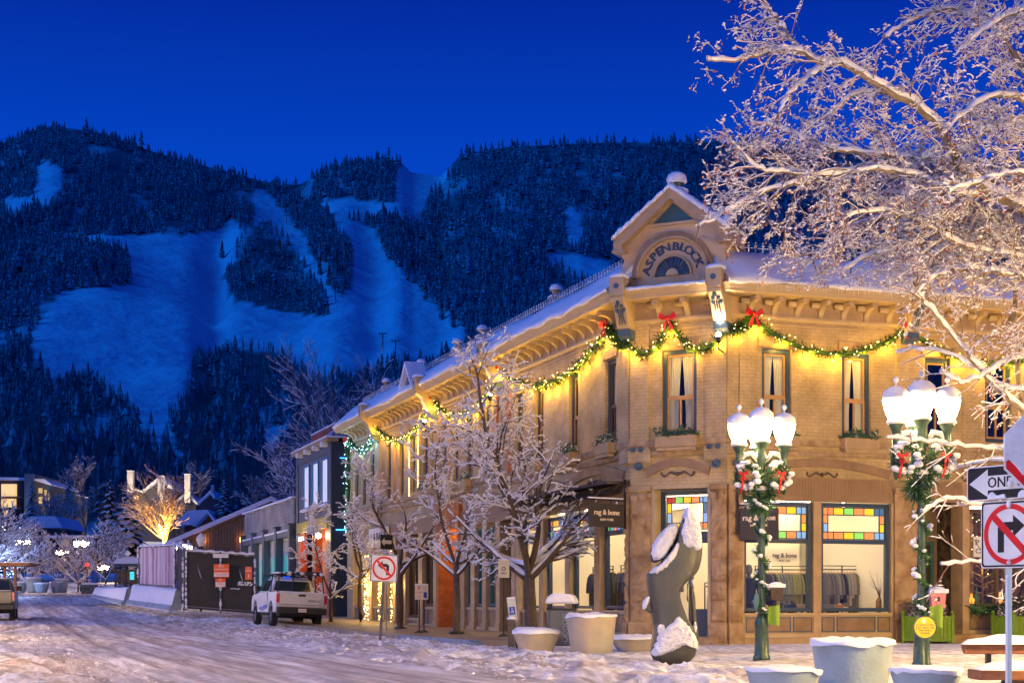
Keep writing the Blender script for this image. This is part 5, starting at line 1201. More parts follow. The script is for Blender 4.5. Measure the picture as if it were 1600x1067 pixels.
# ---------------------------------------------------------------- street lamps
lampmesh = {}
def lamp_parts(t, globe, detail=True, lid=False):
    key = (globe.name, detail)
    S_ = 16 if detail else 8
    def part(nm, mbf, m_, parent):
        if (key, nm) in lampmesh: o = bpy.data.objects.new(nm.split('#')[0], lampmesh[key, nm]); COL.objects.link(o); o.parent = parent; WLD[o.name] = WLD[t.name]; return o
        o = mbf().build(nm.split('#')[0], m_, parent, world=False); lampmesh[key, nm] = o.data; return o
    def pole():
        mb = MB(); mb.lathe([(.16, 0), (.16, .08), (.135, .12), (.12, .60), (.135, .64), (.135, .70), (.10, .76), (.07, .86)], S_); mb.lathe([(.068, .86), (.06, 3.0)], 20 if detail else 8, smooth=False, flute=.12)
        mb.lathe([(.068, 3.0), (.10, 3.04), (.10, 3.10), (.065, 3.16), (.07, 3.32), (.10, 3.38), (.07, 3.45), (.075, 3.62), (.095, 3.66), (.08, 3.72), (.075, 3.86), (.12, 3.93), (.145, 3.96), (.145, 4.0), (.11, 4.02)], S_); return mb
    part('pole', pole, LAMPG, t)
    offs = [(0, 0, 4.02, 1.06), (-.41, 0, 3.955, 1), (.41, 0, 3.955, 1), (0, .41, 3.955, 1)] if lid != 'nolit' else [(0, 0, 4.02, 1.06)]
    for k, (ox, oy, z, sc_) in enumerate(offs):
        if k:
            def arm(ox=ox, oy=oy):
                mb = MB(); u = Vector((ox, oy, 0)).normalized(); p = lambda r_, z_: tuple(u * r_ + Vector((0, 0, z_)))
                mb.tube([p(.07, 3.12), p(.2, 3.2), p(.32, 3.32), p(.41, 3.38)], [.045, .05, .045, .04], 8); mb.tube([p(.08, 3.55), p(.18, 3.72), (p(.30, 3.70)), p(.36, 3.58)], [.025, .035, .035, .025], 8)
                mb.lathe([(.02, 3.02), (.05, 3.1), (.035, 3.16), (.075, 3.28), (.085, 3.4), (.06, 3.47), (.075, 3.5), (.06, 3.55), (.06, 3.72), (.075, 3.80), (.12, 3.88), (.125, 3.93), (.1, 3.955)], S_, (ox, oy, 0)); return mb
            part('arm#%d' % k, arm, LAMPG, t)
        def glob(ox=ox, oy=oy, z=z, s=sc_): return MB().lathe([(.10 * s, 0), (.135 * s, .07), (.178 * s, .18 * s), (.202 * s, .30 * s), (.206 * s, .37 * s), (.185 * s, .40 * s)], 18 if detail else 8, (ox, oy, z))
        part('globe#%d' % k, glob, globe, t)
        def cap(ox=ox, oy=oy, z=z, s=sc_):
            mb = MB(); mb.lathe([(.210 * s, .345 * s), (.220 * s, .39 * s), (.20 * s, .46 * s), (.12 * s, .53 * s), (.04 * s, .555 * s), (.015, .57 * s), (.012, .60 * s), (.04, .625 * s), (.046, .665 * s), (.015, .71 * s)], 14 if detail else 8, (ox, oy, z))
            mb.lathe([(.145 * s, -.05), (.155 * s, -.02), (.13 * s, .01)], 12, (ox, oy, z)); return mb
        part('snow_cap#%d' % k, cap, SNOWF, t)
    if detail:
        def sn():
            mb = MB()
            for u in ((-1, 0), (1, 0), (0, 1)): mb.tube([(u[0] * .10, u[1] * .10, 3.62), (u[0] * .18, u[1] * .18, 3.77), (u[0] * .30, u[1] * .30, 3.75), (u[0] * .37, u[1] * .37, 3.62)], [.03, .055, .055, .02], 8)
            mb.lathe([(.10, 3.10), (.125, 3.13), (.09, 3.18)], 12); mb.tube([(.0, .15, 3.6), (0, .2, 3.7), (0, .35, 3.75)], [.1, .14, .1], 10); return mb
        part('arm_snow', sn, SNOWF, t)
def street_lamp(x, y, z, label, globe, detail=True, group='street lamps with frosted globes', rz=0, lid=False):
    t = thing('street_lamp', label, 'street lamp', (x, y, z), rz, group); lamp_parts(t, globe, detail, lid); return t
HAT = SNOWF
L1 = (GX(1190, 28.5), 28.5); L2 = (GX(1440, 25.0), 25.0)
street_lamp(*L1, 0, 'green cast iron street lamp with lit globes, left of the near pair', GLOBE)
street_lamp(*L2, 0, 'green cast iron street lamp, right of the near pair, with yellow disc sign', GLOBE)
def wreath_mesh():
    mb = MB(); P = [(.21 * math.cos(2 * math.pi * i / 20), 0, .21 * math.sin(2 * math.pi * i / 20)) for i in range(21)]
    mb.tube(P, .05, 6); sprigs(mb, P, .08, 420, .09, .014, 0); return mb
def wreath_snow():
    mb = MB()
    for i in range(24):
        a = rnd.random() * 6.28; mb.ball((.21 * math.cos(a) + rnd.gauss(0, .03), -.03 + rnd.gauss(0, .035), .23 * math.sin(a) + .03), .045 + .035 * rnd.random(), 7, 5, .75, .3)
    return mb
wm = None
for (lx, ly), nm in ((L1, 'left'), (L2, 'right')):
    for sg in (-1, 1):
        t = thing('wreath', 'snow laden fir wreath with red bow on the %s side of the %s street lamp' % ('left' if sg < 0 else 'right', nm), 'wreath', (lx + sg * .27, ly - .12, 3.33), sg * .5, 'wreaths on the near street lamps')
        if wm is None:
            a_ = wreath_mesh().build('fir_ring', GREEN, t); b_ = wreath_snow().build('snow', SNOWF, t); mb = MB(); bow(mb, (-.02, -.14, .05), .075, (0, -1, 0)); mb.tube([(-.02, -.14, .02), (-.05, -.15, -.18), (-.09, -.13, -.3)], .018, 5); c_ = mb.build('bow', REDF, t); wm = (a_.data, b_.data, c_.data)
        else:
            for d_, n_ in zip(wm, ('fir_ring', 'snow', 'bow')): o = bpy.data.objects.new(n_, d_); COL.objects.link(o); o.parent = t
    P = []
    for i in range(90):
        z = 3.12 - 2.35 * i / 89; a = i * .36; r_ = .09; P.append(Vector((lx + r_ * math.cos(a), ly + r_ * math.sin(a), z)))
    mb = MB(); mb.tube(P, .028, 5); sprigs(mb, P, .035, 1100, .085, .012, -.1); sprigs(mb, P[:12], .12, 500, .2, .016, -.7)
    t = thing('pole_garland', 'fir garland wound round the %s street lamp pole, caked with snow' % nm, 'garland', (lx, ly, .8), 0, 'garlands on the near lamp poles')
    mb.build('fir', GREEN, t, world=True); mb = MB()
    for i in range(55):
        p = P[rnd.randrange(8, 90)]; sc_ = .028 + .03 * rnd.random() ** 2; mb.ball((p.x + (p.x - lx) * .5, p.y + (p.y - ly) * .5 - .02, p.z + .03), sc_, 6, 5, .75, .4)
    mb.build('snow', SNOWF, t, world=True)
# things fixed on the lamps
def birdhouse(x, y, z, m_, label):
    t = thing('birdhouse', label, 'birdhouse', (x, y, z), 0, None); t.scale = (.72, .72, .8); mb = MB(); mb.prism([(-.15, 0), (.13, -.04), (.17, .26), (-.17, .26)], -.1, .12); mb.build('box', m_, t, bevel=.005)
    mb = MB(); mb.box(-.03, .03, -.104, -.1, .10, .19); mb.build('opening', BLACK, t)
    mb = MB(); mb.box(-.21, .21, -.15, .16, .261, .35); mb.ball((0, 0, .35), .17, 10, 5, .28); mb.build('snow_cap', SNOWF, t, bevel=.03)
birdhouse(L1[0] + .26, L1[1] - .05, 1.12, mat('dark_red_box', (.04, .02, .02), .6), 'dark snow capped box fixed to the left street lamp')
birdhouse(L2[0] + .24, L2[1] - .05, 1.0, mat('pink_box', (.50, .17, .20), .6), 'pink snow capped box fixed to the right street lamp')
for (lx, ly), nm, zz in ((L1, 'left', .98), (L2, 'right', 1.0)):
    mb = MB(); n = 8; P = []
    for j in range(n + 1):
        for i in range(n + 1): u = i / n; v = j / n; P.append((.02 + .22 * u, -.03 + .03 * math.sin(u * 7), -.30 * v + .04 * u - .08 * u * v))
    mb.add(P, [(j * 9 + i, j * 9 + i + 1, (j + 1) * 9 + i + 1, (j + 1) * 9 + i) for j in range(n) for i in range(n)], True)
    o = mb.build('cloth_flag', mat('lime_cloth', (.18, .30, .03), .8), None, world=False); o.location = (lx + .07, ly - .1, zz); tag(o, 'lime green cloth hanging on the %s street lamp' % nm, 'cloth', None)
t = thing('round_sign', 'yellow round sign on the right street lamp asking riders off the wall', 'sign', (L2[0], L2[1] - .20, .67), 0)
def disc(mb, r_, d0, d1, n=32, c=(0, 0), sx=1): mb.prism([(c[0] + r_ * sx * math.cos(2 * math.pi * i / n), c[1] + r_ * math.sin(2 * math.pi * i / n)) for i in range(n)], d0, d1)
mb = MB(); disc(mb, .185, -.01, .01); mb.build('rim', NAVY, t); mb = MB(); disc(mb, .168, -.014, -.0105); mb.build('disc', mat('sign_yellow', (.80, .62, .01), .4), t)
mb = MB()
for k, ln in enumerate(('SO MUCH TO RIDE', 'JUST NOT ON', 'THE WALL', 'PLEASE')): add_text(mb, ln, (.034, .046, .046, .046)[k], lambda x, y, z: (x, -.0145 - abs(z), .035 - k * .043 + y), 1.0, bold=.0012, depth=.001)
mb.build('lettering', NAVY, t)
mb = MB(); disc(mb, .035, -.018, -.0145, 16, (-.02, .10)); mb.build('emblem', WHITE, t)
mb = MB(); disc(mb, .15, -.01, .01, 24); o = mb.build('round_sign', mat('faded_blue_disc', (.05, .12, .2), .5), None, world=False); o.location = (L1[0] - .12, L1[1] - .16, 1.08); o.rotation_euler[2] = 1.1; tag(o, 'blue round sign seen edge on at the left street lamp', 'sign')

# ---------------------------------------------------------------- planters, bin, sculpture, bench
def planter(px, Y, r_, h, label, m_, lid=.10, tall=False, z0=None, drape=None, seed=1):
    x = GX(px, Y); z = gz(x, Y) if z0 is None else z0; t = thing('planter', label, 'planter', (x, Y, z), rnd.random(), 'round concrete planters')
    mb = MB(); pr = [(r_ * (.80 if tall else .66), -.05), (r_ * (.84 if tall else .74), h * .2), (r_ * (.93 if tall else .9), h * .65), (r_ * .97, h * .92), (r_ * 1.0, h), (r_ * .93, h + .005), (r_ * .9, h - .05)]
    mb.lathe(pr, 40); mb.build('bowl', m_, t)
    mb = MB(); r2 = random.Random(seed); n = 26; m2 = 9; P = []
    for j in range(m2 + 1):
        q = j / m2; rr = r_ * 1.03 * math.sin(min(1, q * 1.12) * math.pi / 2)
        for i in range(n):
            a = 2 * math.pi * i / n; zz = h + lid * (1 - q ** 3) * 1.0 + (.05 + .3 * lid) * float(vnoise(rr * 7 * math.cos(a) + seed * 9, rr * 5 * math.sin(a)))
            if q > .92: zz = h - .005 - .06 * max(0, float(vnoise(i * .9, seed)) + .3); rr = r_ * 1.035
            P.append((rr * math.cos(a), rr * math.sin(a), zz))
    Fc = [(j * n + i, j * n + (i + 1) % n, (j + 1) * n + (i + 1) % n, (j + 1) * n + i) for j in range(m2) for i in range(n)]; mb.add(P, Fc, True); mb.build('snow', SNOW, t)
    return t
planter(1332, 18.0, .47, .60, 'big pale concrete planter heaped with snow in the foreground', CONC, .045, True, z0=0, seed=3)
planter(1224, 17.0, .41, .36, 'low concrete bowl with a dark snow free patch left of the big foreground planter', CONC, .03, z0=-.03, seed=4)
planter(1447, 17.0, .39, .36, 'low snow filled bowl right of the big foreground planter', CONC, .03, z0=-.03, seed=5)
planter(924, 32.8, .53, .78, 'tall concrete planter between trash bin and sculpture', CONCW, .06, True, z0=0, seed=6)
planter(838, 33.2, .50, .43, 'low concrete bowl under the large snowy tree', CONCW, .10, z0=0, seed=7)
planter(992, 34.2, .55, .30, 'low wide planter half hidden behind the sculpture', CONCW, .06, z0=0, seed=8)
# litter bin
t = thing('litter_bin', 'black metal litter bin with snowy pitched lid behind the tall planter', 'bin', (GX(878, 35.5), 35.5, gz(GX(878, 35.5), 35.5)), -.15)
mb = MB(); mb.prism([(-.30, -.22), (-.22, -.30), (.22, -.30), (.30, -.22), (.30, .22), (.22, .30), (-.22, .30), (-.30, .22)], .05, .86, 'z'); mb.build('body', mat('bin_metal', (.10, .105, .11), .4, metal=.5), t, bevel=.01)
mb = MB(); mb.box(-.32, .32, -.32, .32, .861, .90); 
for sx in (-1, 1):
    for sy in (-1, 1): mb.box(sx * .28 - .015, sx * .28 + .015, sy * .28 - .015, sy * .28 + .015, .90, 1.0)
mb.build('rim', BLACK, t)
mb = MB(); mb.prism([(-.36, 1.0), (.36, 1.0), (.30, 1.16), (.22, 1.22), (-.18, 1.24), (-.30, 1.14)], -.36, .36); mb.build('snow_lid', SNOW, t, bevel=.04)
mb = MB(); mb.tube([(.1 + .05 * math.sin(i * .8), -.31, .1 + i * .05) for i in range(14)], .008, 5)
for i in range(5): a = [(.1 + .07 * math.cos(k * 1.05), -.312, .2 + i * .13 + .05 * math.sin(k * 1.05)) for k in range(7)]; mb.tube(a, .007, 4)
mb.build('leaf_ornament', GREY, t)
# bronze sculpture: swelling torso-like form with a hollow, capped with snow
sx0, sy0 = GX(1050, 26.2), 26.2; sz0 = gz(sx0, sy0)
t = thing('sculpture', 'abstract dark bronze sculpture with thick snow on its tips and foot', 'sculpture', (sx0, sy0, sz0), 0)
def spx(px, py): return ((px - 1050) / FP * 26.2, (HY - py) / FP * 26.2 + CH - sz0)
def slab(outline, cy_, th, m_, name, parent, crown=.75, jit=0, levels=2, loc=(0, 0, 0)):
    """cushion: outline as a closed form with real thickness, edges rolled"""
    pts = [spx(*p) for p in outline]; n = len(pts); cx = sum(p[0] for p in pts) / n; cz = sum(p[1] for p in pts) / n
    if name == 'body': pts = [(cx + (x - cx) * 1.11, z) for x, z in pts]
    mb = MB(); P = []; rings = [(-1, .55), (-.85, .86), (-.45, .98), (0, 1.0), (.45, .98), (.85, .86), (1, .55)]
    for (q, s_) in rings:
        for (x, z) in pts: P.append((cx + (x - cx) * (s_ if crown else 1), cy_ + q * th * .5, cz + (z - cz) * (1 - (1 - s_) * crown)))
    Fc = [(j * n + i, j * n + (i + 1) % n, (j + 1) * n + (i + 1) % n, (j + 1) * n + i) for j in range(len(rings) - 1) for i in range(n)]
    Fc.append(tuple(range(n))[::-1]); Fc.append(tuple(range((len(rings) - 1) * n, len(rings) * n)))
    mb.add(P, Fc, True); o = mb.build(name, m_, parent, world=False); s2 = o.modifiers.new('s', 'SUBSURF'); s2.levels = levels; s2.render_levels = levels
    if name == 'snow':
        s2.levels = s2.render_levels = 4; tx = bpy.data.textures.get('snow_crust') or bpy.data.textures.new('snow_crust', 'CLOUDS'); tx.noise_scale = .07; tx.noise_depth = 3; d2 = o.modifiers.new('crust', 'DISPLACE'); d2.texture = tx; d2.strength = .055; d2.mid_level = .5
    return o
slab([(1013, 905), (1016, 935), (1022, 960), (1024, 985), (1020, 1005), (1018, 1042), (1088, 1042), (1086, 990), (1072, 965), (1058, 958), (1056, 935), (1062, 920), (1074, 905), (1088, 895), (1093, 870), (1094, 840), (1090, 818), (1072, 793), (1066, 800), (1060, 830), (1055, 855), (1035, 880), (1012, 895)], 0, .48, BRONZE, 'body', t, .5)
slab([(1080, 905), (1088, 930), (1087, 960), (1092, 985), (1094, 1005), (1086, 1010), (1082, 990), (1080, 950), (1076, 920)], .12, .3, BRONZE, 'back_leg', t, .4)
slab([(1013, 862), (1022, 848), (1048, 818), (1062, 822), (1058, 850), (1040, 872), (1026, 880), (1016, 878)], .12, .36, BRONZE, 'wing', t, .5)
slab([(1014, 925), (1004, 945), (1006, 952), (1020, 962), (1024, 945)], 0, .2, BRONZE, 'fin', t, .6)
SSN = mat('crusted_snow', (.80, .80, .83), .7, bump=(26, .9, .04))
slab([(1016, 862), (1022, 846), (1036, 828), (1052, 815), (1061, 820), (1060, 834), (1050, 852), (1040, 868), (1028, 877), (1018, 874)], .06, .44, SSN, 'snow', t, .6)
slab([(1066, 812), (1068, 797), (1073, 789), (1084, 800), (1094, 822), (1096, 845), (1093, 864), (1085, 861), (1078, 856), (1070, 860), (1062, 850), (1060, 830)], -.02, .54, SSN, 'snow', t, .6)
slab([(1012, 893), (1014, 898), (1028, 896), (1050, 878), (1060, 862), (1063, 846), (1058, 848), (1050, 862), (1034, 880)], -.05, .46, SSN, 'snow', t, .5)
slab([(1058, 957), (1066, 967), (1080, 980), (1090, 1002), (1090, 1018), (1078, 1004), (1062, 1010), (1040, 1020), (1020, 1026), (1016, 1020), (1022, 1000), (1026, 986), (1040, 978), (1052, 968)], -.06, .52, SSN, 'snow', t, .6)
slab([(1023, 976), (1030, 972), (1040, 976), (1036, 990), (1026, 994)], -.04, .44, SSN, 'snow', t, .6)
slab([(1004, 940), (1012, 930), (1018, 928), (1016, 938), (1008, 952), (1004, 952)], 0, .26, SSN, 'snow', t, .6)
slab([(1078, 906), (1083, 904), (1085, 912), (1080, 918)], 0, .3, SSN, 'snow', t, .6); slab([(1082, 972), (1086, 966), (1090, 985), (1086, 990), (1082, 984)], .05, .3, SSN, 'snow', t, .6)
# bench at the right edge
WOODB = mat('red_brown_bench_wood', (.34, .13, .05), .6, var=(9, (.22, .08, .03), 1), bump=(30, .2))
bx, by = GX(1519, 16.0), 16.0; t = thing('bench', 'red brown wooden bench with thick snow on seat and backrest', 'bench', (bx, by, 0), 0)
mb = MB(); mb.box(.03, 1.9, .36, .42, .52, .62); mb.prism([(.0, .62), (.03, .52), (.05, .52), (.05, .62)], .35, .43); mb.build('backrest', WOODB, t, bevel=.01)
mb = MB(); mb.prism([(.05, -.08), (.30, -.16), (1.9, -.16), (1.9, .34), (.05, .34)], .27, .37, 'z'); mb.build('seat', WOODB, t, bevel=.01)
for x in (.5, 1.5):
    mb = MB(); mb.box(x - .13, x + .13, -.0, .25, -.1, .265); mb.build('leg', mat('bench_stone_leg', (.16, .13, .12), .8), t, bevel=.01)
for x in (.28, 1.5): mb = MB(); mb.box(x - .025, x + .025, .355, .415, .36, .519); mb.build('backrest_post', BLACK, t)
for nm, (a, b, c, d, z, h) in (('snow', (.0, 1.92, .32, .46, .621, .12)), ('snow', (.05, 1.92, -.15, .31, .371, .10))):
    mb = MB(); n = 24; m2 = 6; P = []
    for j in range(m2 + 1):
        for i in range(n + 1):
            u, v = i / n, j / m2; e_ = min(1, 6 * u, 4 * v * 1.0 + .0, 4 * (1 - v)); P.append((a + (b - a) * u, c + (d - c) * v, z + h * math.sqrt(max(0, e_)) * (.85 + .5 * float(vnoise(u * 9, v * 3 + z * 9)))))
    mb.add(P, [(j * (n + 1) + i, j * (n + 1) + i + 1, (j + 1) * (n + 1) + i + 1, (j + 1) * (n + 1) + i) for j in range(m2) for i in range(n)], True); mb.build(nm, SNOW, t)

# ---------------------------------------------------------------- road signs
def ring(mb, c, ro, ri, d0, d1, sx=1, sz=1, n=40):
    for i in range(n):
        a, b = 2 * math.pi * i / n, 2 * math.pi * (i + 1) / n
        mb.prism([(c[0] + ro * sx * math.cos(a), c[1] + ro * sz * math.sin(a)), (c[0] + ro * sx * math.cos(b), c[1] + ro * sz * math.sin(b)), (c[0] + ri * sx * math.cos(b), c[1] + ri * sz * math.sin(b)), (c[0] + ri * sx * math.cos(a), c[1] + ri * sz * math.sin(a))], d0, d1)
def rrect(a, b, c, d, r_=.03, n=4):
    P = []
    for cx, cz, a0 in ((b - r_, d - r_, 0), (a + r_, d - r_, 90), (a + r_, c + r_, 180), (b - r_, c + r_, 270)):
        for i in range(n + 1): th = R(a0 + 90 * i / n); P.append((cx + r_ * math.cos(th), cz + r_ * math.sin(th)))
    return P
def plate(t, a, b, c, d, m_=WHITE, edge=BLACK, bw=.012, name='plate', sx=1):
    mb = MB(); mb.prism(rrect(a, b, c, d), 0, .004); p = mb.build(name, m_, t)
    mb = MB(); o = rrect(a + .012, b - .012, c + .012, d - .012, .024); i_ = rrect(a + .012 + bw, b - .012 - bw, c + .012 + bw, d - .012 - bw, .02); n = len(o)
    for k in range(n): mb.prism([o[k], o[(k + 1) % n], i_[(k + 1) % n], i_[k]], -.0015, -.0002)
    mb.build('border', edge, p); return p
def turn_arrow(left, c=(0, 0), s_=1.0):
    x = -1 if left else 1
    return [(c[0] + x * p * s_, c[1] + q * s_) for p, q in ((-.13, -.17), (-.06, -.17), (-.06, .02), (-.045, .035), (.04, .035), (.04, -.03), (.17, .075), (.04, .18), (.04, .115), (-.08, .115), (-.13, .065))]
# no left turn, standing in the snow at the kerb
nx, ny = GX(593, 37.5), 37.5
t = thing('no_left_turn_sign', 'square no left turn sign on a leaning steel post beside the street', 'road sign', (nx, ny, gz(nx, ny) - .1), 0, None, rot=(0, R(3.2), R(-6)))
mb = MB(); mb.box(-.03, .03, .006, .04, 0, 2.25); mb.build('post', mat('dark_post', (.09, .10, .11), .5, metal=.5), t)
mb = MB(); mb.box(-.035, .035, .0, .045, .1, .22); mb.build('snow', SNOW, t)
p = thing; Z0 = 1.62
mb = MB(); mb.prism(rrect(-.33, .33, Z0, Z0 + .66), 0, .004); pl_ = mb.build('plate', WHITE, t)
mb = MB(); o_ = rrect(-.322, .322, Z0 + .008, Z0 + .652, .03); i_ = rrect(-.306, .306, Z0 + .024, Z0 + .636, .024)
for k in range(len(o_)): mb.prism([o_[k], o_[(k + 1) % 20], i_[(k + 1) % 20], i_[k]], -.0015, -.0002)
mb.prism(turn_arrow(True, (0, Z0 + .33), .95)[:], -.002, -.0005); mb.build('arrow', BLACK, pl_)
mb = MB(); ring(mb, (0, Z0 + .33), .285, .235, -.004, -.0025); v = [(-.18, .20), (-.20, .17), (.18, -.20), (.20, -.17)]; mb.prism([(x, z + Z0 + .33) for x, z in ((-.19, .15), (-.15, .19), (.19, -.15), (.15, -.19))], -.0045, -.0026); mb.build('prohibition_ring', RED, pl_)
# narrow dark arrow sign further along the pavement
ox, oy = GX(604, 52), 52.0; t = thing('one_way_sign', 'narrow dark arrow sign seen askew behind the no left turn sign', 'road sign', (ox, oy, .12), R(52))
mb = MB(); mb.box(-.025, .025, .005, .03, 0, 3.3); mb.build('post', GREY, t)
mb = MB(); mb.prism(rrect(-.3, .3, 2.72, 3.2), 0, .004); q = mb.build('plate', BLACK, t); mb = MB(); mb.prism([(-.26, 2.96), (-.1, 3.1), (-.1, 3.02), (.24, 3.02), (.24, 2.9), (-.1, 2.9), (-.1, 2.82)], -.002, -.0003); mb.build('arrow', WHITE, q)
# post at the right edge: one way + no right turn
px_, py_ = GX(1576, 14.0), 14.0; YAW = R(-54)
t = thing('sign_post', 'steel post carrying the one way and no right turn signs', 'sign post', (px_, py_, -.1), R(-20))
mb = MB(); mb.box(-.028, .028, -.01, .022, 0, 2.36)
for i in range(38): mb.box(-.006, .006, -.0115, -.0101, .1 + i * .06, .125 + i * .06)
mb.build('post', GREY, t); mb = MB(); mb.box(-.0285, -.008, -.014, -.0102, .0, 1.4); mb.build('frost', SNOW, t)
t = thing('one_way_sign', 'black and white ONE WAY sign with arrow, above the no right turn sign', 'road sign', (px_ - .012, py_ - .06, -.1), YAW)
zz = CH + (HY - 753) / FP * 14 + .1; hh = .155; ww = .46
mb = MB(); mb.prism(rrect(-ww, ww, zz - hh, zz + hh, .03), 0, .004); pl_ = mb.build('plate', WHITE, t)
mb = MB(); mb.prism(rrect(-ww + .012, ww - .012, zz - hh + .012, zz + hh - .012, .025), -.0015, -.0002); mb.build('field', BLACK, pl_)
mb = MB(); mb.prism([(-ww + .03, zz), (-.23, zz + .125), (-.23, zz + .065), (ww - .04, zz + .065), (ww - .04, zz - .065), (-.23, zz - .065), (-.23, zz - .125)], -.003, -.0017); mb.build('arrow', WHITE, pl_)
mb = MB(); add_text(mb, 'ONE WAY', .135, lambda x, y, z: (.06 + x, -.0035 - abs(z), zz - .002 + y), .92, bold=.003, depth=.0008); mb.build('lettering', BLACK, pl_)
mb = MB(); 
for a, b in ((-.22, -.02), (.10, .40)): mb.prism([(a, zz - hh + .004), (b, zz - hh + .004), (b - .02, zz - hh + .05), ((a + b) / 2, zz - hh + .035), (a + .05, zz - hh + .075), (a + .01, zz - hh + .05)], -.03, -.004)
mb.ball((.02, -.02, zz - .02), .03, 7, 5, 1.2, .3); mb.prism([(.0, zz + hh), (.22, zz + hh), (.18, zz + hh + .07), (.08, zz + hh + .08)], -.01, .02); mb.build('snow', SNOW, t, bevel=.01)
t = thing('no_right_turn_sign', 'no right turn sign below the ONE WAY sign on the right', 'road sign', (px_ - .012, py_ - .06, -.1), YAW)
z0 = CH + (HY - 887) / FP * 14 + .1; z1 = CH + (HY - 782) / FP * 14 + .1; w2 = .305; zc = (z0 + z1) / 2
mb = MB(); mb.prism(rrect(-w2, w2, z0, z1), 0, .004); pl_ = mb.build('plate', WHITE, t)
mb = MB(); o_ = rrect(-w2 + .01, w2 - .01, z0 + .01, z1 - .01, .03); i_ = rrect(-w2 + .026, w2 - .026, z0 + .026, z1 - .026, .024)
for k in range(20): mb.prism([o_[k], o_[(k + 1) % 20], i_[(k + 1) % 20], i_[k]], -.0015, -.0002)
mb.prism(turn_arrow(False, (0, zc), .95), -.002, -.0005); mb.build('arrow', BLACK, pl_)
mb = MB(); ring(mb, (0, zc), .272, .225, -.004, -.0025); mb.prism([(x, z + zc) for x, z in ((-.20, .15), (-.16, .20), (.20, -.15), (.16, -.20))], -.0045, -.0026); mb.build('prohibition_ring', RED, pl_)
mb = MB(); mb.ball((0, -.01, z1 - .035), .025, 6, 5, 1.6, .3); mb.ball((0, -.01, z0 + .05), .018, 6, 5, 1.2, .3); mb.build('snow', SNOW, t)
# stop sign cut by the frame edge
ox, oy = GX(1634, 13.2), 13.2; zc = CH + (HY - 706) / FP * 13.2 + .1
t = thing('stop_sign', 'red octagonal stop sign mostly plastered with snow at the right edge', 'road sign', (ox, oy, -.1), R(-4))
mb = MB(); mb.box(-.03, .03, .01, .05, 0, zc + .3); mb.build('post', GREY, t)
oc = lambda r_: [(r_ * math.cos(R(22.5 + 45 * i)), zc + r_ * math.sin(R(22.5 + 45 * i))) for i in range(8)]
mb = MB(); mb.prism(oc(.375), 0, .004); pl_ = mb.build('plate', WHITE, t); mb = MB(); mb.prism(oc(.355), -.0015, -.0002); mb.build('field', RED, pl_)
mb = MB(); add_text(mb, 'STOP', .26, lambda x, y, z: (x, -.0025 - abs(z), zc + y), .9, bold=.006, depth=.0008); mb.build('lettering', WHITE, pl_)
mb = MB(); P = [(-.352, zc - .10), (-.352, zc + .146), (-.146, zc + .352), (.146, zc + .352), (.352, zc + .146), (.352, zc - .02), (.20, zc - .16), (.06, zc - .08), (-.06, zc - .20), (-.14, zc - .14), (-.19, zc - .20), (-.25, zc - .12), (-.31, zc - .06)]
mb.prism(P, -.028, -.003); mb.build('snow', mat('plastered_snow', (.70, .71, .76), .7, var=(9, (.55, .56, .66), 1.3), bump=(20, .5, .02)), t, bevel=.008)
# small notices on the pavement
def notice(px, Y, h, label, w_=.3, ph=.46, m_=None, tilt=0, txt=None, tm=None, name='parking_notice', base=True):
    x = GX(px, Y); t = thing(name, label, 'notice', (x, Y, gz(x, Y) if curb_c(x, Y) > 4.5 else .12), R(tilt))
    mb = MB(); mb.box(-.02, .02, .004, .035, 0, h); 
    if base: mb.prism([(-.2, 0), (.2, 0), (.05, .09), (-.05, .09)], -.1, .12)
    mb.build('post', BLACK, t)
    mb = MB(); mb.prism(rrect(-w_ / 2, w_ / 2, h - ph, h, .02), -.006, 0); p = mb.build('plate', m_ or WHITE, t)
    if txt:
        mb = MB()
        for (s_, sz, yy) in txt: add_text(mb, s_, sz, lambda x, y, z: (x, -.0065 - abs(z), h + yy + y), .9, bold=sz * .02, depth=.001)
        mb.build('lettering', tm or RED, p)
    mb = MB(); mb.box(-w_ / 2, w_ / 2, -.01, .03, h + .0005, h + .035); mb.build('snow', SNOW, t, bevel=.01)
    return t
CRM = mat('cream_notice', (.62, .55, .38), .5)
notice(655, 48.5, 1.50, 'left of two small parking notices on the pavement, red print on cream', .27, .46, CRM, txt=[('P', .16, -.11), ('2 HR', .09, -.24), ('8-6', .08, -.36)])
NT2 = notice(662.5, 49.2, 1.50, 'right of two small parking notices, blue wheelchair panel', .27, .46, CRM, txt=[('P', .10, -.10)])
x = GX(662.5, 49.2); mb = MB(); mb.box(-.09, .09, -.012, -.007, 1.10, 1.28); o = mb.build('parking_panel', mat('blue_panel', (.01, .06, .35), .4), None, world=False); o.location = (0, 0, 0); o.parent = NT2
t = notice(808, 35.2, 1.16, 'leaning accessible parking notice with blue wheelchair mark by the bollard', .19, .52, mat('notice_grey', (.5, .5, .47), .5), tilt=-8, base=False); t.rotation_euler[1] = R(-7)
mb = MB(); mb.box(-.065, .065, -.012, -.007, .80, .98); o = mb.build('blue_panel', mat('blue_panel', (.01, .06, .35), .4), t, world=False)
mb = MB(); mb.ball((0, -.014, .945), .012, 6, 4); mb.tube([(0, -.014, .93), (0, -.014, .88), (.025, -.014, .88), (.03, -.014, .845)], .006, 4); ring(mb, (-.005, .865), .032, .024, -.016, -.013, n=14); mb.build('wheelchair_mark', WHITE, o)
mb = MB(); mb.box(-.075, .075, -.012, -.007, .65, .73); mb.build('pink_strip', mat('pink_strip', (.5, .25, .22), .5), t)
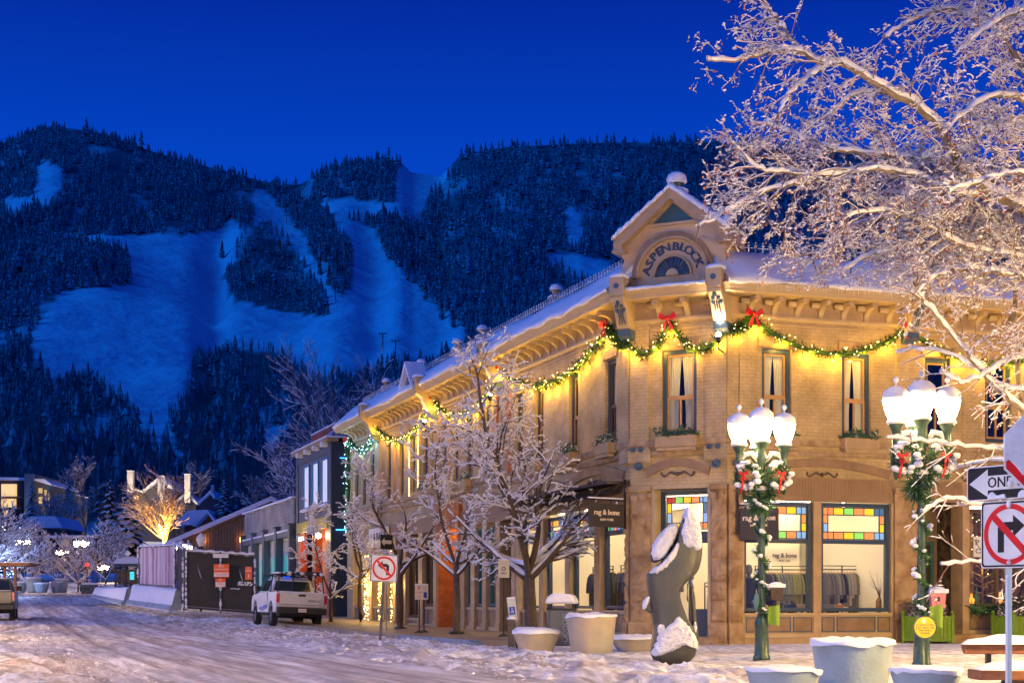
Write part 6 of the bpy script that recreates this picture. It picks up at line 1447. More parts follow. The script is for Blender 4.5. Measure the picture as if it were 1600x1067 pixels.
notice(787, 43.5, 2.12, 'cream notice with a black mark on a thin pole under the big street tree', .31, .48, CRM, txt=[('O', .17, -.24), ('ONLY', .07, -.36)], tm=BLACK)
x, y = GX(799, 35.0), 35.0; t = thing('bollard', 'dark square bollard with snow cap beside the low bowl', 'bollard', (x, y, gz(x, y) - .02), 0)
mb = MB(); mb.prism(rrect(-.075, .075, -.075, .075, .02), 0, .70, 'z'); mb.box(-.09, .09, -.09, .09, .0, .1); mb.build('post', mat('bollard_wood', (.075, .055, .05), .6), t); mb = MB(); mb.lathe([(.10, .70), (.105, .73), (.06, .77), (.01, .78)], 10); mb.build('snow_cap', SNOW, t)
# ================================================================ trees
def polytube(V, F, P, r, n, off=None, flat=1.0):
    P = np.asarray(P, float); m = len(P); T = np.gradient(P, axis=0); T /= np.linalg.norm(T, axis=1)[:, None] + 1e-9
    X = np.cross(T, [0, 0, 1.0]); L = np.linalg.norm(X, axis=1); X[L < .08] = [1, 0, 0]; X /= np.linalg.norm(X, axis=1)[:, None]
    Y = np.cross(X, T)
    if off is not None: P = P + off
    a = np.arange(n) * 2 * math.pi / n; c, s = np.cos(a), np.sin(a)
    W = P[:, None, :] + (X[:, None, :] * c[None, :, None] + Y[:, None, :] * s[None, :, None] * flat) * r[:, None, None]
    k = V[-1][1] if V else 0; V.append((W.reshape(-1, 3), k + m * n))
    I, J = np.meshgrid(np.arange(m - 1), np.arange(n), indexing='ij'); J2 = (J + 1) % n
    F.append(np.stack([I * n + J, I * n + J2, (I + 1) * n + J2, (I + 1) * n + J], -1).reshape(-1, 4) + k)
def bough(P0, D, L, r0, lvl, seed_rng, prm, out):
    """prm per level: (step, wander, lift, children per metre, child length ratio, spread)"""
    st, wd, lift, cpm, clr, spr = prm[min(lvl, len(prm) - 1)]
    n = max(3, int(L / st)); p = np.array(P0, float); d = np.array(D, float); d /= np.linalg.norm(d); P = [p.copy()]; Ds = [d.copy()]
    for i in range(n):
        d = d + seed_rng.normal(0, wd, 3) + np.array([0, 0, lift]); d /= np.linalg.norm(d); p = p + d * L / n; P.append(p.copy()); Ds.append(d.copy())
    r = r0 * (1 - .78 * np.linspace(0, 1, n + 1)); out.append((np.array(P), r, lvl))
    if lvl + 1 < len(prm): kids(np.array(P), np.array(Ds), r, L, lvl, seed_rng, prm, out)
def kids(P, Ds, r, L, lvl, g, prm, out, t0=.22):
    st, wd, lift, cpm, clr, spr = prm[lvl]
    nc = max(1, int(cpm * L + g.random()))
    for k in range(nc):
        t = t0 + (1 - t0) * (k + g.random()) / nc; i = min(int(t * (len(P) - 1)), len(P) - 2); f = t * (len(P) - 1) - i
        q = P[i] * (1 - f) + P[i + 1] * f; d = Ds[i]
        ax = g.normal(0, 1, 3); ax -= d * ax.dot(d); ax /= np.linalg.norm(ax) + 1e-9
        a = spr * (.7 + .6 * g.random()); nd = d * math.cos(a) + ax * math.sin(a)
        bough(q, nd, max(.08, L * clr * (1.15 - .55 * t) * (.7 + .6 * g.random())), max(.006, min(r[i] * .62, r[i])), lvl + 1, g, prm, out)
def tree_meshes(out, g, snow=1.0, blobs=0, blob_r=.03, steep=.82, smin=.012, rmin=.006, levels_blob=(2, 3)):
    V, F, SV, SF = [], [], [], []
    for P, r, lvl in out:
        r = np.maximum(r, rmin); n = 7 if lvl == 0 else 5 if lvl == 1 else 3
        polytube(V, F, P, r, n)
        if snow > 0:
            T = np.gradient(P, axis=0); T /= np.linalg.norm(T, axis=1)[:, None] + 1e-9; flatn = np.clip((steep + .15 - np.abs(T[:, 2])) / .3, 0, 1)
            bump_ = .65 + .8 * g.random(len(P)); sr = (r * .82 + smin * snow * bump_) * flatn + .001; sr = np.minimum(sr, r * .95 + .045)
            if lvl >= 2: sr = sr * (g.random(len(P)) > .3) + .001
            off = np.zeros_like(P); off[:, 2] = r * .55 + sr * .45 * flatn - (1 - flatn) * r * .6
            polytube(SV, SF, P, sr, 5 if lvl < 2 else 4, off, .85)
    tw = [o for o in out if o[2] in levels_blob]
    if blobs and tw:
        oc = np.array([(1, 0, 0), (-.9, .2, 0), (.1, 1, 0), (0, -1, .1), (0, 0, .9), (0, 0, -.8)]); of = np.array([(0, 2, 4), (2, 1, 4), (1, 3, 4), (3, 0, 4), (2, 0, 5), (1, 2, 5), (3, 1, 5), (0, 3, 5)])
        idx = g.integers(0, len(tw), blobs); C = []
        for i in idx: P = tw[i][0]; j = g.integers(0, len(P)); C.append(P[j])
        C = np.array(C) + g.normal(0, blob_r * .3, (blobs, 3)) + [0, 0, blob_r * .5]; S = blob_r * (.4 + 1.1 * g.random((blobs, 1, 1)) ** 1.5) * np.array([1, 1, .8])
        ph = g.random(blobs) * 6.28; c, s = np.cos(ph), np.sin(ph); st_ = 1 + g.random(blobs) * .9
        O = oc[None] + g.normal(0, .18, (blobs, 6, 3)); X = O[:, :, 0] * st_[:, None]
        W = np.stack([X * c[:, None] - O[:, :, 1] * s[:, None], X * s[:, None] + O[:, :, 1] * c[:, None], O[:, :, 2]], -1) * S + C[:, None, :]
        BV = W.reshape(-1, 3); BF = (of[None] + (np.arange(blobs) * 6)[:, None, None]).reshape(-1, 3)
    else: BV = BF = None
    cat_ = lambda A_: np.concatenate([a[0] if isinstance(a, tuple) else a for a in A_])
    return cat_(V), np.concatenate(F), (cat_(SV) if SV else None), (np.concatenate(SF) if SF else None), BV, BF
def tri_mix(q, t, off):                                # quads + tris in one mesh: split quads
    a = np.concatenate([q[:, [0, 1, 2]], q[:, [0, 2, 3]]]); return a if t is None else np.concatenate([a, t + off])
def make_tree(name, label, cat, loc, out, g, bark=BARK, group=None, split=None, snowm=SNOWF, kw_twig=None, **kw):
    t = thing(name, label, cat, loc, 0, group); loc = np.array(loc)
    out = [(P - loc if kw.get('worldpts') else P, r, l) for P, r, l in out]; kw.pop('worldpts', None)
    big = [o for o in out if o[2] == 0]; rest = [o for o in out if o[2] > 0]
    V, F, SV, SF, _, _ = tree_meshes(big, g, 1.0, smin=.03, levels_blob=())
    np_mesh('trunk', V, F, bark, parent=t)
    V, F, SV2, SF2, BV, BF = tree_meshes(rest, g, **kw)
    np_mesh('branches', V, F, kw_twig or bark, parent=t)
    Vs, Fs, k = [], [], 0
    for v, f in ((SV, SF), (SV2, SF2), (BV, BF)):
        if v is None: continue
        Fs.append((tri_mix(f, None, 0) if f.shape[1] == 4 else f) + k); Vs.append(v); k += len(v)
    if Vs: np_mesh('snow', np.concatenate(Vs), np.concatenate(Fs), snowm, parent=t)
    return t
def street_tree_out(seed, H, trunk_h, spread, limbs=7, r0=.12):
    g = np.random.default_rng(seed); out = []
    tp = [np.array([0, 0, 0.])];
    for i in range(6): tp.append(tp[-1] + np.array([g.normal(0, .02), g.normal(0, .02), trunk_h / 6]))
    tp = np.array(tp); out.append((tp, r0 * (1.15 - .3 * np.linspace(0, 1, 7)), 0))
    prm = [(.28, .06, .02, 0, 0, 0), (.26, .09, .025, 2.6, .40, .75), (.16, .13, .02, 4.2, .42, .75), (.10, .16, -.01, 6.2, .42, .7), (.07, .16, 0, 0, 0, 0)]
    for k in range(limbs):
        a = k * 2.4 + g.random() * .6; el_ = (.30, .6, .85, .42, 1.25, .7, .35, .95, .55)[k % 9]; L = (H - trunk_h) * (.72 + .35 * math.sin(el_)) * (.9 + .2 * g.random()); L = min(L, spread / max(math.cos(el_), .35))
        bough(tp[-1 - (k % 2)], (math.cos(a) * math.cos(el_) - .12, math.sin(a) * math.cos(el_), math.sin(el_)), L, r0 * .62, 1, g, prm, out)
    return out, g
# kerb trees in front of the long facade
T1 = [('largest snow covered street tree, by the low bowl before the shopfront', 830, 43.5, 7.9, 1.9, 2.35, 9, .17, 21), ('snow covered street tree before the orange entrance', 713, 46.9, 6.2, 2.1, 1.45, 7, .10, 20),
      ('snow covered street tree behind the no left turn sign', 626, 55.5, 6.4, 2.3, 1.7, 7, .12, 15), ('slim snow covered tree before the & BAR shopfront', 563, 66.0, 5.2, 2.3, 1.5, 6, .10, 14), ('small snowy tree beside the white pickup truck', 518, 66.0, 4.5, 1.3, 1.3, 6, .08, 15)]
for lb, px, Y, H, th, sp, lm, r0, sd_ in T1:
    out, g = street_tree_out(sd_, H, th, sp, lm, r0); x = GX(px, Y)
    t = make_tree('street_tree', lb, 'tree', (x, Y, (.12 if curb_c(x, Y) < 4.5 else gz(x, Y)) - .02), out, g, group='snow covered trees along the kerb', blobs=3400, blob_r=.032, smin=.016, rmin=.007, levels_blob=(2, 3, 4))
    mb = MB(); mb.box(-.45, .45, -.45, .45, -.02, .03); mb.tube([(.2 * math.cos(i), .2 * math.sin(i), .06) for i in range(7)], .05, 5); mb.build('tree_grate', BLACK, t, world=False)

# the big cottonwood over the right of the picture
def pline(pts, Y):
    return np.array([tuple(PT(a, b, Y + (c if c else 0))) for a, b, c in pts])
def smooth_line(P, n):
    t = np.linspace(0, len(P) - 1, n); i = np.minimum(t.astype(int), len(P) - 2); f = (t - i)[:, None]
    g_ = lambda k: P[np.clip(k, 0, len(P) - 1)]
    p0, p1, p2, p3 = g_(i - 1), g_(i), g_(i + 1), g_(i + 2)
    return .5 * ((2 * p1) + (-p0 + p2) * f + (2 * p0 - 5 * p1 + 4 * p2 - p3) * f ** 2 + (-p0 + 3 * p1 - 3 * p2 + p3) * f ** 3)
YT = 24.0; px2m = YT / FP
LIMBS = [([(1735, 1050, 0), (1735, 800, 0), (1728, 620, 0), (1705, 480, 0), (1665, 390, 0), (1600, 325, -.3)], 26, 17),
         ([(1600, 325, -.3), (1545, 300, -.4), (1500, 262, -.6), (1470, 205, -.8), (1425, 165, -1), (1375, 135, -1.2), (1330, 108, -1.3), (1285, 98, -1.4), (1240, 80, -1.5), (1195, 84, -1.6), (1150, 95, -1.7), (1105, 95, -1.8)], 13, 3),
         ([(1398, 148, -1), (1360, 145, -.8), (1325, 155, -.6), (1300, 180, -.4)], 6, 2.5), ([(1298, 100, -1.4), (1262, 122, -1.6), (1232, 150, -1.8), (1216, 180, -2)], 5, 2), ([(1243, 82, -1.5), (1232, 55, -1.4), (1210, 25, -1.3), (1195, 0, -1.2), (1190, -30, -1.2)], 5, 3),
         ([(1600, 330, 0), (1545, 275, .3), (1490, 255, .5), (1430, 248, .7), (1370, 242, .9), (1310, 236, 1.0), (1265, 222, 1.1), (1215, 200, 1.2), (1175, 195, 1.3)], 10, 2.5),
         ([(1560, 300, 0), (1500, 305, -.5), (1430, 275, -.8), (1360, 268, -1), (1290, 275, -1.2), (1225, 270, -1.4), (1180, 262, -1.5), (1145, 225, -1.5)], 8, 2), ([(1300, 272, -1.2), (1240, 290, -1.3), (1180, 305, -1.3), (1130, 335, -1.4), (1090, 355, -1.5)], 6, 2),
         ([(1640, 420, 0), (1560, 370, .4), (1480, 345, .8), (1400, 340, 1.0), (1340, 352, 1.2), (1290, 385, 1.4), (1255, 420, 1.5)], 9, 2), ([(1480, 345, .8), (1430, 380, .6), (1360, 400, .4), (1310, 430, .2)], 6, 2),
         ([(1720, 360, 0), (1690, 240, .5), (1650, 160, .8), (1600, 110, 1.0), (1565, 60, 1.2), (1525, 30, 1.3), (1480, 15, 1.4), (1430, 30, 1.5), (1380, 60, 1.5)], 15, 3), ([(1565, 60, 1.2), (1540, 20, 1.3), (1510, -30, 1.4)], 6, 4),
         ([(1660, 180, .8), (1610, 160, .2), (1560, 150, -.4), (1510, 175, -.8), (1470, 215, -1.0)], 8, 2.5), ([(1700, 260, .5), (1620, 200, 1.2), (1560, 200, 1.6), (1500, 235, 2), (1440, 255, 2.3)], 8, 2.5), ([(1720, 300, 0), (1660, 280, -1), (1600, 270, -1.4), (1540, 280, -1.6), (1480, 300, -1.8)], 8, 2.5),
         ([(1700, 480, 0), (1630, 450, -.3), (1570, 430, -.6), (1500, 420, -.8), (1450, 440, -1), (1425, 470, -1)], 9, 3), ([(1660, 420, .3), (1580, 400, .0), (1510, 385, -.3), (1440, 350, -.6), (1380, 330, -.9), (1320, 340, -1.1)], 6, 2), ([(1660, 380, .8), (1590, 330, .6), (1530, 345, .4), (1470, 390, .2), (1420, 420, 0)], 6, 2), ([(1700, 330, 1), (1620, 300, 1.2), (1540, 335, 1.4), (1460, 320, 1.6)], 6, 2), ([(1640, 660, 0), (1578, 626, -.4), (1530, 575, -.6), (1480, 515, -.8), (1442, 468, -1), (1425, 440, -1)], 7, 4),
         ([(1700, 50, .6), (1640, 20, .2), (1590, 20, 0), (1540, 45, -.3), (1500, 80, -.5)], 8, 2.5), ([(1640, 380, .5), (1590, 350, .8), (1520, 320, 1.2), (1450, 315, 1.5), (1390, 300, 1.8)], 8, 2.5),
         ([(1640, 1040, .8), (1612, 850, .8), (1595, 640, .8), (1585, 480, .8), (1586, 380, .8), (1592, 300, .8), (1590, 210, .8)], 11, 5),
         ([(1650, 560, 0), (1590, 560, -.4), (1530, 590, -.8), (1500, 598, -1), (1470, 580, -1.1)], 5, 2), ([(1650, 700, 0), (1590, 705, -.3), (1520, 700, -.6), (1450, 690, -.9), (1385, 685, -1.1)], 5, 1.8),
         ([(1690, 800, 0), (1600, 800, -.3), (1530, 790, -.6), (1480, 780, -.8), (1440, 800, -1)], 4.5, 1.8), ([(1690, 900, 0), (1600, 880, -.3), (1530, 878, -.6), (1470, 882, -.8)], 4, 1.6), ([(1650, 740, 0), (1580, 720, .6), (1500, 730, 1), (1450, 760, 1.2)], 4, 1.5), ([(1640, 620, 0), (1560, 600, .4), (1500, 560, .6), (1440, 545, .8), (1400, 552, .9)], 4, 1.5)]
g = np.random.default_rng(5); out = []
prm = [(.2, 0, 0, 4.6, .20, .95), (.12, .15, -.03, 9, .40, .8), (.07, .2, -.06, 11, .5, .75), (.05, .24, -.09, 0, 0, 0)]
for k, (pts, ra, rb) in enumerate(LIMBS):
    P = smooth_line(pline(pts, YT), len(pts) * 5); P[1:-1] += g.normal(0, .012, P[1:-1].shape)
    r = np.linspace(ra * .56, rb * .45, len(P)) * px2m; out.append((P, r, 0)); Ds = np.gradient(P, axis=0); Ds /= np.linalg.norm(Ds, axis=1)[:, None]
    L = np.linalg.norm(np.diff(P, axis=0), axis=1).sum()
    if k in (0, 22): continue
    pr = [list(q) for q in prm]; lowk = k >= 23; pr[0][3] = (9.0 if k in (5, 6, 7, 8, 9, 15, 16, 17, 18, 21) else 5.6) if not lowk else 3.0
    # secondary lengths fixed rather than proportional, so every limb is clothed
    nc = int(pr[0][3] * L); 
    for j in range(nc):
        t = (.04 + .96 * (j + g.random()) / nc); i = min(int(t * (len(P) - 1)), len(P) - 2); d = Ds[i]; ax = g.normal(0, 1, 3); ax -= d * ax.dot(d); ax /= np.linalg.norm(ax)
        a = .5 + .6 * g.random(); nd = d * math.cos(a) + ax * math.sin(a); nd[2] += (-.15 if P[i][2] < 7.6 else .12)
        bough(P[i], nd, (.45 + .65 * g.random()) * (1.25 - .5 * t) * (.8 if lowk else 1.0), .007 + .006 * g.random(), 1, g, [tuple(q) for q in (pr if not lowk else [pr[0], (.14, .13, -.03, 4.0, .5, .7), (.1, .15, -.04, 0, 0, 0)])], out)
def _px(P): return P[-1][0] / P[-1][1] * FP + 800, HY - (P[-1][2] - CH) / P[-1][1] * FP
def _keep(o):
    if o[2] == 0: return True
    a, b = _px(o[0]); return not (a < 1082 + 8 * math.sin(b * .3) or (a < 1128 and 330 < b < 440 and b > 350 + (a - 1090) * .2) or (a < 1400 and b > 452) or (1400 <= a < 1560 and 450 < b < 570 and hash((int(a * 7), int(b * 5))) % 5 > 1) or (1230 < a < 1400 and b < 75 and hash((int(a * 9), int(b * 9))) % 3))
out = [o for o in out if _keep(o)]
root = (GX(1735, YT), YT, 0)
bt = make_tree('cottonwood_tree', 'large snow covered cottonwood reaching over the roof from the right edge', 'tree', root, out, g, bark=BARKL, kw_twig=mat('rusty_twigs', (.20, .11, .06), .85), worldpts=True, blobs=19000, blob_r=.020, smin=.0038, rmin=.0042, levels_blob=(2, 3))
tw = [o for o in out if o[2] >= 2]; mb = MB(); LEAF = mat('withered_leaf', (.42, .15, .04), .7)
for i in range(3800):
    P = tw[g.integers(0, len(tw))][0]; p = Vector(P[-1]) - Vector(root); d = Vector(g.normal(0, 1, 3)).normalized() * .05; e_ = d.cross(Vector((0, 0, 1))).normalized() * .02; p = p - Vector((0, 0, .03))
    mb.add([tuple(p), tuple(p + d * .5 + e_), tuple(p + d), tuple(p + d * .5 - e_)], [(0, 1, 2, 3)])
mb.build('leaves', LEAF, bt, world=False)

# bare and snowy trees of the background
def bare_tree(label, px, py, Y, H, seed, bark=BARKL, snow=.6, sp=2.6, th=.25, limbs=8, blobs=0, group=None, name='bare_tree', upright=False, light=None):
    g = np.random.default_rng(seed); out = []; t_h = H * th; tp = np.array([[0, 0, t_h * i / 5] for i in range(6)]) + g.normal(0, .03, (6, 3)); out.append((tp, H * .014 * (1.1 - .3 * np.linspace(0, 1, 6)), 0))
    prm = [(.5, 0, 0, 0, 0, 0), (H * .06, .07, .03, 14 / H, .42, .55), (H * .04, .10, .03, 26 / H, .42, .6), (H * .03, .12, .0, 0, 0, 0)]
    for k in range(limbs):
        a = k * 2.4 + g.random(); el_ = (.5 + .9 * g.random()) if not upright else 1.1 + .3 * g.random()
        bough(tp[-1 - k % 3], (math.cos(a) * math.cos(el_), math.sin(a) * math.cos(el_), math.sin(el_)), H * (1 - th) * (.75 + .3 * g.random()), H * .008, 1, g, prm, out)
    p = PT(px, py, Y); sc_ = Y / FP
    return make_tree(name, label, 'tree', tuple(p), out, g, bark=bark, group=group, snow=snow, blobs=blobs, blob_r=sc_ * .9, smin=sc_ * .55, rmin=sc_ * .33, levels_blob=(2, 3))
BTW = mat('lilac_twig', (.17, .14, .14), .9)
bare_tree('tall bare frosted tree behind the blue building, left of the pair', 508, 880, 108, 10.2, 31, BTW, .5, limbs=9, group='bare trees behind the shops')
bare_tree('tall bare frosted tree behind the blue building, right of the pair', 548, 880, 112, 14.5, 32, BTW, .5, limbs=12, upright=True, group='bare trees behind the shops')
bare_tree('lower bare frosted tree left of the blue building', 465, 870, 104, 8.5, 33, BTW, .6, group='bare trees behind the shops')
bare_tree('round bare tree above the grey brick shop', 415, 830, 170, 6.0, 34, mat('rusty_twig', (.20, .13, .11), .9), .2, limbs=10, group='bare trees behind the shops')
SN = 'snow frosted low trees round the plaza'
for i, (px, py, Y, H, lb) in enumerate([(8, 925, 112, 5.6, 'blue lit snowy small tree at the far left edge'), (44, 925, 118, 4.6, 'blue lit snowy small tree right of the leftmost far lamp'), (122, 925, 121, 5.0, 'spreading snowy tree behind the dark stone trough'), (165, 915, 112, 4.4, 'snowy tree leaning right beside the barriers'), (92, 920, 140, 4.2, 'small snowy tree behind the far round planters'), (-18, 925, 110, 6, 'snowy tree just past the left edge')]):
    bare_tree(lb, px, py, Y, H, 50 + i, BARK, 1.5, th=.14, limbs=9, blobs=500, group=SN, name='snowy_tree')
lt = bare_tree('bare tree glowing gold from lights wound round its trunk', 257, 868, 122, 6.4, 61, mat('golden_twig', (.28, .17, .08), .9), .2, th=.22, limbs=12)
mb = MB()
for i in range(130): a = rnd.random() * 6.3; q = rnd.random(); z = .3 + 2.2 * q; r_ = .12 + .6 * max(0, q - .45); mb.ball((r_ * math.cos(a), r_ * math.sin(a), z), .045, 5, 4)
mb.build('string_lights', BULB, lt, world=False)
for dz in (1.4, 2.7):
    ld = bpy.data.lights.new('bulb_glow', 'POINT'); ld.energy = 600; ld.color = (1, .55, .12); ld.shadow_soft_size = .4; lo = bpy.data.objects.new('bulb_glow', ld); COL.objects.link(lo); lo.location = lt.location + Vector((0, -.7, dz))
for i, (px, py, Y, H) in enumerate([(90, 860, 190, 7), (112, 860, 195, 7.5), (76, 850, 200, 6), (134, 850, 200, 8), (272, 850, 290, 9), (228, 850, 290, 8), (280, 850, 200, 4), (410, 850, 210, 5), (30, 850, 250, 5), (120, 800, 260, 9), (310, 800, 280, 8), (335, 830, 280, 6)]):
    bare_tree('thin bare tree %s' % ['between the condominium and the spruces, leftmost', 'between the condominium and the spruces, second from left', 'right beside the lit condominium', 'close left of the snow laden spruces', 'right of the two tall chimneys', 'behind the golden lit tree', 'between the two lodge chimneys', 'above the grey brick shop', 'before the condominium balconies', 'behind the dark spruce of the condominium', 'behind the rightmost tall chimney', 'beside the small chalet'][i], px, py, Y, H, 80 + i, mat('dusky_twig', (.26, .19, .16), .9), .25, limbs=5, upright=True, group='thin bare trees at the foot of the mountain')
def snowy_conifer(label, px, py, Y, H, W, seed, group='conifers among the houses'):
    """boughs drooping in whorls, each with a load of snow"""
    g = np.random.default_rng(seed); V = []; F = []; SV = []; SF = []
    for k in range(int(95)):
        q = (k + .5) / 95; z = H * (.06 + .92 * q); L = W * .5 * (1 - q) ** .8 * (.75 + .5 * g.random()) + .1; a = k * 2.4 + g.random() * .5; u = np.array([math.cos(a), math.sin(a), 0]); b = np.array([-math.sin(a), math.cos(a), 0])
        for m_ in range(5):
            f = (m_ - 2) * .17; d = u * math.cos(f) + b * math.sin(f); w_ = L * .13; ll = L * (1 - abs(m_ - 2) * .14); pts = [np.array([0, 0, z]) + d * .05 - b * w_ * .3, np.array([0, 0, z]) + d * .05 + b * w_ * .3, np.array([0, 0, z - ll * .28]) + d * ll * .6 + b * w_, np.array([0, 0, z - ll * .42]) + d * ll, np.array([0, 0, z - ll * .28]) + d * ll * .6 - b * w_]
            k0 = len(V); V += pts; F += [(k0, k0 + 1, k0 + 2), (k0, k0 + 2, k0 + 4), (k0 + 2, k0 + 3, k0 + 4)]
            if g.random() < .75:
                k0 = len(SV); up = np.array([0, 0, .045 * H / 8]); s_ = .62; SV += [pts[2] * 1 + up, pts[4] + up, pts[3] * [.97, .97, 1] + up * .3, np.array([0, 0, z - ll * .16]) + d * ll * .35 + up * 1.5]; SF += [(k0, k0 + 2, k0 + 1), (k0, k0 + 1, k0 + 3)]
    p = PT(px, py, Y); t = thing('conifer_tree', label, 'tree', tuple(p), 0, group); mb = MB(); mb.tube([(0, 0, -.5), (0, 0, H * .95)], [H * .02, .02], 6); mb.build('trunk', BARK, t, world=False)
    np_mesh('crown', V, F, mat('spruce_needles', (.018, .035, .028), .8), smooth=False, parent=t); np_mesh('snow', SV, SF, SNOWF, smooth=False, parent=t)
snowy_conifer('snow laden spruce, left and taller of the two beside the lit tree', 172, 868, 138, 7.0, 5.4, 1)
snowy_conifer('snow laden spruce, right and fuller of the two beside the lit tree', 198, 882, 130, 7.2, 5.8, 2)
snowy_conifer('dark round spruce behind the brown wooden building', 350, 810, 190, 5.4, 3.6, 3)
snowy_conifer('dark spruce beside the lit condominium', 108, 800, 215, 6.4, 2.6, 4)
snowy_conifer('small spruce before the balconies at the far left', 50, 812, 200, 5.5, 2.6, 5)
snowy_conifer('small snowy spruce in the gap beside the dark blue wall', 542, 955, 80, 2.7, 1.6, 6)
ft = bpy.data.objects['snowy_tree']; mb = MB()
for i in range(160): a = rnd.random() * 6.3; z = .6 + 4 * rnd.random(); r_ = .3 + .45 * z * rnd.random(); mb.ball((r_ * math.cos(a), r_ * math.sin(a), z), .035, 4, 3)
mb.build('string_lights', mat('blue_white_bulb', (.7, .8, 1), .4, emit=(.35, .55, 1), es=7, sample=False), ft, world=False)
for dx, dz, en_ in ((0, 2.4, 220), (1.6, 1.0, 120)):
    ld = bpy.data.lights.new('bulb_glow', 'POINT'); ld.energy = en_; ld.color = (.35, .5, 1); ld.shadow_soft_size = .5; lo = bpy.data.objects.new('bulb_glow', ld); COL.objects.link(lo); lo.location = ft.location + Vector((dx, -1.2, dz))
snowy_conifer('small dark spruce under the wooden canopy roofs', 196, 915, 118, 2.4, 1.6, 7)
# ================================================================ neighbours along the street
gb = thing('grey_brick_shop', 'single storey grey brick shop with teal lit windows', 'building', tuple(LF(54, 0, tz(0, 92))))
GRB = brick_mat('grey_block', (.36, .33, .31), (.32, .30, .28), (.24, .22, .21), .4, .2, .012, .6)
TEALC = mat('teal_curtain', (.06, .42, .42), .7, emit=(.03, .50, .50), es=1.0, sample=False)
SBL = mat('slate_blue_paint', (.07, .10, .14), .5)
mb = MB(LF); s0, s1 = 46.4, 63.3; zb = -.2
mb.box(s0, s1, -12, 0, 5.0, 6.75); mb.box(s0, s1, -12, -.6, zb, 5.0); mb.build('wall', GRB, gb)
mb = MB(LF); mb.box(s0 - .1, s1 + .1, -12.1, .15, 6.752, 6.86); mb.build('coping_snow', SNOW, gb)
for i in range(5):
    a = s0 + i * (s1 - s0 - .5) / 4; mb = MB(LF); mb.box(a, a + .5, -.1, .28, .4, 5.3); mb.box(a - .1, a + .6, -.1, .36, 5.301, 5.4); mb.build('pilaster', SBL, gb, bevel=.02)
mb = MB(LF); mb.box(s0, s1, .0, .22, 4.72, 5.0); mb.build('ledge', SBL, gb); mb = MB(LF); mb.box(s0 + .1, s1, .0, .24, 5.002, 5.12); mb.build('ledge_snow', SNOW, gb, bevel=.03)
for i in range(4):
    a = s0 + .55 + i * (s1 - s0 - .5) / 4; b = a + (s1 - s0 - .5) / 4 - .6; mb = MB(LF); frame_rect(mb, a, b, 1.2, 4.7, .10, -.3, -.15); mb.box(a + .1, b - .1, -.28, -.17, 3.72, 3.84); n = 9
    for k in range(1, n): q = a + (b - a) * k / n; mb.box(q - .02, q + .02, -.26, -.19, 3.84, 4.6)
    for k in range(1, 3): q = a + (b - a) * k / 3; mb.box(q - .03, q + .03, -.26, -.19, 1.3, 3.72)
    f = mb.build('window', WHITE, gb); mb = MB(LF); n = 40; P = []
    for j in (1.3, 3.72):
        for k in range(n + 1): P.append((a + .1 + (b - a - .2) * k / n, -.36 + .04 * math.sin(k * 1.3), j))
    mb.add(P, [(k, k + 1, n + 2 + k, n + 1 + k) for k in range(n)]); mb.build('curtain', TEALC, f); mb = MB(LF); mb.quad((a, -.4, 3.84), (b, -.4, 3.84), (b, -.4, 4.6), (a, -.4, 4.6)); mb.build('blind', mat('lit_blind', (.6, .55, .45), .7, emit=(.7, .6, .5), es=.35, sample=False), f)
# slate blue victorian
bb = thing('blue_victorian_building', 'dark blue two storey building with three tall white windows and red parapet', 'building', tuple(LF(40.5, 0, tz(0, 79))))
s0, s1 = 36.9, 45.6; mb = MB(LF); 
wall_holes = [(37.6, 39.2, 5.95, 8.25), (39.9, 41.5, 5.95, 8.25), (42.2, 43.8, 5.95, 8.25)]
def wall2(fr, s0, s1, z0, z1, holes, m_, parent, t=.2):
    ss = sorted({s0, s1, *[h[0] for h in holes], *[h[1] for h in holes]}); zs = sorted({z0, z1, *[h[2] for h in holes], *[h[3] for h in holes]}); mb = MB(fr)
    for a, b in zip(ss, ss[1:]):
        for c, e in zip(zs, zs[1:]):
            if any(h[0] < (a + b) / 2 < h[1] and h[2] < (c + e) / 2 < h[3] for h in holes): continue
            mb.quad((a, 0, c), (b, 0, c), (b, 0, e), (a, 0, e))
    for a, b, c, e in holes:
        mb.quad((a, 0, c), (a, -t, c), (a, -t, e), (a, 0, e)); mb.quad((b, 0, c), (b, -t, c), (b, -t, e), (b, 0, e)); mb.quad((a, 0, e), (b, 0, e), (b, -t, e), (a, -t, e)); mb.quad((a, 0, c), (b, 0, c), (b, -t, c), (a, -t, c))
    return mb.build('wall', m_, parent)
SBD = mat('dark_slate_blue', (.035, .05, .075), .6); VW = mat('grey_blue_clapboard', (.12, .14, .17), .6, var=(2, (.10, .11, .14), 1), bump=(8, .2))
wall2(LF, s0, s1, 5.3, 8.9, wall_holes, VW, bb)
mb = MB(LF); mb.quad((s0, 0, -.3), (s0, -14, -.3), (s0, -14, 8.9), (s0, 0, 8.9)); mb.quad((s1, 0, -.3), (s1, -14, -.3), (s1, -14, 8.9), (s1, 0, 8.9)); mb.quad((s0, -14, 8.88), (s1, -14, 8.88), (s1, 0, 8.88), (s0, 0, 8.88)); w_o = mb.build('wall', SBD, bb)
mb = MB(LF); mb.box(s0 - .05, s0 + .45, -.02, .06, -.2, 8.88); mb.box(s1 - .45, s1, -.02, .06, -.2, 8.88); mb.box(s0 + .45, s1 - .45, -.02, .05, 8.4, 8.88); mb.build('corner_board', SBL, bb)
mb = MB(LF); mb.box(s0 - .3, s1, -.3, .35, 8.9, 9.08); mb.build('cornice', TRIM, bb, bevel=.03); mb = MB(LF); mb.box(s0 - .32, s1, -2.2, .36, 9.082, 9.17)
for q in (37.6, 39.6, 41.7, 43.8): mb.box(q - .15, q + .15, .05, .42, 8.7, 8.95)
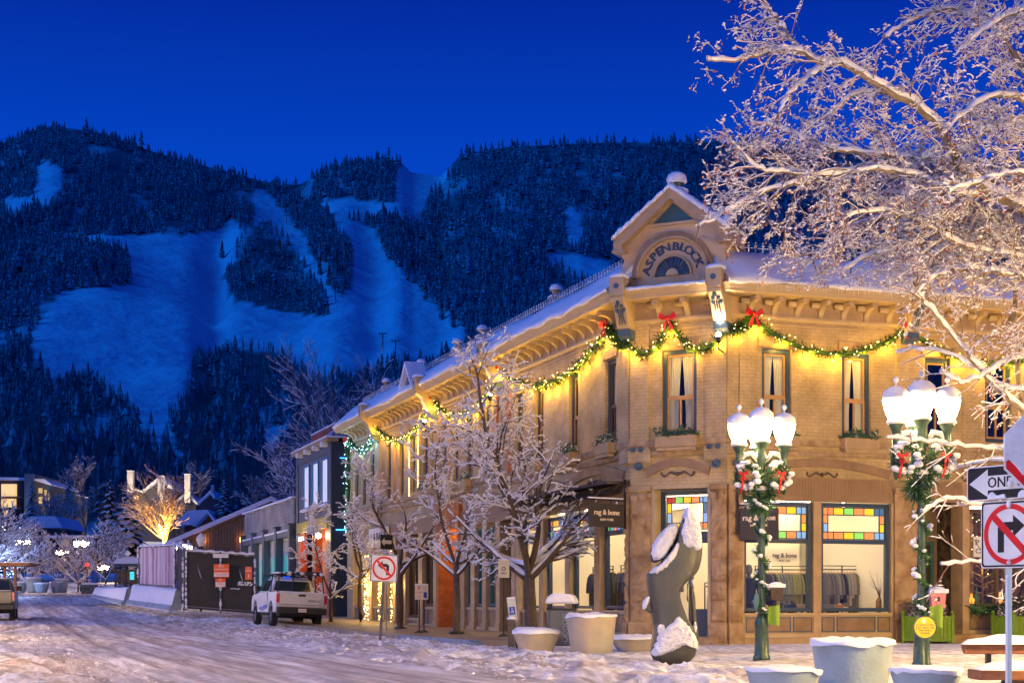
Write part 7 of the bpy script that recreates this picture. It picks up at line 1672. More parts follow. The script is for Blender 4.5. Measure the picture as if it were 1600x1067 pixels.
mb.build('cornice_snow', SNOW, bb, bevel=.03)
for a, b, c, e in wall_holes:
    mb = MB(LF); frame_rect(mb, a, b, c, e, .10, -.06, .05); f = mb.build('window', mat('bright_blue_frame', (.03, .20, .42), .5), bb); mb = MB(LF); mb.quad((a + .10, -.03, c + .10), (b - .10, -.03, c + .10), (b - .10, -.03, e - .10), (a + .10, -.03, e - .10)); mb.build('blind', mat('white_blind', (.62, .62, .64), .7, emit=(.66, .66, .72), es=.6, sample=False), f)  # blinds brightened by their own emission, no lamp in the room
    mb = MB(LF); mb.box(a - .1, b + .1, 0, .2, c - .12, c); mb.build('sill_snow', SNOW, f)
RST = brick_mat('red_striped_parapet', (.33, .05, .035), (.28, .045, .03), (.20, .12, .12), 3, .28, .03, .4)
mb = MB(LF); mb.box(s0 + .9, s1 - 2.2, -.7, -.35, 9.171, 9.86); p = mb.build('parapet', RST, bb); mb = MB(LF); mb.box(s0 + .85, s1 - 2.15, -.75, -.3, 9.861, 9.92); mb.build('snow', SNOW, p)
mb = MB(LF); P = [(s0 - .2, .1, 9.175), (s0 + 1.6, .1, 9.175), (s0 + 1.6, -3.4, 9.175), (s0 - .2, -3.4, 9.175), (s0 + .5, -.8, 10.1), (s0 + 1.1, -.8, 10.1), (s0 + 1.1, -2.6, 10.1), (s0 + .5, -2.6, 10.1)]
mb.add(P, [(0, 1, 5, 4), (1, 2, 6, 5), (2, 3, 7, 6), (3, 0, 4, 7), (4, 5, 6, 7)]); mb.build('hipped_turret', topsnow_mat('snowy_shingles', (.16, .10, .12), lo=.5, hi=.9, nscale=5), bb)
mb = MB(LF); mb.box(s0 + .5, s1 - .5, 0, .12, 4.75, 5.3); mb.build('fascia', mat('mustard_board', (.42, .34, .05), .6), bb)
mb = MB(LF); mb.box(s0 + .45, s0 + 1.2, -.3, .05, -.2, 4.74); mb.box(s1 - 1.2, s1 - .45, -.3, .05, -.2, 4.74); mb.box(40.5, 41.3, -.3, .05, -.2, 4.74); mb.box(s0, s1, -.9, -.8, -.2, 5.2); mb.build('red_shopfront', mat('vermilion_paint', (.62, .09, .02), .5), bb)
mb = MB(LF); mb.box(38.2, 40.4, -.75, -.7, 1, 4.2); mb.box(41.4, 44.2, -.75, -.7, 1, 4.2); mb.build('shop_window', mat('dim_window', (.25, .08, .05), .3, emit=(.8, .2, .06), es=.3, sample=False), bb)
mb = MB(LF)
for s in (38.6, 43.0): mb.ball((s, .3, 4.4), .14, 8, 6)
mb.build('wall_lamp', mat('shop_wall_lamp', (1, .8, .5), .4, emit=(1, .7, .35), es=90), bb)
BLU = mat('blue_light_strip', (.1, .5, 1), .4, emit=(.05, .35, 1.0), es=5)
mb = MB(LF); mb.box(s0 - .1, s0 - .05, -2.6, -.4, 8.1, 8.13); mb.box(s0 - .1, s0 - .05, -1.8, -.2, 4.6, 4.64); mb.build('light_strip', BLU, bb)
# low snowy fence in the gap
mb = MB(LF); mb.box(33.4, 36.6, -3.1, -3.0, .2, 2.9); o = mb.build('hoarding', mat('dark_blue_hoarding', (.04, .06, .10), .7), None, loc=tuple(LF(35, -3, 0))); tag(o, 'dark blue hoarding closing the gap between the corner building and the blue building', 'fence')
# brown timber building behind
br = thing('timber_building', 'brown timber clad building with long snowy sloping roof', 'building', tuple(PT(360, 905, 114)))
def flat_prism(pts, Y, depth, m_, name, parent, dx=0, bevel=0):
    mb = MB(); q = [PT(a, b, Y) for a, b in pts]; n = len(q); P = [tuple(p) for p in q] + [(p.x + dx * 1.0, p.y + depth, p.z) for p in q]
    mb.add(P, [tuple(range(n)), tuple(range(n, 2 * n))[::-1]] + [(i, (i + 1) % n, (i + 1) % n + n, i + n) for i in range(n)]); return mb.build(name, m_, parent, world=True, bevel=bevel)
BRB = mat('brown_vertical_boards', (.27, .22, .17), .8, var=(3, (.20, .16, .12), 1.2), bump=(14, .4))
flat_prism([(268, 905), (268, 843), (424, 782), (442, 796), (478, 806), (478, 905)], 114, 14, BRB, 'wall', br)
flat_prism([(258, 846), (424, 775), (424, 782), (258, 853)], 113.2, 15, SNOW, 'roof_snow', br); flat_prism([(424, 775), (448, 791), (448, 797), (424, 782)], 113.2, 15, SNOW, 'roof_snow', br)
flat_prism([(262, 853.5), (424, 783), (424, 787), (262, 858)], 113.6, 1, BROWND, 'barge_board', br)
mb = MB(); 
for i in range(int(44)): x0 = PT(272 + i * 4.6, 0, 113.95).x; zt = PT(0, 843 - max(0, min(156, i * 4.6 - 0)) * .39 + 6, 113.95).z; mb.box(x0 - .03, x0 + .03, 113.93, 113.99, 3, max(3.2, zt - .2))
mb.build('board_battens', BROWND, br, world=True)
flat_prism([(334, 846), (366, 846), (366, 855), (334, 855)], 113.8, .15, BROWND, 'window', br)
OL = mat('orange_wall_lamp', (1, .5, .2), .4, emit=(1, .30, .05), es=14)
for a, b in ((317, 843), (378, 843)): q = PT(a, b, 113.7); mb = MB(); mb.box(-.13, .13, -.1, .1, -.18, .18); mb.M = None; o = mb.build('wall_lamp', OL, br, world=False); [setattr(v, 'co', v.co + (WLD[br.name].inverted() @ q)) for v in o.data.vertices]
flat_prism([(300, 866), (470, 862), (470, 865), (300, 869)], 104, .4, SNOW, 'rail_snow', br)
# street side canopies
# condominiums and tall chimneys
def condo(label, name='condominium', **k): return label
cd = thing('condominium', 'dark condominium block with lit balconies at the far left', 'building', tuple(PT(20, 850, 235)))
CDW = mat('dark_render', (.07, .07, .085), .8); CDB = mat('blue_stucco_tower', (.05, .09, .16), .8); LITW = mat('lit_room', (.8, .6, .3), .6, emit=(1.0, .62, .24), es=.95, sample=False); LITD = mat('dim_lit_room', (.5, .38, .2), .6, emit=(.9, .6, .22), es=.35, sample=False)
flat_prism([(-60, 860), (-60, 748), (38, 750), (38, 860)], 236, 14, CDW, 'wall', cd); flat_prism([(38, 860), (38, 740), (52, 740), (52, 860)], 234, 14, CDB, 'stair_tower', cd); flat_prism([(52, 860), (52, 750), (68, 750), (79, 758), (79, 860)], 235, 14, CDW, 'wall', cd)
flat_prism([(-60, 748), (-60, 744), (38, 746), (38, 750)], 235, 16, SNOW, 'roof_snow', cd); flat_prism([(52, 750), (52, 748), (69, 748), (80, 756), (79, 758)], 234.5, 15, SNOW, 'roof_snow', cd)
for a, b, c, d in ((-50, -28, 756, 775), (-20, -2, 756, 775), (2, 26, 756, 775), (2, 25, 779, 792), (-20, -2, 779, 792), (5, 12, 797, 805)): f = flat_prism([(a, d), (a, c), (b, c), (b, d)], 235.8, .15, LITW, 'window', cd)
for a, b, c, d in ((60, 66, 762, 770), (69, 73, 765, 782), (75, 78, 768, 790), (60, 66, 776, 786)): flat_prism([(a, d), (a, c), (b, c), (b, d)], 234.8, .1, LITD, 'window', cd)
for y in (775.5, 792.5, 806): flat_prism([(-60, y + 1.5), (-60, y), (38, y), (38, y + 1.5)], 234.6, 1.2, BROWND, 'balcony', cd)
cd2 = thing('condominium', 'lower dark block with a single lit stair lamp right of the lit balconies', 'building', tuple(PT(90, 840, 245))); flat_prism([(78, 860), (78, 768), (104, 770), (104, 860)], 246, 12, CDW, 'wall', cd2); flat_prism([(78, 768), (78, 766), (105, 768), (104, 770)], 245, 13, SNOW, 'roof_snow', cd2); flat_prism([(93, 790), (93, 784), (96, 784), (96, 790)], 245.6, .3, LITW, 'lamp', cd2)
def flood(px, py, Y, e_):
    ld = bpy.data.lights.new('floodlight', 'POINT'); ld.energy = e_; ld.color = (1, .78, .5); ld.shadow_soft_size = .3; lo = bpy.data.objects.new('floodlight', ld); COL.objects.link(lo); lo.location = PT(px, py, Y)
for a, b, Yf in ((203, 768, 262), (250.5, 780, 260), (292, 780, 266), (66, 790, 231), (203, 752, 261), (292, 760, 265)): flood(a, b, Yf, 800)
CHW = mat('pale_lit_render', (.62, .58, .5), .8, var=(1, (.45, .40, .34), 1))
lod = thing('lodge', 'dark gabled lodge with two tall pale chimneys behind the spruces', 'building', tuple(PT(235, 830, 265)))
flat_prism([(196, 860), (196, 768), (210, 765), (224, 768), (250, 746), (262, 760), (262, 860)], 268, 14, CDW, 'wall', lod); flat_prism([(222, 770), (222, 766), (250, 743), (264, 758), (262, 762), (250, 749)], 267, 16, SNOW, 'roof_snow', lod); flat_prism([(194, 769), (194, 766), (210, 763), (224, 767), (224, 770), (210, 766)], 267, 15, SNOW, 'roof_snow', lod)
flat_prism([(208, 780), (208, 774), (216, 774), (216, 780)], 267.7, .3, LITW, 'window', lod); flat_prism([(212, 796), (212, 789), (217, 789), (217, 796)], 267.7, .3, LITW, 'window', lod)
def chimney(px0, px1, py0, py1, Y, parent, m_=CHW):
    flat_prism([(px0, py1), (px0, py0), (px1, py0), (px1, py1)], Y, 1.0, m_, 'chimney', parent)
    flat_prism([(px0 - .3, py0), (px0 - .3, py0 - 1.2), (px1 + .3, py0 - 1.2), (px1 + .3, py0)], Y - .05, 1.1, SNOW, 'snow_cap', parent)
chimney(198.5, 207.5, 736, 770, 266, lod); chimney(246, 255, 744, 787, 264, lod)
lod2 = thing('lodge', 'gabled lodge with one tall pale chimney right of the first lodge', 'building', tuple(PT(300, 830, 270)))
flat_prism([(268, 860), (268, 790), (290, 772), (306, 786), (306, 860)], 274, 12, CDW, 'wall', lod2); flat_prism([(266, 792), (266, 788), (290, 769), (308, 784), (308, 789), (290, 774)], 273, 14, SNOW, 'roof_snow', lod2); chimney(288, 297, 741, 785, 270, lod2)
lod3 = thing('chalet', 'small chalet with snowy steep roof left of the dark spruce', 'building', tuple(PT(325, 810, 255)))
flat_prism([(312, 830), (312, 785), (328, 768), (334, 778), (345, 780), (345, 830)], 258, 10, CDW, 'wall', lod3); flat_prism([(310, 787), (310, 783), (329, 765), (336, 776), (334, 779), (328, 771)], 257, 12, SNOW, 'roof_snow', lod3); chimney(329.5, 333.5, 759, 770, 256, lod3)
ch = thing('chalet', 'chalet with red gable and broad snowy roof above the timber building', 'building', tuple(PT(310, 830, 185)))
flat_prism([(288, 830), (288, 818), (302, 818), (324, 799), (334, 812), (334, 830)], 186, 9, mat('red_gable', (.16, .05, .035), .8), 'wall', ch); flat_prism([(270, 820), (294, 797), (325, 796), (303, 819)], 184, 8, SNOW, 'roof_snow', ch); flat_prism([(300, 820), (324, 797), (336, 812), (333, 814), (324, 801), (303, 822)], 184, 2, SNOW, 'roof_snow', ch)
lr = thing('low_building', 'low dark building with wide snow covered roof behind the far trees', 'building', tuple(PT(65, 850, 180))); flat_prism([(35, 860), (35, 822), (95, 822), (95, 860)], 184, 9, CDW, 'wall', lr); flat_prism([(30, 824), (48, 806), (86, 806), (98, 824)], 182, 10, SNOW, 'roof_snow', lr)
dk = thing('dark_hall', 'broad dark hall beyond the plaza, half hidden by trees', 'building', tuple(PT(80, 895, 160))); flat_prism([(-80, 893), (-80, 838), (190, 838), (190, 893)], 165, 8, mat('maroon_wall', (.06, .028, .035), .85), 'wall', dk); flat_prism([(-82, 840), (-82, 836), (192, 836), (192, 840)], 164, 9, SNOW, 'roof_snow', dk)

# ================================================================ left side of the street
far = 'street lamps with frosted globes'
for px, Y, ztop, lb in ((36, 128, 834, 'far street lamp at the left with snowy wreaths'), (127, 126, 836, 'far street lamp behind the dark stone trough'), (98, 150, 852, 'smallest far street lamp between the two larger far lamps'), (283, 90, 838, 'street lamp whose globes show above the pink hoarding'), (162, 160, 876, 'distant street lamp glow beside the bus shelter')):
    zt = CH + (HY - ztop) / FP * Y; x = GX(px, Y); t = street_lamp(x, Y, zt - 4.86, lb, GLOBEF, detail=(Y < 100), group=far, rz=rnd.random() * .6)
    mb = MB()
    for sg in (-1, 1): mb.ball((sg * .3, -.1, 3.35), .2, 8, 6, 1, .35)
    if px in (36, 127, 98): mb.build('snowy_wreath', SNOWF, t, world=False)
# the unlit lamp head above the fence
q = thing('street_lamp', 'unlit snow hooded lamp head standing above the dark fence', 'street lamp', (GX(314, 84), 84, CH + (HY - 833) / FP * 84 - 4.3)); mb = MB(); mb.tube([(0, 0, 0), (0, 0, 3.5)], .08, 8); mb.lathe([(.1, 3.4), (.16, 3.5), (.1, 3.6)], 10); mb.build('pole', LAMPG, q, world=False); mb = MB(); mb.lathe([(.12, 3.6), (.2, 3.8), (.24, 4.0), (.22, 4.12), (.1, 4.25), (.03, 4.35)], 12); mb.build('globe', SNOWF, q, world=False)
mb = MB(); mb.ball((-.3, 0, 3.45), .13, 6, 5); mb.ball((.25, -.1, 3.2), .12, 6, 5); mb.ball((-.1, -.1, 3.0), .1, 6, 5); mb.build('snow_clump', SNOWF, q, world=False)
# site fence of dark mesh panels
SCR = mat('black_scrim', (.035, .037, .04), .85, var=(.6, (.05, .05, .055), 1), bump=(4, .3, .05)); FST = mat('fence_steel', (.20, .20, .21), .5, metal=.5)
def fence_panel(a, b, ya, yb, top_a, bot_a, top_b, bot_b, m_, label, snow=True, name='site_fence', parts=2):
    P = [PT(a, bot_a, ya), PT(b, bot_b, yb), PT(b, top_b, yb), PT(a, top_a, ya)]; base = P[0]
    t = thing(name, label, 'fence', tuple(base), 0, 'screened site fence'); nrm = (P[1] - P[0]).cross(Vector((0, 0, 1))).normalized(); n = 14; V_ = []
    for j in range(n + 1):
        for i in range(n * 2 + 1):
            u, v = i / (2 * n), j / n; p = (P[0] * (1 - u) + P[1] * u) * (1 - v) + (P[3] * (1 - u) + P[2] * u) * v; k = math.sin(u * math.pi * parts); V_.append(tuple(p + nrm * (.05 * float(vnoise(u * 9, v * 6 + a)))))
    mb = MB(); mb.add(V_, [(j * (2 * n + 1) + i, j * (2 * n + 1) + i + 1, (j + 1) * (2 * n + 1) + i + 1, (j + 1) * (2 * n + 1) + i) for j in range(n) for i in range(2 * n)], True); mb.build('screen', m_, t, world=True)
    mb = MB()
    for k in range(parts + 1): u = k / parts; p = P[0].lerp(P[1], u); q = P[3].lerp(P[2], u); mb.tube([p + nrm * .08 - Vector((0, 0, .1)), q + nrm * .08 + Vector((0, 0, .08))], .045, 6)
    mb.tube([P[3] + nrm * .06, P[2] + nrm * .06], .03, 6); mb.tube([P[0] + nrm * .06 + Vector((0, 0, .1)), P[1] + nrm * .06 + Vector((0, 0, .1))], .03, 6); mb.build('frame', FST, t, world=True)
    if snow:
        mb = MB(); path = [P[3].lerp(P[2], i / 24) + Vector((0, 0, .05 + .03 * math.sin(i * 1.7))) for i in range(25)]; mb.tube(path, [.06 + .05 * rnd.random() for _ in path], 6)
        for k in range(parts + 1):
            u = k / parts; p = P[0].lerp(P[1], u); q = P[3].lerp(P[2], u)
            for i in range(16): c = p.lerp(q, rnd.random()) - nrm * -.12; mb.ball(tuple(c), .04 + .04 * rnd.random(), 5, 4, 1.6, .4)
        mb.build('snow', SNOWF, t, world=True)
    return t, P, nrm
f1, FP1, FN1 = fence_panel(291, 398, 74, 74.5, 861, 950, 868, 958, SCR, 'black screened site fence with orange construction signs')
def on_panel(name, label, a, b, c, d, m_, lines, cat='sign', Yp=73.8, tm=None, group='orange construction signs', extra=None):
    p0, p1 = PT(a, d, Yp), PT(b, c, Yp); x0, x1, z0_, z1_ = p0.x, p1.x, p0.z, p1.z; t = thing(name, label, cat, (x0, Yp, z0_), 0, group); W, H = x1 - x0, z1_ - z0_
    mb = MB(); mb.box(0, W, -.01, .01, 0, H); pl = mb.build('board', m_, t, world=False)
    if extra: mb = MB(); mb.box(W * .03, W * .97, -.014, -.0101, H * extra[0], H * extra[1]); mb.build('white_panel', WHITE, pl, world=False)
    if lines:
        for kk, (s_, sz, yy, wht) in enumerate(lines):
            mb = MB(); add_text(mb, s_, H * sz, lambda x, y, z: (W / 2 + x, -.016 - abs(z), H * yy + y), .9, bold=H * sz * .03, depth=.001); mb.build('lettering', WHITE if wht else (tm or mat('sign_orange', (.85, .12, .02), .5)), pl, world=False)
    return t
ORS = mat('sign_orange', (.85, .12, .02), .5)
on_panel('construction_sign', 'largest orange and white CONSTRUCTION sign on the black fence', 334, 358, 881, 901.5, ORS, [('NO', .26, .85, True), ('CONSTRUCTION', .15, .60, True), ('TRESPASSING', .16, .20, False)], extra=(.06, .36))
on_panel('construction_sign', 'smaller orange and white sign directly below the CONSTRUCTION sign', 336.5, 352.5, 903, 917, ORS, [('NO', .26, .80, True), ('PARKING', .18, .38, False)], extra=(.06, .56))
on_panel('construction_sign', 'tall orange ENTER 1 sign at the right end of the black fence', 383, 394, 885, 905.5, ORS, [('NO', .14, .9, True), ('ENTER', .15, .68, True), ('1', .45, .27, True)])
on_panel('fence_plate', 'small pale plate at the top of the black fence', 333, 357, 865, 871, WHITE, None, group=None)
mb = MB()
for (a, b) in ((311, 892), (313, 897), (376, 897), (378, 902)): mb.tube([PT(a - 1, b - 9, 73.8), PT(a - 1.5, b - 4, 73.8), PT(a + 1.5, b + 6, 73.8)], .012, 4)
for i in range(40): a = 372 + 22 * rnd.random(); mb.ball(tuple(PT(a, 909 + 5 * rnd.random(), 73.7)), .03 + .03 * rnd.random(), 5, 4, .6, .5)
for i in range(8): mb.ball(tuple(PT(361 + i * 1.8, 919 + rnd.random(), 73.7)), .05, 5, 4, .5, .4)
mb.build('clinging_snow', SNOWF, f1, world=True)
PNK = mat('frosted_pink_hoarding', (.36, .20, .26), .8, var=(2.0, (.62, .55, .60), 2.5))
n_ = PNK.node_tree; mpn = n_.nodes.new('ShaderNodeMapping'); mpn.inputs['Scale'].default_value = (.9, .9, .06); tcn = [x for x in n_.nodes if x.type == 'TEX_COORD'][0]; nsn = [x for x in n_.nodes if x.type == 'TEX_NOISE'][0]; n_.links.new(tcn.outputs['Object'], mpn.inputs[0]); n_.links.new(mpn.outputs[0], nsn.inputs['Vector'])
fence_panel(219, 276, 88, 77, 855, 915, 852, 919, PNK, 'pinkish frosted hoarding panel left of the black fence', name='hoarding', parts=1)
fence_panel(276.5, 290, 77, 74.2, 852, 922, 859, 951, SCR, 'short black screened panel between pink hoarding and fence', parts=1)
mb = MB()
# concrete barriers with drifted snow
def barrier(px0, px1, Y0, Y1, top0, top1, b0, b1, label, m_, snowy):
    A0, A1 = PT(px0, b0, Y0), PT(px1, b1, Y1); T0, T1 = PT(px0, top0, Y0), PT(px1, top1, Y1); u = (A1 - A0).normalized(); nr = u.cross(Vector((0, 0, 1))).normalized(); t = thing('concrete_barrier', label, 'barrier', tuple(A0), 0, 'snow covered concrete barriers')
    prof = [(.0, 0), (.62, 0), (.60, .12), (.36, .34), (.26, .95), (.22, 1.0), (.04, 1.0), (0, .95)]; mb = MB(); P = []; n = 16
    for i in range(n + 1):
        q = i / n; b = A0.lerp(A1, q); h = (T0.lerp(T1, q) - b).z
        for dd, zz in prof: P.append(tuple(b + nr * dd + Vector((0, 0, h * zz))))
    k = len(prof); mb.add(P, [(i * k + j, i * k + (j + 1) % k, (i + 1) * k + (j + 1) % k, (i + 1) * k + j) for i in range(n) for j in range(k)] + [tuple(range(k)), tuple(range(n * k, n * k + k))]); mb.build('block', m_, t, world=True)
    mb = MB(); P = []
    for i in range(25):
        q = i / 24; b = A0.lerp(A1, q); h = (T0.lerp(T1, q) - b).z
        for dd, zz in ((-.05, .98), (.06, 1.0 + .08), (.2, 1.06), (.30, .96), (.36, .6), (.46, .25), (.62, -.05)): P.append(tuple(b + nr * dd + Vector((0, 0, h * zz + .05 * float(vnoise(q * 9, dd * 3))))))
    mb.add(P, [(i * 7 + j, i * 7 + j + 1, (i + 1) * 7 + j + 1, (i + 1) * 7 + j) for i in range(24) for j in range(6)], True); mb.build('snow', SNOW, t, world=True)
barrier(156, 207, 97, 83, 918, 919, 931, 944, 'left snow covered concrete barrier', CONC, .2); barrier(215, 283, 82, 74.8, 915, 922, 943, 953, 'right snow covered concrete barrier under the hoarding', CONC, 1)
# far round planters, trough, shelter, small items
for i, (px, Y, r_, h, lb) in enumerate(((31, 116, .52, .72, 'leftmost of the far round planters'), (52, 116, .60, 1.05, 'tallest of the far round planters'), (65, 113, .55, .62, 'flared planter in the middle of the far group'), (88, 114, .46, .7, 'far round planter behind the small square sign'), (97, 118, .50, .95, 'rightmost and hindmost of the far round planters'))):
    x = GX(px, Y); planter(px, Y, r_, h, lb, CONC, .08, seed=20 + i, z0=CH + (HY - 925) / FP * Y)
t = thing('stone_trough', 'dark stone trough with snow on top beside the far lamp', 'planter', tuple(PT(127, 926, 113))); flat_prism([(128, 926), (128, 913), (151, 913), (151, 926)], 113, 1.1, mat('dark_cobble', (.05, .055, .05), .8, var=(5, (.16, .16, .15), 2)), 'block', t, bevel=.05); flat_prism([(127, 913), (127.5, 911), (139, 909.5), (151, 911), (152, 913)], 112.9, 1.3, SNOW, 'snow', t)
t = thing('bus_shelter', 'brown timber shelter roof with snow at the far left edge', 'shelter', tuple(PT(10, 925, 92))); flat_prism([(-60, 884), (-60, 879), (46, 879), (46, 881), (40, 884)], 92, 2.2, mat('shelter_timber', (.30, .15, .07), .7), 'roof', t); flat_prism([(-60, 879), (-60, 877.5), (46, 877.5), (46, 879)], 91.9, 2.4, SNOW, 'roof_snow', t)
for a in (23, 7, -20): flat_prism([(a - 1.7, 925), (a - 1.7, 884), (a + 1.7, 884), (a + 1.7, 925)], 92.8, .2, mat('shelter_timber', (.30, .15, .07), .7), 'post', t)
t = thing('small_sign', 'small snow crusted square sign before the far planters', 'sign', tuple(PT(84, 927, 108))); flat_prism([(83.4, 927), (83.4, 915), (84.4, 915), (84.4, 927)], 108, .04, BLACK, 'post', t); flat_prism([(79.5, 916), (79.5, 907), (88, 907), (88, 916)], 107.95, .05, mat('mauve_plate', (.45, .36, .38), .7), 'plate', t)
t = thing('kiosk', 'low timber kiosk with wide snowy roof between spruces and hoarding', 'building', tuple(PT(200, 925, 108))); flat_prism([(177, 880), (182, 873), (205, 869), (219, 873), (219, 880)], 108, 4, SNOW, 'roof_snow', t); flat_prism([(177, 883), (177, 880.3), (219, 880.3), (219, 883)], 108.2, 3.6, mat('teal_eave', (.05, .12, .14), .6), 'eave', t)
for a in (180, 196, 214): flat_prism([(a - 1.2, 925), (a - 1.2, 883), (a + 1.2, 883), (a + 1.2, 925)], 109, .2, BROWND, 'post', t)
flat_prism([(184, 912), (184, 890), (212, 890), (212, 912)], 112, 1, ROOMB, 'wall', t)
flat_prism([(203, 905), (203, 893), (209, 893), (209, 905)], 111.8, .1, mat('cyan_window', (.1, .6, .7), .4, emit=(.1, .8, .9), es=.9, sample=False), 'window', t)
t = thing('traffic_signal', 'small red signal light among the snowy trees', 'signal', tuple(PT(136, 925, 118))); flat_prism([(135.4, 925), (135.4, 884), (136.4, 884), (136.4, 925)], 118, .08, BLACK, 'post', t); flat_prism([(133, 884), (133, 879), (138.5, 879), (138.5, 884)], 117.9, .25, mat('red_signal', (1, .05, .02), .4, emit=(1, .03, .02), es=2.5, sample=False), 'lamp', t)
t = thing('hydrant', 'red hydrant at the near end of the left barrier', 'hydrant', (GX(156, 100), 100, CH + (HY - 932) / FP * 100)); mb = MB(); mb.lathe([(.16, 0), (.13, .08), (.13, .5), (.16, .52), (.12, .66), (.03, .74)], 10); mb.tube([(-.22, 0, .4), (.22, 0, .4)], .06, 6); mb.build('body', RED, t, world=False); mb = MB(); mb.lathe([(.14, .68), (.1, .78), (.02, .8)], 8); mb.tube([(0, .15, .1), (0, .15, 1.5)], .02, 5); mb.build('snow_cap', SNOWF, t, world=False)
t = thing('blue_bin', 'blue bin standing among the snowy tree stems', 'bin', tuple(PT(146, 915, 116))); flat_prism([(142, 912), (143, 892), (147, 890), (149, 897), (149, 912)], 116, .5, mat('blue_plastic', (.01, .07, .35), .5), 'body', t, bevel=.04)

# ================================================================ pickup trucks
def pickup(name, label, loc, rz, paint, rack=True, logo=True, roll=0):
    t = thing(name, label, 'pickup truck', loc, 0, None, rot=(0, R(roll), rz)); B_ = mat(paint[0], paint[1], .28, spec=.6, var=(3, paint[2], 1)); W = 1.0
    def arch(yc, r_, n=8): return [(yc - r_ * math.cos(math.pi * i / n), .52 + r_ * math.sin(math.pi * i / n)) for i in range(n + 1)]
    prof = [(.12, .62)] + [(.75, .55)] + arch(1.28, .52)[1:-1] + [(1.85, .55), (4.35, .55)] + arch(4.95, .52)[1:-1] + [(5.55, .55), (5.9, .62), (5.92, 1.0), (5.80, 1.22), (4.35, 1.34), (2.0, 1.36), (.05, 1.36), (.04, .9)]
    mb = MB(); n = len(prof)
    P = [(x * (1 if 0 < 1 else 1), y, z) for x in (-W, W) for y, z in prof]; mb.add(P, [(i, (i + 1) % n, (i + 1) % n + n, i + n) for i in range(n)])
    for off in (0, n): mb.add([P[i + off] for i in range(n)], [tuple(range(n))])
    body = mb.build('body', B_, t, world=False, bevel=.04)
    mb = MB(); P = [(-.93, 2.05, 1.36), (.93, 2.05, 1.36), (.95, 4.35, 1.36), (-.95, 4.35, 1.36), (-.76, 2.20, 1.93), (.76, 2.20, 1.93), (.74, 3.55, 1.95), (-.74, 3.55, 1.95)]
    mb.add(P, [(0, 1, 5, 4), (1, 2, 6, 5), (2, 3, 7, 6), (3, 0, 4, 7), (4, 5, 6, 7)]); mb.build('cab', B_, t, world=False, bevel=.05)
    GL = mat('truck_glass', (.02, .035, .04), .08, spec=.9)
    mb = MB(); mb.add([(-.76, 2.075, 1.44), (.76, 2.075, 1.44), (.66, 2.175, 1.84), (-.66, 2.175, 1.84)], [(0, 1, 2, 3)])
    mb.v = [(a, b - .015, c) for a, b, c in mb.v]; mb.build('rear_window', GL, t, world=False)
    for sg in (-1, 1):
        mb = MB(); 
        for ya, yb, yc, yd in ((2.32, 3.05, 3.05, 2.40), (3.12, 4.10, 3.52, 3.12)): mb.add([(sg * .945, ya, 1.42), (sg * .955, yb, 1.42), (sg * .80, yc, 1.86), (sg * .80, yd, 1.86)], [(0, 1, 2, 3)])
        mb.build('side_window', GL, t, world=False)
        mb = MB(); mb.box(min(sg * 1.0, sg * 1.22), max(sg * 1.0, sg * 1.22), 3.75, 3.85, 1.40, 1.62); mb.build('wing_mirror', BLACK, t, world=False, bevel=.02)
        mb = MB(); mb.prism([(-.02, .95), (.14, .95), (.14, 1.30), (-.02, 1.30)], sg * 1.005, sg * .90, 's'); v = mb.v; mb.v = [(a, b, c) for a, b, c in v]; mb.build('tail_light', mat('tail_light_red', (.55, .01, .02), .25, spec=.8), t, world=False, bevel=.01)
    mb = MB(); mb.box(-.88, .88, -.015, .035, .80, 1.34); tg = mb.build('tailgate', B_, t, world=False, bevel=.02)
    mb = MB(); mb.box(-.14, .14, -.03, -.016, 1.22, 1.30); mb.build('handle', BLACK, tg, world=False); mb = MB(); mb.box(-.86, .86, -.02, -.0155, .88, .90); mb.build('crease', mat('panel_gap', (.1, .1, .1), .6), tg, world=False)
    if logo:
        mb = MB(); add_text(mb, 'MTECH', .13, lambda x, y, z: (.48 + x, -.018 - abs(z), 1.04 + y), 1.1, bold=.004, depth=.001); mb.tube([(.70 + .10 * math.sin(a), -.02, 1.02 + .07 * -math.cos(a)) for a in [i * .3 for i in range(11)]], .01, 4); mb.build('lettering', mat('teal_letters', (.02, .08, .08), .5), tg, world=False)
    mb = MB(); mb.box(-.98, .98, -.16, .10, .52, .78); bp = mb.build('bumper', mat('black_bumper', (.02, .022, .025), .5), t, world=False, bevel=.03)
    mb = MB(); mb.box(-.16, .16, -.175, -.162, .60, .74); mb.build('number_plate', WHITE, bp, world=False); mb = MB(); add_text(mb, '463-DFH', .07, lambda x, y, z: (x, -.1765 - abs(z), .665 + y), .95, depth=.0008); mb.build('plate_lettering', mat('plate_red', (.5, .05, .06), .5), bp, world=False)
    mb = MB(); mb.box(-.85, .85, .15, 5.6, .42, .56); mb.tube([(-.8, 1.28, .42), (.8, 1.28, .42)], .07, 8); mb.ball((0, 1.28, .40), .16, 8, 6); mb.tube([(.5, .05, .45), (.5, 1.0, .45)], .04, 6); mb.box(-.05, .05, -.28, .1, .44, .52); mb.build('chassis', mat('dark_underbody', (.02, .018, .016), .8), t, world=False)
    wp = None
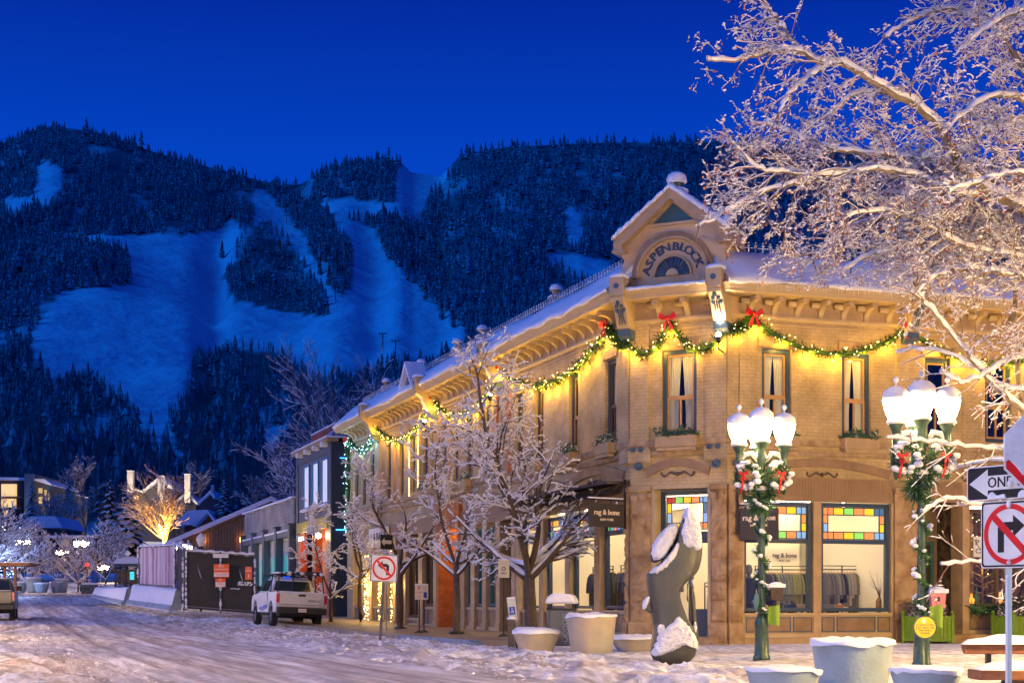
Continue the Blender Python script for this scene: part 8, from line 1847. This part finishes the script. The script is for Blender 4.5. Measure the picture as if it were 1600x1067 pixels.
    for sx in (-1, 1):
        for yy in (1.28, 4.95):
            mb = MB(); n = 28; pr = [(.26, -.12), (.38, -.125), (.41, -.09), (.415, 0), (.41, .09), (.38, .125), (.26, .12)]; P = []
            for (r_, dx) in pr:
                for i in range(n): a = 2 * math.pi * i / n; rr = r_ * (1 - (.03 if (i % 2 and r_ > .4) else 0)); P.append((sx * .88 + dx, yy + rr * math.cos(a), .41 + rr * math.sin(a)))
            mb.add(P, [(j * n + i, j * n + (i + 1) % n, (j + 1) * n + (i + 1) % n, (j + 1) * n + i) for j in range(len(pr) - 1) for i in range(n)]); wh = mb.build('wheel', mat('tyre_rubber', (.025, .025, .027), .85, bump=(30, .5)), t, world=False)
            mb = MB(); P = [(sx * .88 + sx * .09, yy + .25 * math.cos(2 * math.pi * i / 20), .41 + .25 * math.sin(2 * math.pi * i / 20)) for i in range(20)]; mb.add(P, [tuple(range(20))])
            for i in range(6): a = i * math.pi / 3; mb.tube([(sx * .985, yy, .41), (sx * .975, yy + .24 * math.cos(a), .41 + .24 * math.sin(a))], .03, 5)
            mb.build('rim', mat('alloy_rim', (.3, .3, .32), .35, metal=.7), wh, world=False)
    if rack:
        mb = MB(); 
        for sg in (-1, 1):
            mb.tube([(sg * .92, .35, 1.36), (sg * .86, .45, 2.06)], .025, 6); mb.tube([(sg * .92, 1.9, 1.36), (sg * .86, 1.9, 2.06)], .025, 6); mb.tube([(sg * .86, .25, 2.07), (sg * .86, 4.4, 2.09)], .028, 6); mb.tube([(sg * .86, 3.9, 2.08), (sg * .9, 4.3, 1.5)], .022, 6)
        mb.tube([(-.3, .3, 2.06), (-.42, .15, 1.36)], .025, 6)
        for y in (.3, 1.1, 1.9, 2.7, 3.5, 4.3): mb.tube([(-.88, y, 2.08), (.88, y, 2.08)], .025, 6)
        mb.build('ladder_rack', BLACK, t, world=False)
        mb = MB()
        for i in range(60): mb.ball((rnd.uniform(-.85, .85), rnd.choice([.3, 1.1, 1.9, 2.7, 3.5, rnd.uniform(.3, 4.3)]), 2.12), .05 + .06 * rnd.random(), 6, 4, .7, .4)
        mb.build('rack_snow', SNOWF, t, world=False)
        mb = MB(); 
        for k in range(3): mb.tube([(-.6 + k * .25, .2, 2.13), (-.6 + k * .25, 4.6, 2.15)], .03, 6)
        mb.box(.2, .75, .5, 2.6, 2.11, 2.22); mb.build('rack_load', mat('dark_tools', (.03, .03, .035), .6), t, world=False)
        mb = MB(); 
        for sg in (-1, 1): mb.add([(sg * 1.004, 1.95, 1.33), (sg * 1.004, 2.35, 1.33), (sg * 1.004, 2.0, .95), (sg * 1.004, 1.6, .75), (sg * 1.004, 1.9, .95)], [(0, 1, 2, 3, 4)]); mb.add([(sg * 1.004, 2.0, .72), (sg * 1.004, 3.2, .60), (sg * 1.004, 4.2, .72), (sg * 1.004, 3.2, .78), (sg * 1.004, 2.2, .88)], [(0, 1, 2, 3, 4)])
        mb.build('blue_swoosh', mat('truck_blue', (.01, .09, .42), .4), t, world=False)
        mb = MB(); mb.box(-.35, -.1, 2.1, 2.3, 1.96, 2.03); mb.build('beacon', mat('blue_beacon', (.02, .1, .7), .3, emit=(.02, .12, 1), es=.8, sample=False), t, world=False)
    mb = MB(); mb.box(-.85, .85, .1, .2, 1.36, 1.40); mb.box(-.7, .7, 2.3, 3.4, 1.955, 1.99); mb.build('snow', SNOWF, t, world=False, bevel=.02)
    return t
tx, ty = GX(470, 61.5), 61.5
pickup('pickup_truck', 'white pickup truck with blue swoosh and snowy ladder rack parked at the kerb', (tx, ty, gz(tx, ty) + .02), R(18.8), ('white_car_paint', (.66, .68, .72), (.55, .57, .62)), roll=2.6)
pickup('pickup_truck', 'grey pickup truck whose tail shows at the left edge', (GX(-14, 70), 70, gz(GX(-14, 70), 70) + .02), R(16), ('grey_car_paint', (.07, .075, .085), (.05, .05, .06)), rack=False, logo=False)

# ================================================================ street lamps standing just outside the picture
for i, (x, y) in enumerate(((-12.5, 24.0), (-6.4, 7.0), (-3.2, -2.5), (9.6, 14.0), (-17.5, 42.0), (-23.5, 58.0), (14.5, 26.0), (-32.0, 80.0), (-43.0, 108.0))):
    street_lamp(x, y, tz(x, y), ['street lamp on the far side of the street opposite the sculpture', 'street lamp on the far side of the street nearest the viewer', 'street lamp behind the viewer', 'street lamp on the plaza right of the sign post', 'street lamp on the far side opposite the orange entrance', 'street lamp on the far side opposite the & BAR shopfront', 'street lamp on the plaza before the second shop', 'street lamp on the far side opposite the black site fence', 'street lamp by the plaza left of the far planters'][i], [GLOBEL, GLOBEL, GLOBEC, GLOBEO, GLOBEL, GLOBEL, GLOBEO, GLOBEL, GLOBEL][i], detail=False)
